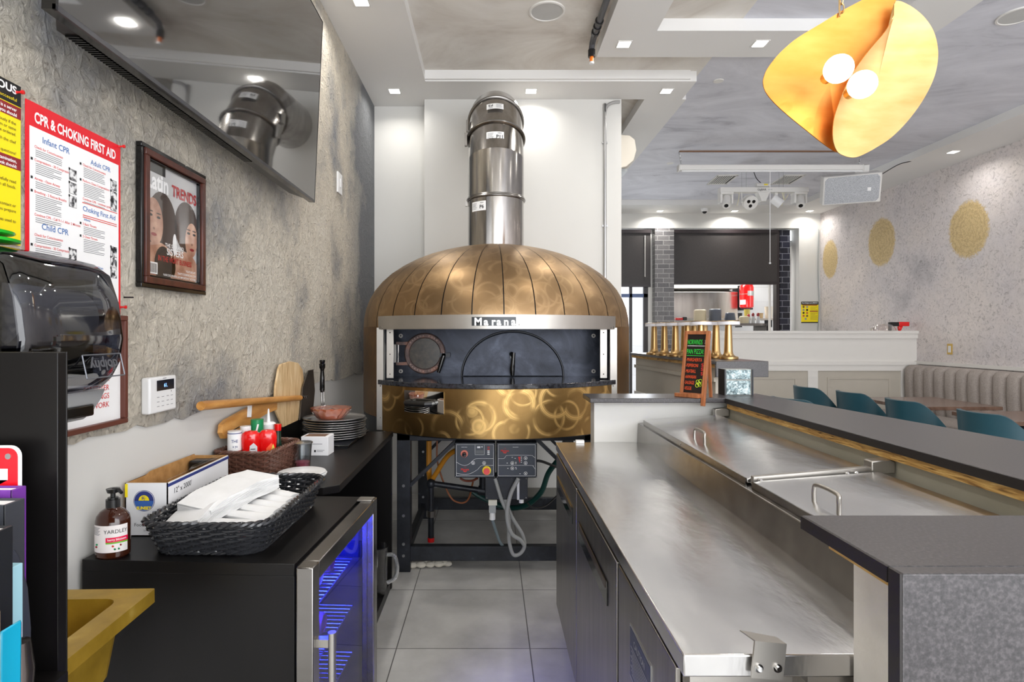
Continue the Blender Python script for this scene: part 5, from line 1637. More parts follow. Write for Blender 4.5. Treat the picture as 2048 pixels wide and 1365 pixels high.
sb = [(0.66, 0.10, 'can', (210, 214, 224)), (0.66, 0.20, 'bottle', (90, 160, 120)), (0.66, 0.33, 'can', (230, 230, 236)), (0.66, 0.44, 'can', (190, 60, 120)),
      (0.50, 0.12, 'can', (200, 204, 214)), (0.50, 0.22, 'bottle', (120, 180, 150)), (0.50, 0.36, 'can', (220, 120, 160)),
      (0.34, 0.12, 'can', (190, 200, 214)), (0.34, 0.24, 'can', (210, 214, 220)), (0.18, 0.14, 'can', (220, 226, 230)), (0.18, 0.27, 'bottle', (180, 220, 230))]
for (z, y, kd, c) in sb:
    lv = {0.66: 'top', 0.50: 'second', 0.34: 'third', 0.18: 'lowest'}[z]
    loc = Mc @ Vector((-0.05, y, z + 0.034))
    m_ = plain('drink_%d_%d' % (c[0], c[1]), c, 0.3, 0.4)
    nth = ORD[[q[1] for q in sb if q[0] == z].index(y)]
    lab = {'can': 'drink can lying on the %s shelf of the blue-lit cooler, %s from the handle', 'bottle': 'tinted bottle lying on the %s shelf of the blue-lit cooler, %s from the handle'}[kd] % (lv, nth)
    t = thing('drink_can' if kd == 'can' else 'drink_bottle', lab, kd, loc, rz=ca, group='drinks lying in the cooler')
    mb = MB()
    mb.X = Matrix.Rotation(R(-90), 4, 'Y')
    if kd == 'can':
        mb.lathe([(0, 0.002), (0.024, 0.004), (0.027, 0), (0.032, 0.008), (0.032, 0.11), (0.027, 0.12), (0.024, 0.118), (0, 0.118)], m_, n=24)
        mb.build('can_body', t)
    else:
        mb.lathe([(0, 0.004), (0.028, 0), (0.032, 0.01), (0.032, 0.13), (0.014, 0.17), (0.013, 0.20), (0, 0.20)], m_, n=24)
        mb.build('bottle_body', t)
        k = MB()
        k.X = Matrix.Rotation(R(-90), 4, 'Y')
        k.lathe([(0.015, 0.195), (0.015, 0.208), (0, 0.21)], green, n=16)
        k.build('cap', t)

# ================================================================== BLACK COUNTER BEHIND THE COOLER
t = thing('back_counter', 'black laminate counter running from the cooler to the oven along the wall', 'counter', (-0.80, 2.7, 0))
cy0, cy1, cx1 = 2.085 - 2.7, 3.29 - 2.7, -0.553 + 0.80
cx0 = LW + 0.80 - 0.004
MB().prism([(cx0, cy0), (cx1 - 0.05, cy0), (cx1, cy0 + 0.04), (cx1, cy1), (cx0, cy1)], 0.852, 0.880, black_lam, 'xy').build('countertop', t, bevel=0.002)
MB().box(cx0, cx0 + 0.02, cy0, cy1 + 0.14, 0.88, 0.975, black_lam).build('upstand', t)
MB().box(cx0 + 0.01, cx1 - 0.005, cy1 - 0.03, cy1 - 0.002, 0.0, 0.852, black_lam).box(cx0 + 0.01, cx0 + 0.03, cy0 + 0.1, cy1 - 0.03, 0.0, 0.852, black_lam).build('side_panel', t, bevel=0.001)
MB().box(cx0 + 0.03, cx1 - 0.01, cy0 + 0.02, cy1 - 0.03, 0.0, 0.05, black_lam).build('base_board', t, bevel=0.001)
MB().box(cx0 + 0.03, cx0 + 0.30, cy0 + 0.05, cy0 + 0.08, 0.05, 0.852, black_lam).build('support_panel', t)
# pitchers on the base board
for (x, y, lab) in ((-0.612, 3.10, 'clear glass beer pitcher standing low behind the cooler door, nearest'), (-0.66, 3.19, 'second clear glass pitcher partly hidden behind the first one')):
    if y > 3.15:
        y, x = 3.17, -0.74
    t = thing('glass_pitcher', lab, 'pitcher', (x, y, 0.05))
    MB().lathe([(0.0, 0.0), (0.052, 0.0), (0.056, 0.01), (0.064, 0.24), (0.066, 0.25), (0.060, 0.25), (0.053, 0.02), (0, 0.016)], clear, n=30).build('vessel', t)
    MB().tube(bez([(0.060, 0, 0.205), (0.095, 0, 0.20), (0.112, 0, 0.14), (0.10, 0, 0.08), (0.060, 0, 0.055)], 6), 0.011, plain('clear_handle', (236, 238, 240), 0.1, trans=0.85, var=0), 10).build('handle', t)


# ------------------------------------------------------------------ wicker
def wicker(name, lab, loc, rz, w, l, h, flare, rows, mat, dense, amp=0.0035, tr=0.0034, rim_r=0.005, corner=0.05, dip=0.0):
    t = thing(name, lab, 'basket', loc, rz)
    nst = dense

    def outline(z, off=0.0, npts=None, phase=0):
        e = flare * (z / h) ** 0.9
        c = corner + e * 0.5
        W2, L2 = w + 2 * e, l + 2 * e
        per = 2 * (W2 + L2 - 4 * c) + 2 * PI * c
        N = npts or nst * 4
        pts = []
        for i in range(N):
            s = per * i / N
            segs = [(W2 - 2 * c, 0), (PI * c / 2, 1), (L2 - 2 * c, 0), (PI * c / 2, 1)] * 2
            k = 0
            corners = [((W2 / 2 - c), (-L2 / 2 + c)), ((W2 / 2 - c), (L2 / 2 - c)), ((-W2 / 2 + c), (L2 / 2 - c)), ((-W2 / 2 + c), (-L2 / 2 + c))]
            base = [(-(W2 / 2 - c), -L2 / 2, 1, 0, 0, -1), None, (W2 / 2, -(L2 / 2 - c), 0, 1, 1, 0), None, ((W2 / 2 - c), L2 / 2, -1, 0, 0, 1), None, (-W2 / 2, (L2 / 2 - c), 0, -1, -1, 0), None]
            while s > segs[k][0] and k < 7:
                s -= segs[k][0]
                k += 1
            if segs[k][1] == 0:
                bx, by, ux, uy, nx, ny = base[k]
                x, y = bx + ux * s, by + uy * s
            else:
                cxx, cyy = corners[k // 2]
                a = s / c + (-PI / 2 + (k // 2) * PI / 2)
                nx, ny = math.cos(a), math.sin(a)
                x, y = cxx + c * nx, cyy + c * ny
            o = off
            if npts is None:
                o += amp * math.cos(PI * (i / 4 * 1.0) + phase)
            pts.append((x + nx * o, y + ny * o, z))
        return pts
    mb = MB()
    for k in range(rows):
        z = 0.004 + (h - 0.010) * k / (rows - 1)
        mb.tube(outline(z, 0, None, PI * (k % 2)), tr, mat, 5, closed=True)
    mb.build('woven_wall', t)
    mb = MB()
    top, bot = outline(h - 0.002, 0, nst), outline(0.002, 0, nst)
    for i in range(nst):
        mb.tube([bot[i], ((bot[i][0] + top[i][0]) / 2, (bot[i][1] + top[i][1]) / 2, h / 2), top[i]], tr * 0.9, mat, 5)
    mb.build('stake', t)['kind'] = 'stuff'
    mb = MB()
    N = nst * 6
    for ph in (0, 2 * PI / 3, 4 * PI / 3):
        base_ = outline(h, 0, N)
        nrm = outline(h, 1.0, N)
        pts = []
        for i in range(N):
            a = 2 * PI * i / 12 + ph
            nx, ny = nrm[i][0] - base_[i][0], nrm[i][1] - base_[i][1]
            pts.append((base_[i][0] + nx * rim_r * math.cos(a), base_[i][1] + ny * rim_r * math.cos(a), h + rim_r * 0.8 * math.sin(a)))
        mb.tube(pts, rim_r * 0.8, mat, 5, closed=True)
        base_ = outline(0.004, 0, N)
        nrm = outline(0.004, 1.0, N)
        pts = []
        for i in range(N):
            a = 2 * PI * i / 12 + ph
            nx, ny = nrm[i][0] - base_[i][0], nrm[i][1] - base_[i][1]
            pts.append((base_[i][0] + nx * (0.002 + rim_r * 0.6 * math.cos(a)), base_[i][1] + ny * (0.002 + rim_r * 0.6 * math.cos(a)), 0.006 + rim_r * 0.6 * math.sin(a)))
        mb.tube(pts, rim_r * 0.6, mat, 5, closed=True)
    mb.build('braided_rim', t)
    MB().prism([(p[0], p[1]) for p in outline(0.004, -0.001, 60)], 0.002, 0.006, mat, 'xy').build('base_mat', t)
    return t


blk_w = plain('black_wicker', (40, 41, 44), 0.16, var=0.1, vscale=60)
brn_w = plain('brown_wicker', (98, 66, 54), 0.4, var=0.3, vscale=40)
wicker('wicker_basket', 'black woven basket of napkins and rolled cutlery on the cooler', (-0.735, 1.735, 0.86), R(-1), 0.270, 0.46, 0.085, 0.032, 11, blk_w, 46, amp=0.0048, tr=0.0038, rim_r=0.006)
wicker('condiment_basket', 'brown woven basket of condiment bottles on the black counter', (-0.915, 2.29, 0.88), R(-6), 0.185, 0.26, 0.110, 0.014, 12, brn_w, 34, amp=0.0045, tr=0.005, rim_r=0.006, corner=0.03)

# napkins
def stack(name, lab, M, w, l, h, n_, curl):
    mb = MB()
    for k in range(n_):
        z0 = h * k / n_
        z1 = h * (k + 0.82) / n_
        j = random.uniform(-0.0015, 0.0015)
        rows = []
        for zz in (z0, z1):
            row = []
            for iy in range(13):
                u = -1 + 2 * iy / 12
                dz = -curl * (u * u) * (0.4 + 0.6 * k / n_) + 0.002 * math.sin(7 * u + k * 0.4)
                row.append(((-w / 2 + j), u * l / 2, zz + dz))
            row2 = [(w / 2 + j, p[1], p[2] + 0.0015) for p in row]
            rows.append((row, row2))
        (a, b), (c, d_) = rows
        mb.grid([a, b], napkin)
        mb.grid([c, d_], napkin)
        mb.grid([a, c], napkin)
        mb.grid([b, d_], napkin)
        mb.add([a[0], b[0], d_[0], c[0]], [(0, 1, 2, 3)], napkin)
        mb.add([a[-1], b[-1], d_[-1], c[-1]], [(0, 1, 2, 3)], napkin)
    o = mb.build(name)
    o.matrix_world = M
    return tag(o, lab, 'napkins')


stack('napkin_stack', 'white folded napkin stack slanting up in the left of the black basket', Matrix.Translation((-0.803, 1.655, 0.912)) @ Matrix.Rotation(R(-8), 4, 'Z') @ Matrix.Rotation(R(9), 4, 'X') @ Matrix.Rotation(R(-14), 4, 'Y'), 0.125, 0.24, 0.045, 26, 0.01)
stack('napkin_stack', 'tall stack of white folded napkins lying tilted over the cutlery rolls', Matrix.Translation((-0.768, 1.72, 0.940)) @ Matrix.Rotation(R(-22), 4, 'Z') @ Matrix.Rotation(R(8), 4, 'X') @ Matrix.Rotation(R(4), 4, 'Y'), 0.125, 0.26, 0.048, 30, 0.012)
fork_m = plain('dull_cutlery', (120, 120, 120), 0.25, 1.0, var=0.1, vscale=80)
fr_ = None
for k, (x, y, z, a) in enumerate(((-0.693, 1.585, 0.910, 80), (-0.690, 1.632, 0.918, 76), (-0.686, 1.680, 0.922, 72), (-0.682, 1.730, 0.922, 68), (-0.678, 1.785, 0.924, 63), (-0.675, 1.835, 0.926, 58))):
    if fr_ is None:
        t = thing('cutlery_roll', '', 'cutlery', (x, y, z))
        rows = []
        for i in range(12):
            s = i / 11
            yy = -0.085 + 0.17 * s
            rx4, rz4 = 0.015 + 0.012 * (1 - s), 0.012 + 0.004 * (1 - s)
            rows.append([(rx4 * math.cos(q) * (1 + 0.08 * math.sin(3 * q)), yy, rz4 * math.sin(q)) for q in [2 * PI * j / 16 for j in range(16)]])
        b_ = MB().grid(rows, napkin, closed=True).add(rows[0], [tuple(range(16))], napkin).add(rows[-1], [tuple(range(16))], napkin).build('napkin_wrap', t)
        f_ = MB()
        for q in range(4):
            f_.box(-0.010 + q * 0.0055, -0.0075 + q * 0.0055, 0.085, 0.108, 0.002, 0.004, fork_m)
        f_.box(-0.010, 0.009, 0.066, 0.086, 0.001, 0.004, fork_m)
        f_.build('fork', t)
        MB().prism([(-0.012, 0.07), (0.008, 0.07), (0.010, 0.092), (0.002, 0.104), (-0.008, 0.098)], -0.006, -0.0045, fork_m, 'xy').build('knife', t)
        fr_ = t
    else:
        t = copy_tree(fr_)
        t.location = (x, y, z)
    t.rotation_euler = (R(2), R(-6 + 3 * (k % 3)), R(a))
    t['label'] = 'rolled cutlery in a white napkin in the black basket, ' + ['nearest the camera', 'second from the camera', 'third from the camera', 'fourth from the camera', 'second from the back', 'at the back'][k]
    t['group'] = 'cutlery rolls in the black basket'

# soap bottle
t = thing('soap_dispenser', 'amber pump soap bottle with a white fruit label on the cooler', 'soap bottle', (-0.975, 1.500, 0.86))
ambs = plain('amber_plastic_solid', (72, 34, 20), 0.12, trans=0.35, coat=0.4, var=0.05)
MB().lathe([(0, 0), (0.036, 0.0), (0.041, 0.005), (0.041, 0.092), (0.038, 0.104), (0.029, 0.116), (0.017, 0.123), (0.015, 0.128), (0, 0.128)], ambs, n=40, sy=0.85).build('bottle', t)
lb = MB().lathe([(0.0418, 0.018), (0.0418, 0.086)], plain('label_white', (236, 230, 228), 0.5, var=0), n=30, a0=R(-80), a1=R(80), sy=0.85)
def on_can(mb, txt, size, ang, z, r, m_, **k):
    mb.X = Matrix.Diagonal((1, 0.85, 1, 1)) @ Matrix.Rotation(R(ang), 4, 'Z')
    vs, fs = glyphs(txt, k.get('bold', 0))
    x0 = min(v.x for v in vs); x1 = max(v.x for v in vs)
    pts = []
    for v in vs:
        a = (v.x - (x0 + x1) / 2) * size / r
        pts.append((r * math.sin(a), -r * math.cos(a), z + v.y * size))
    mb.add(pts, fs, m_)
    mb.X = Matrix.Identity(4)
on_can(lb, 'YARDLEY', 0.0135, 38, 0.066, 0.0426, ink)
lb.lathe([(0.0424, 0.044), (0.0424, 0.056)], plain('label_pink', (226, 24, 76), 0.4, var=0), n=14, a0=R(6), a1=R(80), sy=0.85)
lb.lathe([(0.0424, 0.040), (0.0424, 0.0438)], plain('label_green', (110, 186, 50), 0.4, var=0), n=14, a0=R(6), a1=R(80), sy=0.85)
on_can(lb, 'berry blossom', 0.0078, 42, 0.048, 0.0430, white_ink, bold=0.01)
for k in range(8):
    lb.lathe([(0.0422, 0.080 - k * 0.0026), (0.0422, 0.0812 - k * 0.0026)], grey_ink, n=6, a0=R(-64), a1=R(-14 - (k % 3) * 4), sy=0.85)
for (a, z, m_) in ((28, 0.034, red_ink), (52, 0.035, maroon_ink), (34, 0.026, green), (46, 0.026, green), (-28, 0.038, green), (-30, 0.032, maroon_ink)):
    v = Vector((0.0424 * math.sin(R(a)), -0.0424 * 0.85 * math.cos(R(a)), z))
    lb.ball(v, 0.0030, m_, 8, (1.2, 0.25, 0.9))
lb.build('paper_label', t)
MB().cyl((0, 0, 0.125), (0, 0, 0.145), 0.0165, black_plastic, n=24).cyl((0, 0, 0.145), (0, 0, 0.150), 0.012, black_plastic, n=20).cyl((0, 0, 0.150), (0, 0, 0.164), 0.006, black_plastic, n=14).cyl((0, 0, 0.162), (0, 0, 0.172), 0.013, black_plastic, r2=0.016, n=20).tube([(0, 0, 0.168), (0.02, -0.006, 0.169), (0.030, -0.012, 0.164)], [0.006, 0.005, 0.004], black_plastic, 10).build('pump', t)

# film box
t = thing('film_carton', 'open cardboard carton of cling film with a palm tree emblem, against the wall', 'box', (-0.972, 1.83, 0.86))
fx, fy0, fy1, fz = 0.060, -0.19, 0.19, 0.150
mb = MB()
mb.box(-fx, fx, fy0, fy0 + 0.003, 0, fz, card_white).box(fx - 0.003, fx, fy0, fy1, 0, fz, card_white).box(-fx, -fx + 0.003, fy0, fy1, 0, fz, kraft).box(-fx, fx, fy1 - 0.003, fy1, 0, fz, kraft).box(-fx, fx, fy0, fy1, 0, 0.003, kraft)
mb.box(-fx + 0.003, fx - 0.003, fy0 + 0.003, fy0 + 0.005, 0.003, fz, kraft).box(fx - 0.005, fx - 0.003, fy0 + 0.003, fy1 - 0.003, 0.003, fz, kraft)
mb.build('carton', t)
p = MB()
yy = fy0 - 0.0006
cxq, czq, rq = -0.006, 0.100, 0.030
def disc(mb, cx5, cz5, r, y, m_, a0=0, a1=360, n_=36):
    pts = [(cx5 + r * math.cos(R(a0 + (a1 - a0) * i / n_)), y, cz5 + r * math.sin(R(a0 + (a1 - a0) * i / n_))) for i in range(n_ + (0 if a1 - a0 == 360 else 1))]
    mb.add(pts, [tuple(range(len(pts)))], m_)
disc(p, cxq, czq, rq, yy, navy_ink)
disc(p, cxq, czq, rq * 0.95, yy - .0003, white_ink)
disc(p, cxq, czq, rq * 0.92, yy - .0006, navy_ink)
disc(p, cxq, czq, rq * 0.9, yy - .0009, plain('sea_blue', (52, 96, 170), 0.6, var=0.1, vscale=200), 180, 360)
disc(p, cxq, czq + 0.001, rq * 0.50, yy - .0012, yellow, 0, 180)
p.tube([(cxq + 0.001, yy - .0016, czq), (cxq + 0.001, yy - .0016, czq + 0.008)], 0.0007, navy_ink, 4)
for a in (20, 60, 110, 150, 200, -20):
    p.prism([(cxq, czq + 0.007), (cxq + 0.007 * math.cos(R(a)), czq + 0.009 + 0.006 * math.sin(R(a))), (cxq + 0.006 * math.cos(R(a + 14)), czq + 0.007 + 0.006 * math.sin(R(a + 14)))], yy - .0018, yy - .0014, navy_ink)
p.text('SUNSET', 0.0115, cxq, czq - 0.024, yy - .0015, yellow, align='c', bold=0.05)
p.text('12" x 2000\'', 0.014, 0.004, 0.046, yy - .0003, ink, bold=0.01)
p.text('Foodservice Film', 0.0135, 0.058, 0.028, yy - .0003, ink, align='r')
p.text('SAFETY EDGE CUTTER', 0.0065, 0.058, 0.014, yy - .0003, grey_ink, align='r')
p.sheet(-fx, -fx + 0.008, 0.11, 0.148, yy - .0003, yellow)
p.X = Matrix.Translation((fx + 0.0006, 0, 0)) @ Matrix.Rotation(Q, 4, 'Z')
p.sheet(fy0, fy1, fz - 0.012, fz - 0.003, 0, navy_ink)
p.text('12" x 2000\'', 0.022, fy0 + 0.035, fz - 0.038, 0, ink, bold=0.0)
p.build('printing', t)
MB().prism([(fy0 + 0.02, fz - 0.004), (fy1 - 0.02, fz - 0.004), (fy1 - 0.02, fz + 0.012), (fy0 + 0.16, fz + 0.012), (fy0 + 0.14, fz + 0.004), (fy0 + 0.02, fz + 0.004)], fx - 0.014, fx - 0.011, clear, 'yz').build('film_cutter', t)
MB().prism([(fy0 + 0.02, fz), (fy0 + 0.10, fz + 0.0), (fy0 + 0.12, fz + 0.006), (fy1, fz + 0.004), (fy1, fz)], -fx, -fx + 0.003, kraft, 'yz').build('raised_flap', t)
o = MB().box(-0.052, 0.050, 0.0, 0.05, 0.003, 0.142, black_plastic)
tag(put(o.build('black_container', None, bevel=0.008), (-0.972, 1.963, 0.86)), 'glossy black plastic container tucked in the far end of the open carton', 'container')

# ---------------- condiments in the brown basket (stand on the basket floor)
cz0 = 0.888
def vessel(name, lab, cat, x, y, parts, rz=0.0, rx=0.0, ry=0.0):
    t = thing(name, lab, cat, (x, y, cz0), rz, rx=rx, ry=ry)
    t.scale = (1.08, 1.08, 1.4 if name == 'squeeze_bottle' else 1.3)
    for (pn, prof_, m_, kw) in parts:
        MB().lathe(prof_, m_, n=24, **kw).build(pn, t)
    return t
t = vessel('spice_shaker', 'spice shaker with a white handwritten label above a red base', 'shaker', -0.970, 2.200, [
    ('jar', [(0, 0), (0.022, 0), (0.022, 0.075), (0, 0.075)], plain('shaker_brown', (98, 64, 46), 0.2), {}),
    ('red_band', [(0.0225, 0.068), (0.0225, 0.082), (0, 0.082)], red, {}),
    ('white_label', [(0.0232, 0.080), (0.0232, 0.128), (0, 0.128)], paper_white, {}),
    ('lid', [(0.0228, 0.128), (0.0228, 0.136), (0, 0.137)], white_plastic, {})])
lb = MB()
def ring_text(mb, txt, size, ang, z, r, m_):
    vs, fs = glyphs(txt, 0.01)
    x0 = min(v.x for v in vs); x1 = max(v.x for v in vs)
    pts = []
    for v in vs:
        a = R(ang) + (v.x - (x0 + x1) / 2) * size / r
        pts.append((r * math.sin(a), -r * math.cos(a), z + v.y * size))
    mb.add(pts, fs, m_)
ring_text(lb, 'THE', 0.012, 24, 0.104, 0.0238, navy_ink)
ring_text(lb, 'a yu', 0.010, 28, 0.090, 0.0238, navy_ink)
lb.lathe([(0.0236, 0.129), (0.0236, 0.131)], navy_ink, n=20)
lb.build('handwriting', t)
vessel('spice_shaker', 'slim grey pepper shaker with white cap behind the labelled one', 'shaker', -0.955, 2.262, [
    ('jar', [(0, 0), (0.017, 0), (0.018, 0.10), (0.016, 0.112), (0, 0.112)], noisy('pepper_glass', [(0.4, (96, 90, 84)), (0.6, (196, 190, 182))], 60, 0.2), {}),
    ('collar', [(0.0175, 0.110), (0.0175, 0.117), (0, 0.117)], black_plastic, {}),
    ('cap', [(0.019, 0.117), (0.019, 0.142), (0, 0.143)], white_plastic, {})])
vessel('sauce_bottle', 'bottle with a tall green label and cap behind the red bottles', 'bottle', -0.925, 2.300, [
    ('body', [(0, 0), (0.022, 0), (0.022, 0.11), (0, 0.11)], green, {}),
    ('label', [(0.0225, 0.10), (0.0225, 0.158), (0, 0.158)], green, {})])
MB().prism([(0.002, 0.118), (0.008, 0.118), (0.016, 0.146), (0.010, 0.146)], -0.0240, -0.0225, white_ink).build('swoosh_print', [o_ for o_ in COL.objects if o_.name.startswith('sauce_bottle')][-1])
vessel('squeeze_bottle', 'white squeeze bottle with a pointed nozzle at the back of the brown basket', 'bottle', -0.905, 2.365, [
    ('body', [(0, 0), (0.026, 0), (0.027, 0.01), (0.027, 0.105), (0.024, 0.115), (0, 0.115)], plain('translucent_white', (222, 226, 226), 0.4), {}),
    ('cap', [(0.026, 0.113), (0.027, 0.127), (0.020, 0.132), (0.008, 0.133), (0, 0.133)], white_plastic, {}),
    ('nozzle', [(0.007, 0.132), (0.0025, 0.170), (0, 0.171)], white_plastic, {})])
t = vessel('hot_sauce_bottle', 'small hot sauce bottle with a red cap and dark green neck', 'bottle', -0.862, 2.350, [
    ('bottle', [(0, 0), (0.017, 0), (0.018, 0.06), (0.012, 0.085), (0.0115, 0.118), (0, 0.118)], plain('dark_green_neck', (30, 54, 42), 0.25), {}),
    ('cap', [(0.013, 0.118), (0.0135, 0.138), (0, 0.139)], red_gloss, {}),
    ('label', [(0.0185, 0.018), (0.0185, 0.060)], plain('cream_label', (236, 226, 190), 0.5), {})])


def ketchup(lab, x, y, rz, lbl):
    t = thing('ketchup_bottle', lab, 'bottle', (x, y, cz0), rz)
    t.scale = (1.1, 1.1, 1.36)
    rows = []
    for (z, w_, d_) in ((0, 0.026, 0.017), (0.006, 0.029, 0.02), (0.05, 0.029, 0.020), (0.075, 0.028, 0.0195), (0.093, 0.030, 0.022), (0.108, 0.031, 0.023), (0.120, 0.028, 0.021), (0.127, 0.019, 0.015), (0.129, 0.0, 0.0)):
        rows.append([(w_ * math.copysign(abs(math.cos(q)) ** 0.8, math.cos(q)), d_ * math.copysign(abs(math.sin(q)) ** 0.8, math.sin(q)), z) for q in [2 * PI * j / 28 for j in range(28)]])
    MB().grid(rows, red_gloss, closed=True).build('bottle_body', t)
    mb = MB()
    if lbl == 'white':
        mb.prism([(-0.004, 0.02), (0.022, 0.02), (0.024, 0.085), (0.012, 0.096), (0.0, 0.088)], -0.0218, -0.019, plain('label_grey', (216, 216, 220), 0.5))
        for k, wd_ in enumerate((0.016, 0.016, 0.012, 0.015)):
            mb.sheet(0.002, 0.002 + wd_, 0.078 - k * 0.011, 0.080 - k * 0.011, -0.0224, ink)
    else:
        mb.prism([(-0.006, 0.03), (0.022, 0.03), (0.024, 0.075), (0.012, 0.092), (-0.004, 0.078)], -0.0218, -0.019, plain('label_orange', (246, 84, 34), 0.4))
        mb.prism([(0.004, 0.05), (0.012, 0.05), (0.008, 0.075)], -0.0225, -0.0218, yellow)
        mb.prism([(0.012, 0.074), (0.023, 0.078), (0.018, 0.090)], -0.0225, -0.0218, plain('label_gold', (222, 200, 80), 0.4))
    mb.build('label', t)


ketchup('red ketchup bottle with a pale grey label, left one of the pair', -0.916, 2.218, R(14), 'white')
ketchup('red ketchup bottle with an orange label, right one of the pair', -0.862, 2.245, R(20), 'orange')

# clear tub beside the basket, white carton, plates
t = thing('plastic_tub', 'clear plastic tub with something pink in the bottom beside the brown basket', 'tub', (-0.770, 2.375, 0.88))
MB().lathe([(0, 0.002), (0.030, 0.002), (0.038, 0.105), (0.040, 0.108), (0.037, 0.104), (0.029, 0.004), (0, 0.004)], glassy('frosted_tub', (225, 228, 230), 0.16, 0.15), n=32).build('tub_wall', t)
MB().lathe([(0, 0.005), (0.028, 0.005), (0.030, 0.030), (0.0, 0.036)], plain('pink_contents', (246, 120, 140), 0.5, var=0.2, vscale=60), n=20).build('pink_contents', t)
MB().lathe([(0, 0.112), (0.040, 0.110), (0.042, 0.106), (0.039, 0.104)], glassy('frosted_tub', (225, 228, 230), 0.16, 0.15), n=32).build('lid', t)
t = thing('small_carton', 'small white carton with a brown cut-out top beside the pizza pans', 'box', (-0.797, 2.675, 0.88), rz=R(-2))
MB().box(-0.062, 0.062, -0.043, 0.043, 0, 0.086, card_white).build('carton', t, bevel=0.0015)
mb = MB().sheet(-0.03, 0.035, 0.052, 0.0545, -0.0436, grey_ink).sheet(0.01, 0.045, 0.024, 0.026, -0.0436, grey_ink).sheet(0.01, 0.038, 0.018, 0.020, -0.0436, grey_ink).sheet(-0.036, -0.031, 0.048, 0.056, -0.0436, ink).sheet(-0.002, 0.006, 0.016, 0.026, -0.0436, ink)
mb.box(-0.05, 0.045, -0.035, 0.03, 0.0855, 0.0866, plain('brown_opening', (112, 80, 60), 0.8))
mb.build('printing', t)
pr = [(0, 0.0), (0.045, 0.0), (0.05, 0.004), (0.086, 0.011), (0.088, 0.013), (0.085, 0.014), (0.05, 0.007), (0, 0.006)]
for k in range(3):
    o = MB().lathe(pr, plain('glazed_white', (240, 240, 240), 0.15, var=0), n=44).build('side_plate')
    tag(put(o, (-0.718 + 0.004 * (k % 2), 2.215 - 0.004 * k, 0.8805 + 0.0075 * k)), ['bottom one of the three white side plates behind the black basket', 'middle one of the three white side plates behind the black basket', 'topmost white side plate of the small stack behind the black basket'][k], 'plate', 'white side plates behind the black basket')
t = thing('baking_tray', 'flat black baking tray with a raised edge under the stack of pizza pans', 'tray', (-0.835, 3.045, 0.8802))
MB().box(-0.145, 0.145, -0.24, 0.24, 0.0, 0.003, black_metal).box(0.140, 0.147, -0.24, 0.24, 0.003, 0.012, black_gloss).box(-0.147, -0.140, -0.24, 0.24, 0.003, 0.012, black_gloss).box(-0.147, 0.147, -0.242, -0.236, 0.003, 0.012, black_gloss).build('tray_body', t, bevel=0.001)
pp = [(0, 0), (0.142, 0), (0.150, 0.003), (0.157, 0.0105), (0.163, 0.0115), (0.164, 0.0098), (0.160, 0.0088), (0.153, 0.0015), (0.145, -0.001), (0, -0.001)]
first = None
NPAN = 9
for k in range(NPAN):
    if first is None:
        o = MB().lathe([(r, z + 0.001) for r, z in pp], alu, n=64).build('pizza_pan')
        first = o
    else:
        o = first.copy()
        COL.objects.link(o)
    o.location = (-0.832 + random.uniform(-0.004, 0.004) if k < 8 else -0.836, 3.10 + random.uniform(-0.005, 0.005), 0.884 + 0.0118 * k)
    tag(o, 'round aluminium pizza pan in the middle of the stack under the clay bowl', 'pan', 'stacked aluminium pizza pans')
    if 0 < k < NPAN - 1:
        o['label'] = 'round aluminium pizza pan, %s from the bottom of the stack under the clay bowl' % ORD[k]
    if k == 0:
        o['label'] = 'lowest round aluminium pizza pan of the stack, resting on the black tray'
    if k == NPAN - 1:
        o['label'] = 'topmost aluminium pizza pan of the stack, directly under the clay bowl'
t = thing('clay_bowl', 'terracotta bowl wrapped in cling film on top of the pizza pans', 'bowl', (-0.853, 3.10, 0.884 + 0.0118 * 8 + 0.003))
MB().lathe([(0, 0), (0.055, 0), (0.075, 0.018), (0.100, 0.052), (0.104, 0.058), (0.097, 0.058), (0.070, 0.024), (0, 0.014)], terracotta, n=44).build('bowl_body', t)
mb = MB()
rows = []
for i, (r, z) in enumerate(((0.0, 0.0585), (0.09, 0.0605), (0.106, 0.060), (0.103, 0.047), (0.09, 0.026), (0.074, 0.008), (0.06, 0.001))):
    rows.append([((r + (0.003 * math.sin(17 * q + i) + 0.003 * math.sin(29 * q + 2 * i) if r > 0.05 else 0)) * math.cos(q), (r + (0.003 * math.sin(17 * q + i) if r > 0.05 else 0)) * math.sin(q), z + (0.0015 * math.sin(13 * q) if r > 0.05 else 0)) for q in [2 * PI * j / 90 for j in range(90)]])
mb.grid(rows, film, closed=True).build('film_wrap', t)

# peels leaning on the wall
X0 = LW + 0.020
t = thing('wooden_peel', 'pale wooden pizza peel with rounded blade leaning against the plaster wall', 'pizza peel', (X0, 2.9, 0.975))
bl = [(2.772, 1.265), (2.80, 1.285), (2.93, 1.294), (3.05, 1.280), (3.122, 1.240), (3.147, 1.165), (3.125, 1.08), (3.05, 0.978), (2.83, 0.977), (2.728, 1.075), (2.721, 1.11), (2.735, 1.19)]
MB().prism([(y - 2.9, z - 0.975) for y, z in bl], 0.0, 0.010, wood_light, 'yz').build('blade', t, bevel=0.002)
hd = [(2.740, 1.075), (2.60, 1.072), (2.25, 1.030), (2.20, 1.035), (2.178, 1.06), (2.185, 1.09), (2.22, 1.102), (2.55, 1.135), (2.740, 1.135)]
MB().prism([(y - 2.9, z - 0.975) for y, z in hd], -0.004, 0.014, wood_gold, 'yz').prism([(2.235 - 2.9, 0.075), (2.33 - 2.9, 0.083), (2.33 - 2.9, 0.087), (2.235 - 2.9, 0.079)], 0.0142, 0.0150, ink, 'yz').build('handle', t, bevel=0.004)
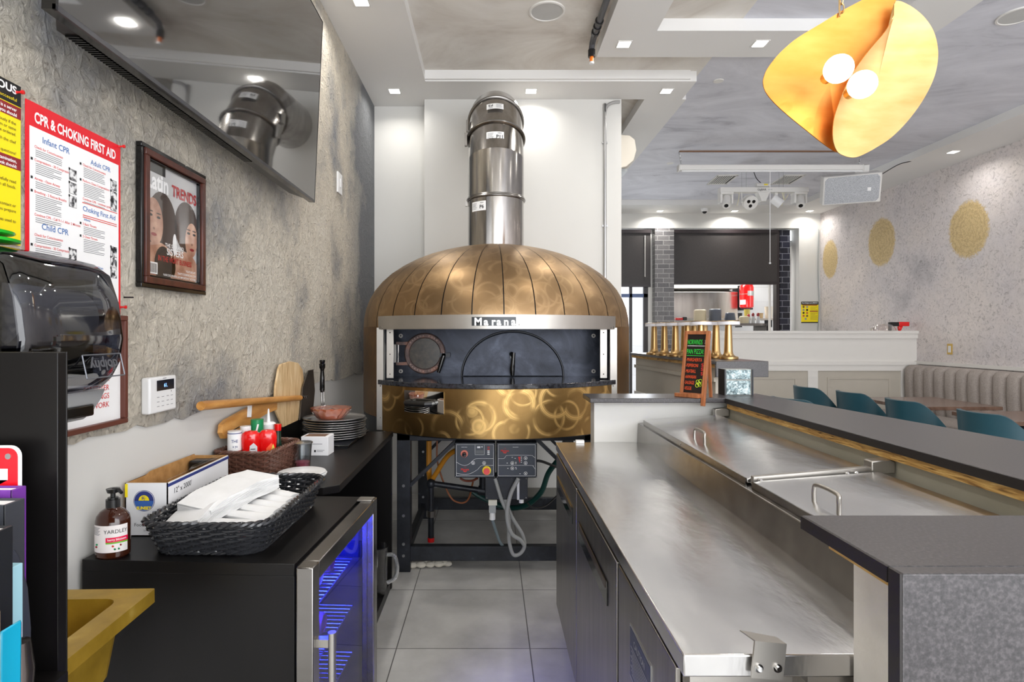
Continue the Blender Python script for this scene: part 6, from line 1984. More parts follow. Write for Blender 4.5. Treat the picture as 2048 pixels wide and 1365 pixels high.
tag(put(MB().box(0, 0.002, -0.02, 0.02, -0.03, 0.03, paper_white).build('price_tag'), (X0 + 0.0155, 2.42, 1.115), rx=R(-8)), 'small blank white paper tag stuck on the handle of the wooden peel', 'tag')
X1 = X0 + 0.030
t = thing('metal_peel', 'steel pizza peel with a long round wooden handle lying along the wall', 'pizza peel', (X1, 3.0, 0.98))
MB().tube([(0.0, 1.985 - 3, 1.185 - 0.98), (0, 2.02 - 3, 1.183 - 0.98), (0, 3.02 - 3, 1.100 - 0.98)], [0.0155, 0.0165, 0.0135], wood_gold, 16).build('wooden_handle', t)
MB().tube([(0, 3.0 - 3, 1.102 - 0.98), (0, 3.12 - 3, 1.092 - 0.98)], [0.012, 0.010], steel, 14).ball((0.008, 0.06, 0.118), 0.006, steel, 8).ball((0.008, 0.09, 0.115), 0.006, steel, 8).build('ferrule', t)
mb_ = [(3.04, 0.982), (3.09, 1.15), (3.185, 1.232), (3.27, 1.232), (3.30, 1.11), (3.26, 0.982)]
MB().prism([(y - 3, z - 0.98) for y, z in mb_], -0.012, -0.008, noisy('peel_steel', [(0.3, (92, 88, 84)), (0.7, (134, 128, 122))], 4, 0.35, 0.9), 'yz').build('steel_blade', t)
t = thing('oven_brush', 'black-handled oven tool standing upright behind the pizza pans', 'oven tool', (-0.945, 3.27, 0.8835))
MB().tube([(-0.004, 0, 0.002), (-0.008, 0, 0.25)], 0.004, steel, 8).tube([(0.008, 0, 0.002), (0.004, 0, 0.25)], 0.004, steel, 8).build('rod', t)
MB().lathe([(0.010, 0.22), (0.014, 0.235), (0.013, 0.30), (0.010, 0.34), (0.012, 0.352), (0.016, 0.358), (0.017, 0.380), (0.012, 0.384), (0.015, 0.390), (0.015, 0.402), (0, 0.404)], black_gloss, n=20, o=(-0.004, 0, 0)).build('grip', t)
MB().box(-0.02, 0.02, -0.006, 0.006, -0.0, 0.03, steel).build('tool_head', t)
# ================================================================== STEEL PREP TABLE
PT = thing('prep_table', 'long stainless steel refrigerated prep table along the right of the aisle', 'prep table', (0.31, 0.943, 0))
tx, ty = 0.31, 0.943
def L3(x0, x1, y0, y1, z0, z1, m_, mb=None):
    mb = mb or MB()
    return mb.box(x0 - tx, x1 - tx, y0 - ty, y1 - ty, z0, z1, m_)
zt = 0.910
yf = 2.798
L3(0.312, 0.705, 0.943, yf, zt - 0.037, zt, steel_top).build('worktop', PT, bevel=0.003)
L3(0.325, 1.10, 0.985, yf - 0.01, 0.12, zt - 0.037, steel_dark).build('cabinet_body', PT)
for (y0, y1, hy0, hy1) in ((2.135, 2.775, 2.22, 2.72), (1.447, 2.118, 1.55, 2.056)):
    d_ = L3(0.312, 0.324, y0, y1, 0.14, 0.862, steel_dark).build('cabinet_door', PT, bevel=0.002)
    mb = L3(0.3085, 0.3125, hy0, hy1, 0.705, 0.768, black_gloss)
    L3(0.307, 0.3095, hy0 + 0.02, hy1 - 0.02, 0.745, 0.765, plain('handle_recess', (60, 48, 40), 0.3), mb)
    mb.build('recessed_handle', d_)
pn = L3(0.314, 0.324, 0.99, 1.432, 0.14, 0.862, steel_dark).build('side_cover', PT, bevel=0.002)
mb = L3(0.3115, 0.3142, 1.135, 1.305, 0.665, 0.782, alu)
L3(0.3105, 0.3118, 1.14, 1.300, 0.67, 0.777, plain('plate_navy', (34, 42, 72), 0.35), mb)
mb.X = Matrix.Translation((0.3100 - tx, 1.22 - ty, 0.725)) @ Matrix.Rotation(R(-90), 4, 'Z')
mb.text('CAUTION', 0.020, 0.0, 0.025, 0, alu, align='c', bold=0.02)
for k in range(9):
    mb.sheet(-0.07 + 0.006 * (k % 3), 0.07 - 0.008 * ((k * 5) % 4), 0.012 - k * 0.007, 0.015 - k * 0.007, 0, alu)
mb.build('data_plate', pn)
mb = L3(0.33, 0.50, 0.965, 0.985, 0.80, 0.868, steel_fine)
L3(0.52, 1.05, 0.955, 0.985, 0.855, 0.868, steel_fine, mb)
mb.build('end_rail', PT)
for (x, y) in ((0.37, 1.03), (0.37, 2.72), (1.04, 1.03), (1.04, 2.72)):
    MB().cyl((x - tx, y - ty, 0), (x - tx, y - ty, 0.12), 0.022, black_plastic, n=14).build('foot', PT)
L3(0.335, 1.09, 1.0, yf - 0.02, 0.10, 0.13, black_metal).build('base_plate', PT)
# raised rail with lids
zr = 1.002
rise = [(0.700, zt - 0.03), (0.706, zr), (0.745, zr + 0.006), (1.10, zr + 0.030), (1.10, zt - 0.03)]
MB().prism([(x - tx, z) for x, z in rise], 0.945 - ty, yf - ty, steel, 'xz').build('pan_housing', PT, bevel=0.003)
def lid(y0, y1, hy0, hy1):
    t_ = [(0.722, 0.998 + 0.012), (0.722, 1.022), (0.740, 1.0265), (1.065, 1.052), (1.065, 1.040), (0.75, 1.012)]
    l_ = MB().prism([(x - tx, z) for x, z in t_], y0 - ty, y1 - ty, steel_top, 'xz').build('hinged_lid', PT, bevel=0.002)
    MB().bar((0.719 - tx, y0 - ty, 1.013), (0.719 - tx, y1 - ty, 1.013), 0.004, 0.024, steel, up=(0, 0, 1)).build('lid_lip', l_)
    mb = MB().tube(bez([(0.775 - tx, hy0 - ty, 1.026), (0.775 - tx, hy0 - ty, 1.058), (0.777 - tx, hy0 + 0.012 - ty, 1.071), (0.777 - tx, hy1 - 0.012 - ty, 1.071), (0.775 - tx, hy1 - ty, 1.058), (0.775 - tx, hy1 - ty, 1.026)], 5), 0.0052, steel_fine, 12)
    mb.build('lid_handle', l_)
lid(1.640, 2.735, 2.11, 2.215)
lid(0.985, 1.600, 1.295, 1.395)
MB().prism([(0.728 - tx, 1.010), (0.728 - tx, 1.034), (1.055 - tx, 1.062), (1.055 - tx, 1.038)], 1.612 - ty, 1.630 - ty, steel_fine, 'xz').build('centre_divider', PT, bevel=0.001)
for (x, y) in ((0.745, 1.606), (0.985, 1.606), (1.01, 1.606), (0.722, 2.20)):
    MB().ball((x - tx, y - ty, 1.024 + (x - 0.745) * 0.08 if y < 2 else 1.014), 0.007, chrome, 10).build('screw', PT)
for y in (1.625, 2.745):
    mb = MB().prism([(1.052 - tx, 1.040), (1.052 - tx, 1.078), (1.105 - tx, 1.084), (1.118 - tx, 1.076), (1.118 - tx, 1.045)], y - 0.018 - ty, y + 0.018 - ty, steel_fine, 'xz')
    mb.build('hinge_bracket', PT, bevel=0.003)
# bolted clip at the near end
mb = MB()
mb.prism([(0.417 - tx, 0.880), (0.467 - tx, 0.876), (0.473 - tx, 0.933), (0.423 - tx, 0.938)], -0.012, -0.009, steel_fine)
mb.add([(0.423 - tx, -0.012, 0.938), (0.473 - tx, -0.012, 0.933), (0.468 - tx, 0.010, 0.933), (0.412 - tx, 0.020, 0.939)], [(0, 1, 2, 3)], steel_fine)
cl = mb.build('end_clip', PT, solid=0.0015)
for x in (0.428, 0.458):
    mb = MB()
    mb.cyl((x - tx, -0.010, 0.896), (x - tx, -0.020, 0.897), 0.004, chrome, n=10).cyl((x - tx, -0.012, 0.896), (x - tx, -0.015, 0.896), 0.007, chrome, n=14)
    mb.build('bolt', cl)
MB().box(-0.002, 0.0, 0.0, 0.0, 0, 0, steel)
tag(put(MB().box(-0.02, 0.02, -0.012, 0.012, 0, 0.014, white_plastic).build('plastic_clip', None, bevel=0.002), (0.425, 2.78, zt)), 'small white plastic clip on the far edge of the steel worktop', 'clip')

# ================================================================== HALF WALL AND STONE COUNTERS
hw = MB()
hw.box(0.497, 1.32, 2.80, 2.90, 0, 1.105, white_paint)
hw.box(1.122, 1.24, 0.95, 2.80, 0, 1.082, noisy('olive_drywall', [(0.3, (160, 156, 138)), (0.7, (182, 178, 162))], 3, 0.6))
hw.box(0.585, 1.30, 0.79, 0.938, 0, 1.079, noisy('stippled_white', [(0.3, (196, 192, 186)), (0.7, (216, 212, 206))], 8, 0.7, bump=0.3, bscale=160, bdist=0.002))
struct('wall_counter_front', hw)
ct = thing('stone_counter', 'long flamed grey stone counter running beside the prep table to the half wall', 'counter', (1.1, 1.9, 1.13))
def cb(x0, x1, y0, y1, z0, z1, m_, mb):
    return mb.box(x0 - 1.1, x1 - 1.1, y0 - 1.9, y1 - 1.9, z0 - 1.13, z1 - 1.13, m_)
mb = cb(0.464, 1.336, 2.726, 2.94, 1.108, 1.13, granite, MB())
mb.build('back_slab', ct, bevel=0.003)
MB().prism([(1.098 - 1.1, 0.965 - 1.9), (1.575 - 1.1, 0.965 - 1.9), (1.337 - 1.1, 2.957 - 1.9), (1.337 - 1.1, 2.725 - 1.9), (1.098 - 1.1, 2.725 - 1.9)], 1.106 - 1.13, 0.0, granite, 'xy').build('long_slab', ct, bevel=0.002)
cb(1.096, 1.0985, 0.965, 2.722, 1.1065, 1.129, black_edge, MB()).build('raw_edge', ct)
cb(1.104, 1.24, 0.97, 2.72, 1.083, 1.1055, osb, MB()).build('plywood_underlay', ct)
ct = thing('stone_counter', 'near stone counter end with a brownish top, at the lower right corner', 'counter', (1.1, 1.9, 1.13))
cb(0.515, 1.685, 0.752, 0.964, 1.108, 1.13, granite, MB()).build('return_slab', ct, bevel=0.002)
cb(0.5125, 0.5155, 0.753, 0.963, 1.1085, 1.129, black_edge, MB()).build('raw_edge', ct)
cb(0.552, 1.30, 0.77, 0.95, 1.080, 1.1075, osb, MB()).build('plywood_underlay', ct)
ct = thing('waterfall_panel', 'upright speckled stone end panel in the lower right corner of the photo', 'stone panel', (1.1, 1.9, 1.13))
cb(0.515, 1.685, 0.728, 0.751, 0.0, 1.13, granite, MB()).build('stone_face', ct, bevel=0.002)
cb(0.5125, 0.5155, 0.729, 0.7505, 0.0, 1.129, black_edge, MB()).build('raw_edge', ct)

# glass block column and raised bar
t = thing('glass_block', 'pair of rippled glass blocks standing on the stone counter under the raised bar', 'glass block', (1.215, 2.885, 1.1305))
gb = noisy('rippled_glass', [(0.35, (96, 116, 122)), (0.5, (156, 178, 182)), (0.62, (214, 228, 230))], 38, 0.08, 0.2, detail=4, dist=2.0, bump=1.0, bscale=34, bdist=0.02)
MB().box(-0.060, 0.062, -0.03, 0.045, 0.001, 0.072, gb).build('lower_block', t, bevel=0.006)
MB().box(-0.060, 0.062, -0.03, 0.045, 0.077, 0.125, gb).build('upper_block', t, bevel=0.006)
MB().box(-0.066, 0.068, -0.026, 0.041, 0.0, 0.127, plain('block_mortar', (150, 152, 148), 0.6)).box(-0.070, -0.064, -0.034, 0.045, 0, 0.127, black_metal).box(0.066, 0.072, -0.034, 0.045, 0, 0.127, black_metal).build('mortar', t)
bar = thing('raised_bar', 'long raised stone bar ledge carrying the row of brass lamps', 'bar counter', (1.70, 3.94, 0))
by0 = 0.0
bl_ = [(1.525 - 1.70, 0.0), (1.88 - 1.70, 0.0), (1.80 - 1.70, 1.85), (1.385 - 1.70, 1.85)]
MB().prism(bl_, 1.225, 1.247, granite, 'xy').build('stone_top', bar, bevel=0.002)
MB().box(-0.175, 0.18, -0.001, 0.021, 1.139, 1.2455, granite).build('front_fascia', bar, bevel=0.002)
MB().prism([(x + 0.015, y) if i in (0, 3) else (x - 0.015, y) for i, (x, y) in enumerate(bl_)], 1.20, 1.2245, osb, 'xy').build('plywood_underlay', bar)
MB().prism([(1.56 - 1.7, 0.10), (1.72 - 1.7, 0.10), (1.60 - 1.7, 1.84), (1.44 - 1.7, 1.84)], 0.0, 1.1995, beige_paint, 'xy').build('bar_wall', bar)
MB().prism([(1.545 - 1.7, 0.09), (1.56 - 1.7, 0.09), (1.44 - 1.7, 1.85), (1.425 - 1.7, 1.85)], 1.10, 1.13, beige_paint, 'xy').prism([(1.545 - 1.7, 0.09), (1.56 - 1.7, 0.09), (1.44 - 1.7, 1.85), (1.425 - 1.7, 1.85)], 0.84, 0.87, trim_white, 'xy').build('rail_trim', bar)

# brass lamps
first = None
pos = []
for i in range(6):
    s = i / 5
    pos.append((1.735 - 0.085 * s - 0.02 * s, 4.25 + 0.90 * s, 'B', i))
for i in range(5):
    s = i / 4
    pos.append((1.565 - 0.12 * s, 4.34 + 0.81 * s, 'A', i))
for (x, y, row, i) in pos:
    if first is None:
        t = thing('brass_table_lamp', '', 'table lamp', (x, y, 1.2475), group='brass table lamps on the raised bar')
        MB().lathe([(0, 0), (0.066, 0), (0.069, 0.003), (0.069, 0.016), (0.066, 0.019), (0.050, 0.024), (0.038, 0.032), (0.032, 0.045), (0.030, 0.060), (0.024, 0.235), (0.023, 0.252), (0, 0.252)], brass, n=36).build('stem', t)
        MB().lathe([(0, 0.252), (0.078, 0.252), (0.078, 0.276), (0, 0.276)], plain('frosted_acrylic', (226, 226, 232), 0.3, var=0, spec=0.6), n=36).build('acrylic_ring', t)
        MB().lathe([(0, 0.276), (0.079, 0.276), (0.0795, 0.280), (0.05, 0.283), (0, 0.284)], brass, n=36).build('shade_top', t)
        first = t
    else:
        t = copy_tree(first)
        t.location = (x, y, 1.2475)
    rank = sorted([-a / b for a, b, c, e in pos]).index(-x / y)
    t['label'] = 'brass table lamp with flat disc shade on the raised bar, %s from the right' % ORD[rank]
    if rank == 0:
        t['label'] = 'rightmost brass table lamp, standing nearest the end of the raised stone bar'
    if rank == 10:
        t['label'] = 'leftmost brass table lamp at the far end of the row on the raised bar'

# menu board
mt = thing('menu_board', 'small wooden framed blackboard listing pan pizzas in green and orange chalk', 'menu board', (0.958, 2.765, 1.131), rz=R(-48), rx=R(0))
mt.scale = (0.95, 0.95, 0.95)
tilt = Matrix.Rotation(R(-9), 4, 'X')
mb = MB()
mb.X = tilt
W2, HT = 0.068, 0.335
mb.box(-W2, -W2 + 0.016, -0.008, 0.008, 0.0, HT, wood_red).box(W2 - 0.018, W2, -0.010, 0.008, -0.040, HT, wood_red).box(-W2 + 0.016, W2 - 0.018, -0.008, 0.008, HT - 0.018, HT, wood_red).box(-W2 + 0.016, W2 - 0.018, -0.008, 0.008, 0.0, 0.02, wood_red)
mb.build('frame', mt, bevel=0.0015)
mb = MB()
mb.X = tilt
mb.box(-W2 + 0.015, W2 - 0.017, 0.0, 0.005, 0.015, HT - 0.015, plain('blackboard', (26, 16, 14), 0.35)).build('slate', mt)
mb = MB()
mb.X = tilt
def chalk(txt, z, size, wid, m_, x=-W2 + 0.019, **k):
    mb.text(txt, size, x, z, -0.0012, m_, wid=wid, bold=-0.004)
chalk("NORWINDS", 0.266, 0.036, 0.080, green_ink)
chalk(")", 0.275, 0.02, 0.006, white_ink, x=0.042)
chalk("PAN PIZZA!", 0.218, 0.036, 0.090, green_ink)
mb.sheet(-W2 + 0.019, W2 - 0.02, 0.258, 0.260, -0.0012, white_ink)
mb.sheet(-W2 + 0.019, W2 - 0.02, 0.208, 0.210, -0.0012, green_ink)
for k, (s_, wd_) in enumerate((('-MARGHERITA', 0.085), ('-PEPPERONI', 0.066), ('-MEATBALL', 0.056), ('-HAWAIIAN', 0.060), ('-SAUSAGE', 0.052), ('-VEGGIE', 0.040))):
    chalk(s_, 0.180 - k * 0.029, 0.024, wd_, orange_ink)
for z in (0.155, 0.135, 0.112):
    chalk('$', z, 0.024, 0.012, red_ink, x=0.034)
for (x, z) in ((0.022, 0.078), (0.036, 0.082), (0.020, 0.060), (0.035, 0.064), (0.029, 0.070)):
    mb.tube([(x + 0.0085 * math.cos(q), -0.0015, z + 0.0095 * math.sin(q)) for q in [2 * PI * i / 12 for i in range(12)]], 0.0011, lime_ink, 4, closed=True)
mb.build('chalk_writing', mt)
MB().box(-W2 - 0.012, W2 - 0.019, -0.035, -0.009, 0.0, 0.018, wood_red).build('ledge', mt, bevel=0.001)
mb = MB()
mb.bar((W2 - 0.008, 0.052, 0.235), (W2 - 0.008, 0.070, 0.0), 0.014, 0.010, wood_red)
mb.bar((-W2 + 0.008, 0.052, 0.235), (-W2 + 0.008, 0.070, 0.0), 0.014, 0.010, wood_red)
mb.build('back_leg', mt)

# ================================================================== DINING ROOM
hp = MB()
py0 = 7.58
hp.box(2.93, RW, py0, py0 + 0.14, 0, 1.44, trim_white)
hp.box(2.90, RW, py0 - 0.035, py0 + 0.175, 1.44, 1.475, trim_white)
hp.box(2.93, RW, py0 - 0.02, py0, 1.375, 1.44, trim_white)
hp.box(2.93, RW, py0 - 0.035, py0, 1.030, 1.075, trim_white)
hp.box(2.93, RW, py0 - 0.022, py0, 0.955, 1.03, trim_white)
for (a, b) in ((2.93, 3.02), (4.12, 4.25), (5.33, 5.46)):
    hp.box(a, b, py0 - 0.022, py0, 0.0, 0.955, trim_white)
for (a, b) in ((3.02, 4.12), (4.25, 5.33), (5.46, RW)):
    hp.box(a, b, py0 - 0.006, py0, 0.0, 0.955, beige_paint)
for (a, b) in ((3.12, 3.98), (4.38, 5.20)):
    for (x0, x1, z0, z1) in ((a, b, 0.845, 0.87), (a, a + 0.025, 0.1, 0.845), (b - 0.025, b, 0.1, 0.845)):
        hp.box(x0, x1, py0 - 0.014, py0 - 0.006, z0, z1, beige_paint)
struct('wall_partition', hp)
struct('trim_4', MB().box(RW - 0.03, RW, -2.6, py0, 1.045, 1.085, trim_white))
# outlet
t = thing('wall_outlet', 'brass-framed wall outlet low on the rag-rolled wall above the banquette', 'outlet', (RW, 7.03, 1.25), rz=R(-90))
MB().box(-0.04, 0.04, -0.006, 0, -0.065, 0.065, plain('outlet_brass', (206, 172, 92), 0.35, 0.5)).build('plate', t, bevel=0.002)
MB().box(-0.02, 0.02, -0.010, -0.006, -0.04, 0.04, white_plastic).build('socket', t)
# yellow poster on the far wall
t = thing('allergy_notice', 'yellow and black allergy notice on the white wall by the kitchen pass', 'poster', (5.37, FW - 0.003, 1.80))
w, h0 = 0.145, 0.180
MB().box(-w, w, -0.001, 0.001, -h0, h0, yellow).build('sheet', t)
p = MB().sheet(-w, w, h0 - 0.05, h0, -0.002, ink)
p.text('Food allergies can be SERIOUS', 0.025, 0, h0 - 0.03, -0.003, white_ink, align='c', bold=0.03, wid=0.26)
p.sheet(-w + 0.02, w - 0.02, h0 - 0.066, h0 - 0.052, -0.002, maroon_ink).sheet(0.0, w - 0.01, 0.010, 0.026, -0.002, maroon_ink).sheet(-w, w, -h0, -h0 + 0.018, -0.002, ink)
for r_i in range(5):
    for cc in (-0.105, -0.045):
        if r_i == 4 and cc < -0.1:
            continue
        disc(p, cc + (0.0 if r_i < 4 else -0.025), 0.09 - r_i * 0.05, 0.018, -0.002, [plain('icon_brown', (110, 84, 50), 0.6), plain('icon_grey', (150, 150, 140), 0.6), ink, plain('icon_red', (196, 96, 60), 0.6)][(r_i + (cc > -0.1)) % 4], n_=16)
p.lines(0.008, w - 0.012, 0.095, 5, 0.014, 0.004, -0.002, plain('olive_print', (150, 140, 40), 0.6, var=0))
p.lines(0.008, w - 0.012, -0.005, 10, 0.013, 0.004, -0.002, plain('olive_print', (150, 140, 40), 0.6, var=0))
p.build('printing', t)
tag(MB().tube(bez([(5.51, FW - 0.02, 3.2), (5.50, FW - 0.02, 2.5), (5.52, FW - 0.02, 1.9), (5.49, FW - 0.02, 1.4)]), 0.008, grey_pvc, 6).build('wall_cable'), 'thin grey cable running down the far corner beside the yellow notice', 'cable')

# banquette
bq = thing('banquette', 'long grey upholstered banquette with vertical channels along the right wall', 'banquette', (5.2, 4.5, 0))
n0 = 26
pitch = 0.165
y = py0 - 0.05 - 4.5
mb = MB()
for k in range(n0):
    y1 = y - pitch * k
    y0 = y1 - pitch
    sec = []
    for i in range(9):
        u = i / 8
        sec.append((0.045 * (1 - (2 * u - 1) ** 4), y0 + u * pitch))
    rows = []
    for (z, dx_) in ((0.44, 0.06), (0.55, 0.045), (0.80, 0.03), (0.98, 0.035), (1.02, 0.06), (1.035, 0.10), (1.035, 0.20)):
        rows.append([(0.14 - (bb * (1 if z < 1.0 else 0.6)) + dx_, yy_, z) for bb, yy_ in sec])
    mb.grid(rows, grey_fabric)
mb.build('channelled_back', bq, sharp=50)
MB().box(-0.38, 0.16, y - pitch * n0, y, 0.30, 0.46, grey_fabric).build('seat_cushion', bq, bevel=0.03, seg=3)
mb = MB().box(-0.34, 0.34, y - pitch * n0, y, 0.0, 0.30, plain('grey_plinth', (108, 100, 95), 0.7))
mb.build('base', bq)


def table(lab, x0, x1, y0, y1):
    cx_, cy_ = (x0 + x1) / 2, (y0 + y1) / 2
    t = thing('dining_table', lab, 'table', (cx_, cy_, 0))
    a, b = (x1 - x0) / 2, (y1 - y0) / 2
    MB().box(-a, a, -b, b, 0.715, 0.75, wood_dark).build('tabletop', t, bevel=0.004)
    MB().cyl((0, 0, 0.04), (0, 0, 0.715), 0.045, black_metal, n=24).build('column', t)
    MB().lathe([(0, 0), (0.24, 0), (0.24, 0.012), (0.06, 0.04), (0, 0.04)], black_metal, n=32).build('base_plate', t)
    return t


table('dark wood dining table behind the second and third teal chairs', 3.97, 4.80, 5.45, 6.30)
table('dark wood dining table on a black column behind the nearest teal chairs', 4.07, 4.80, 4.52, 5.14)


def chair_proto():
    t = thing('tub_chair', '', 'chair', (0, 0, 0))
    rows = []
    na = 40
    rr_ = [(0.44, 0.17), (0.50, 0.215), (0.56, 0.235)]
    for j in range(11):
        s = j / 10
        row = []
        for i in range(na + 1):
            a = -125 + 250 * i / na
            f = max(0.0, math.cos(R(a) * 0.72))
            qq = min(1, max(0, (1 - abs(a) / 118) * 1.45))
            top = 0.545 + 0.345 * qq * qq * (3 - 2 * qq)
            z = 0.43 + (top - 0.43) * s
            r = 0.20 + 0.045 * min(1, s * 3) + 0.035 * s * f
            row.append((-r * math.cos(R(a)), r * math.sin(R(a)), z))
        rows.append(row)
    MB().grid(rows, teal).build('shell', t, solid=0.028, sharp=60, bevel=0)
    MB().lathe([(0, 0.41), (0.19, 0.41), (0.215, 0.43), (0.225, 0.49), (0.21, 0.52), (0.17, 0.53), (0, 0.535)], teal_d, n=36).build('seat', t)
    for (sx, sy) in ((1, 1), (1, -1), (-1, 1), (-1, -1)):
        MB().tube([(sx * 0.13, sy * 0.13, 0.42), (sx * 0.21, sy * 0.21, 0.0)], [0.016, 0.010], black_metal, 10).build('leg', t)
    return t


cp = None
for (x, y, a, lab) in ((3.62, 4.06, 0, 'teal tub chair at the right edge of the photo, nearest the camera'),
                       (3.60, 4.80, 0, 'teal tub chair with its back fully in view beside the nearer table'),
                       (3.58, 5.47, 2, 'teal tub chair second from the left of the four tall teal backs'),
                       (3.46, 6.03, 4, 'teal tub chair leftmost of the four tall teal backs'),
                       (2.72, 5.0, 20, 'teal tub chair mostly hidden behind the stone counter, left of the others')):
    if cp is None:
        cp = chair_proto()
        t = cp
    else:
        t = copy_tree(cp)
    t.location = (x, y, 0)
    t.rotation_euler = (0, 0, R(a))
    t['label'] = lab
    t['group'] = 'teal tub chairs in the dining room'

# ================================================================== KITCHEN PASS
t = thing('extractor_hood', 'wide stainless steel extractor hood seen through the kitchen pass', 'extractor hood', (4.13, 11.5, 1.72))
hood_m = noisy('hood_steel', [(0.3, (170, 162, 156)), (0.6, (214, 208, 202)), (0.8, (236, 232, 228))], 1.1, 0.22, 1.0, stretch=(2.5, 2.5, 0.4), dist=1.5)
MB().prism([(0, 0), (0, 0.55), (0.42, 0.62), (0.42, 0)], -0.75, 0.75, hood_m, 'yz').box(-0.75, 0.75, 0.0, 0.42, 0.62, 0.70, plain('hood_cap', (206, 202, 194), 0.4)).build('canopy', t, bevel=0.004)
MB().box(-0.75, 0.75, -0.01, 0.02, -0.03, 0.03, steel_fine).build('grease_rail', t)
t = thing('fire_suppression_tank', 'bright red fire suppression cylinder on the kitchen wall', 'fire extinguisher', W(1493, 617, 11.3))
MB().lathe([(0, 0), (0.10, 0.0), (0.128, 0.02), (0.130, 0.40), (0.115, 0.45), (0.05, 0.475), (0, 0.48)], red_gloss, n=32).build('cylinder', t)
MB().lathe([(0.1315, 0.24), (0.1315, 0.33)], plain('foil_label', (190, 190, 186), 0.3, 0.5), n=14, a0=R(-15), a1=R(70)).lathe([(0.1315, 0.07), (0.1315, 0.16)], paper_white, n=10, a0=R(-85), a1=R(-30)).build('label', t)
MB().lathe([(0.132, 0.265), (0.132, 0.277)], steel_fine, n=30).cyl((0, 0, 0.47), (0, 0, 0.51), 0.03, red, n=16).build('strap', t)
MB().box(0.0, 0.18, 0.12, 0.66, -0.02, 0.47, black_metal).build('wall_mount', t)
# long pass shelf just behind the opening
shf = thing('pass_shelf', 'stainless shelf just inside the kitchen pass carrying stacked bowls', 'shelf', (3.95, 10.35, 1.62))
MB().box(-0.85, 0.88, -0.28, 0.28, -0.04, 0.0, steel).build('shelf_board', shf)
MB().box(-0.85, -0.80, -0.25, 0.25, -1.62, -0.04, steel).box(0.83, 0.88, -0.25, 0.25, -1.62, -0.04, steel).build('support', shf)
b1 = [(0, 0), (0.075, 0.0), (0.09, 0.012), (0.096, 0.034), (0.092, 0.034), (0.085, 0.014), (0, 0.008)]
cream = plain('cream_bowl', (226, 212, 180), 0.4)
greyb = plain('grey_bowl', (108, 112, 122), 0.35)
darkb = plain('slate_bowl', (98, 104, 116), 0.3)
for (px_, n_, m_, k_, step, inv, lab, g) in ((1400, 13, cream, 1.12, 0.0175, True, 'cream takeaway bowl in the left stack on the kitchen pass', 'cream bowls in the left stack'),
                                             (1430, 13, greyb, 1.12, 0.0185, True, 'grey plate in the tall middle stack on the kitchen pass', 'grey plates in the middle stack'),
                                             (1460, 9, darkb, 1.0, 0.0195, True, 'slate grey bowl in the rounded stack on the kitchen pass', 'slate bowls in the rounded stack'),
                                             (1488, 6, cream, 0.85, 0.019, True, 'small cream bowl in the low right stack on the kitchen pass', 'cream bowls in the low right stack')):
    f_ = None
    Yk = 10.25
    x = (px_ - CX) * Yk / F
    for i in range(n_):
        kk = k_ * (1 - 0.035 * max(0, i - n_ + 5)) if m_ is darkb else k_
        if f_ is None:
            o = MB().lathe([(r * k_, 0.034 - z) for r, z in b1][::-1], m_, n=28).build('bowl')
            f_ = o
        else:
            o = f_.copy()
            COL.objects.link(o)
            o.scale = (kk / k_, kk / k_, 1)
        o.location = (x, Yk, 1.6205 + i * step)
        kind_ = 'plate' if 'plate' in lab else 'bowl'
        tag(o, lab.replace(' in the ', ', %s from the top of the ' % ORD[n_ - 1 - i], 1), kind_, g)
# side shelf with cups at the right of the pass
t = thing('wall_shelf', 'pale wooden wall shelf at the right inside the kitchen holding cups', 'shelf', (4.92, 10.75, 1.72))
MB().box(-0.42, 0.5, -0.16, 0.16, -0.03, 0, plain('pale_shelf', (206, 196, 184), 0.5)).build('shelf_board', t)
MB().box(-0.35, -0.32, -0.1, 0.14, -0.16, -0.03, black_metal).box(0.2, 0.23, -0.1, 0.14, -0.16, -0.03, black_metal).build('bracket', t)
for (dx_, r_, h_, m_, lab) in ((-0.33, 0.04, 0.10, plain('black_jar', (44, 44, 46), 0.4), 'small black jar at the left end of the kitchen wall shelf'),
                               (-0.20, 0.052, 0.17, plain('mustard_cup', (206, 186, 90), 0.4), 'mustard yellow cup with white rim on the kitchen wall shelf'),
                               (0.04, 0.055, 0.10, plain('tan_jar', (186, 160, 120), 0.5), 'tan jar in the middle of the kitchen wall shelf'),
                               (0.20, 0.07, 0.22, plain('stacked_paper_cup', (216, 206, 190), 0.5), 'stack of pale paper bowls on the kitchen wall shelf'),
                               (0.36, 0.05, 0.13, white_plastic, 'white cup with a black lid at the right end of the kitchen wall shelf')):
    o = MB().lathe([(0, 0), (r_ * 0.85, 0), (r_, h_ * 0.95), (r_ * 1.05, h_), (0, h_)], m_, n=22)
    tag(put(o.build('cup' if 'cup' in lab else ('bowl_stack' if 'bowls' in lab else 'jar')), (4.92 + dx_, 10.72, 1.7205)), lab, 'cup' if 'cup' in lab else ('bowls' if 'bowls' in lab else 'jar'))
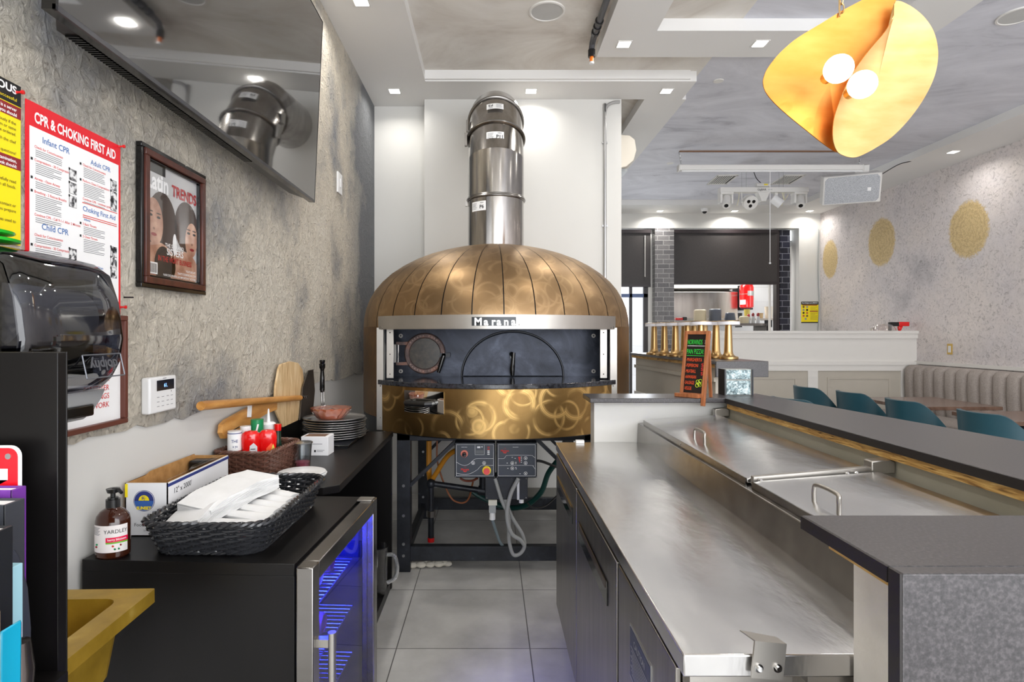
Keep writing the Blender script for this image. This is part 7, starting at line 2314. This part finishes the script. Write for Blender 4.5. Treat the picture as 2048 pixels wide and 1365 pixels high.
# bottles and sauces low behind the pass
for (px_, h_, c, cc, lab) in ((1497, 0.24, (214, 214, 210), (176, 24, 30), 'white sauce bottle with a dark red cap, left in the kitchen pass'),
                              (1506, 0.27, (206, 206, 204), (140, 26, 30), 'tall white sauce bottle with a maroon cap in the kitchen pass'),
                              (1516, 0.27, (220, 220, 220), (150, 24, 30), 'white squeeze bottle with a maroon cap right of the tall one')):
    x = (px_ - CX) * 10.3 / F
    t = thing('sauce_bottle', lab, 'bottle', (x, 10.3, 1.6205))
    hb = h_ * 0.42
    MB().lathe([(0, 0), (0.028, 0), (0.03, 0.01), (0.03, hb), (0.018, hb + 0.02), (0, hb + 0.02)], plain('sauce_%d' % c[0], c, 0.3), n=20).build('body', t)
    MB().lathe([(0.022, hb + 0.015), (0.024, h_ * 0.62), (0.010, h_ * 0.7), (0, h_ * 0.7)], plain('capred_%d' % cc[0], cc, 0.3), n=18).build('cap', t)
t = thing('knife_rack', 'red-handled appliance at the left end of the kitchen pass', 'appliance', ((1358 - CX) * 10.2 / F, 10.2, 1.6205))
MB().box(-0.07, 0.07, -0.05, 0.05, 0, 0.055, plain('pale_grey_case', (190, 190, 190), 0.4)).build('case', t, bevel=0.006)
MB().box(-0.07, 0.055, -0.055, 0.05, 0.055, 0.10, red_gloss).box(0.06, 0.13, -0.04, 0.05, 0.055, 0.115, black_plastic).build('handle', t, bevel=0.01)
# food cover on the partition
t = thing('food_cover', 'clear plastic dome cover lying on the partition ledge', 'cover', (5.17, 7.66, 1.4755))
MB().lathe([(0.14, 0), (0.13, 0.04), (0.10, 0.075), (0.05, 0.092), (0, 0.095)], film, n=32).build('dome', t)
t = thing('face_shield', 'black and red strapped hand tool lying beside the clear dome', 'hand tool', (5.36, 7.66, 1.4755))
MB().box(-0.12, -0.09, -0.02, 0.02, 0, 0.10, black_plastic).box(-0.12, 0.02, -0.02, 0.02, 0.06, 0.115, black_plastic).build('black_grip', t, bevel=0.008)
MB().box(0.0, 0.14, -0.022, 0.022, 0.06, 0.118, red_gloss).prism([(0.0, 0.06), (0.06, 0.06), (0.03, 0.0), (0.01, 0.0)], -0.02, 0.02, red_gloss).build('red_grip', t, bevel=0.008)
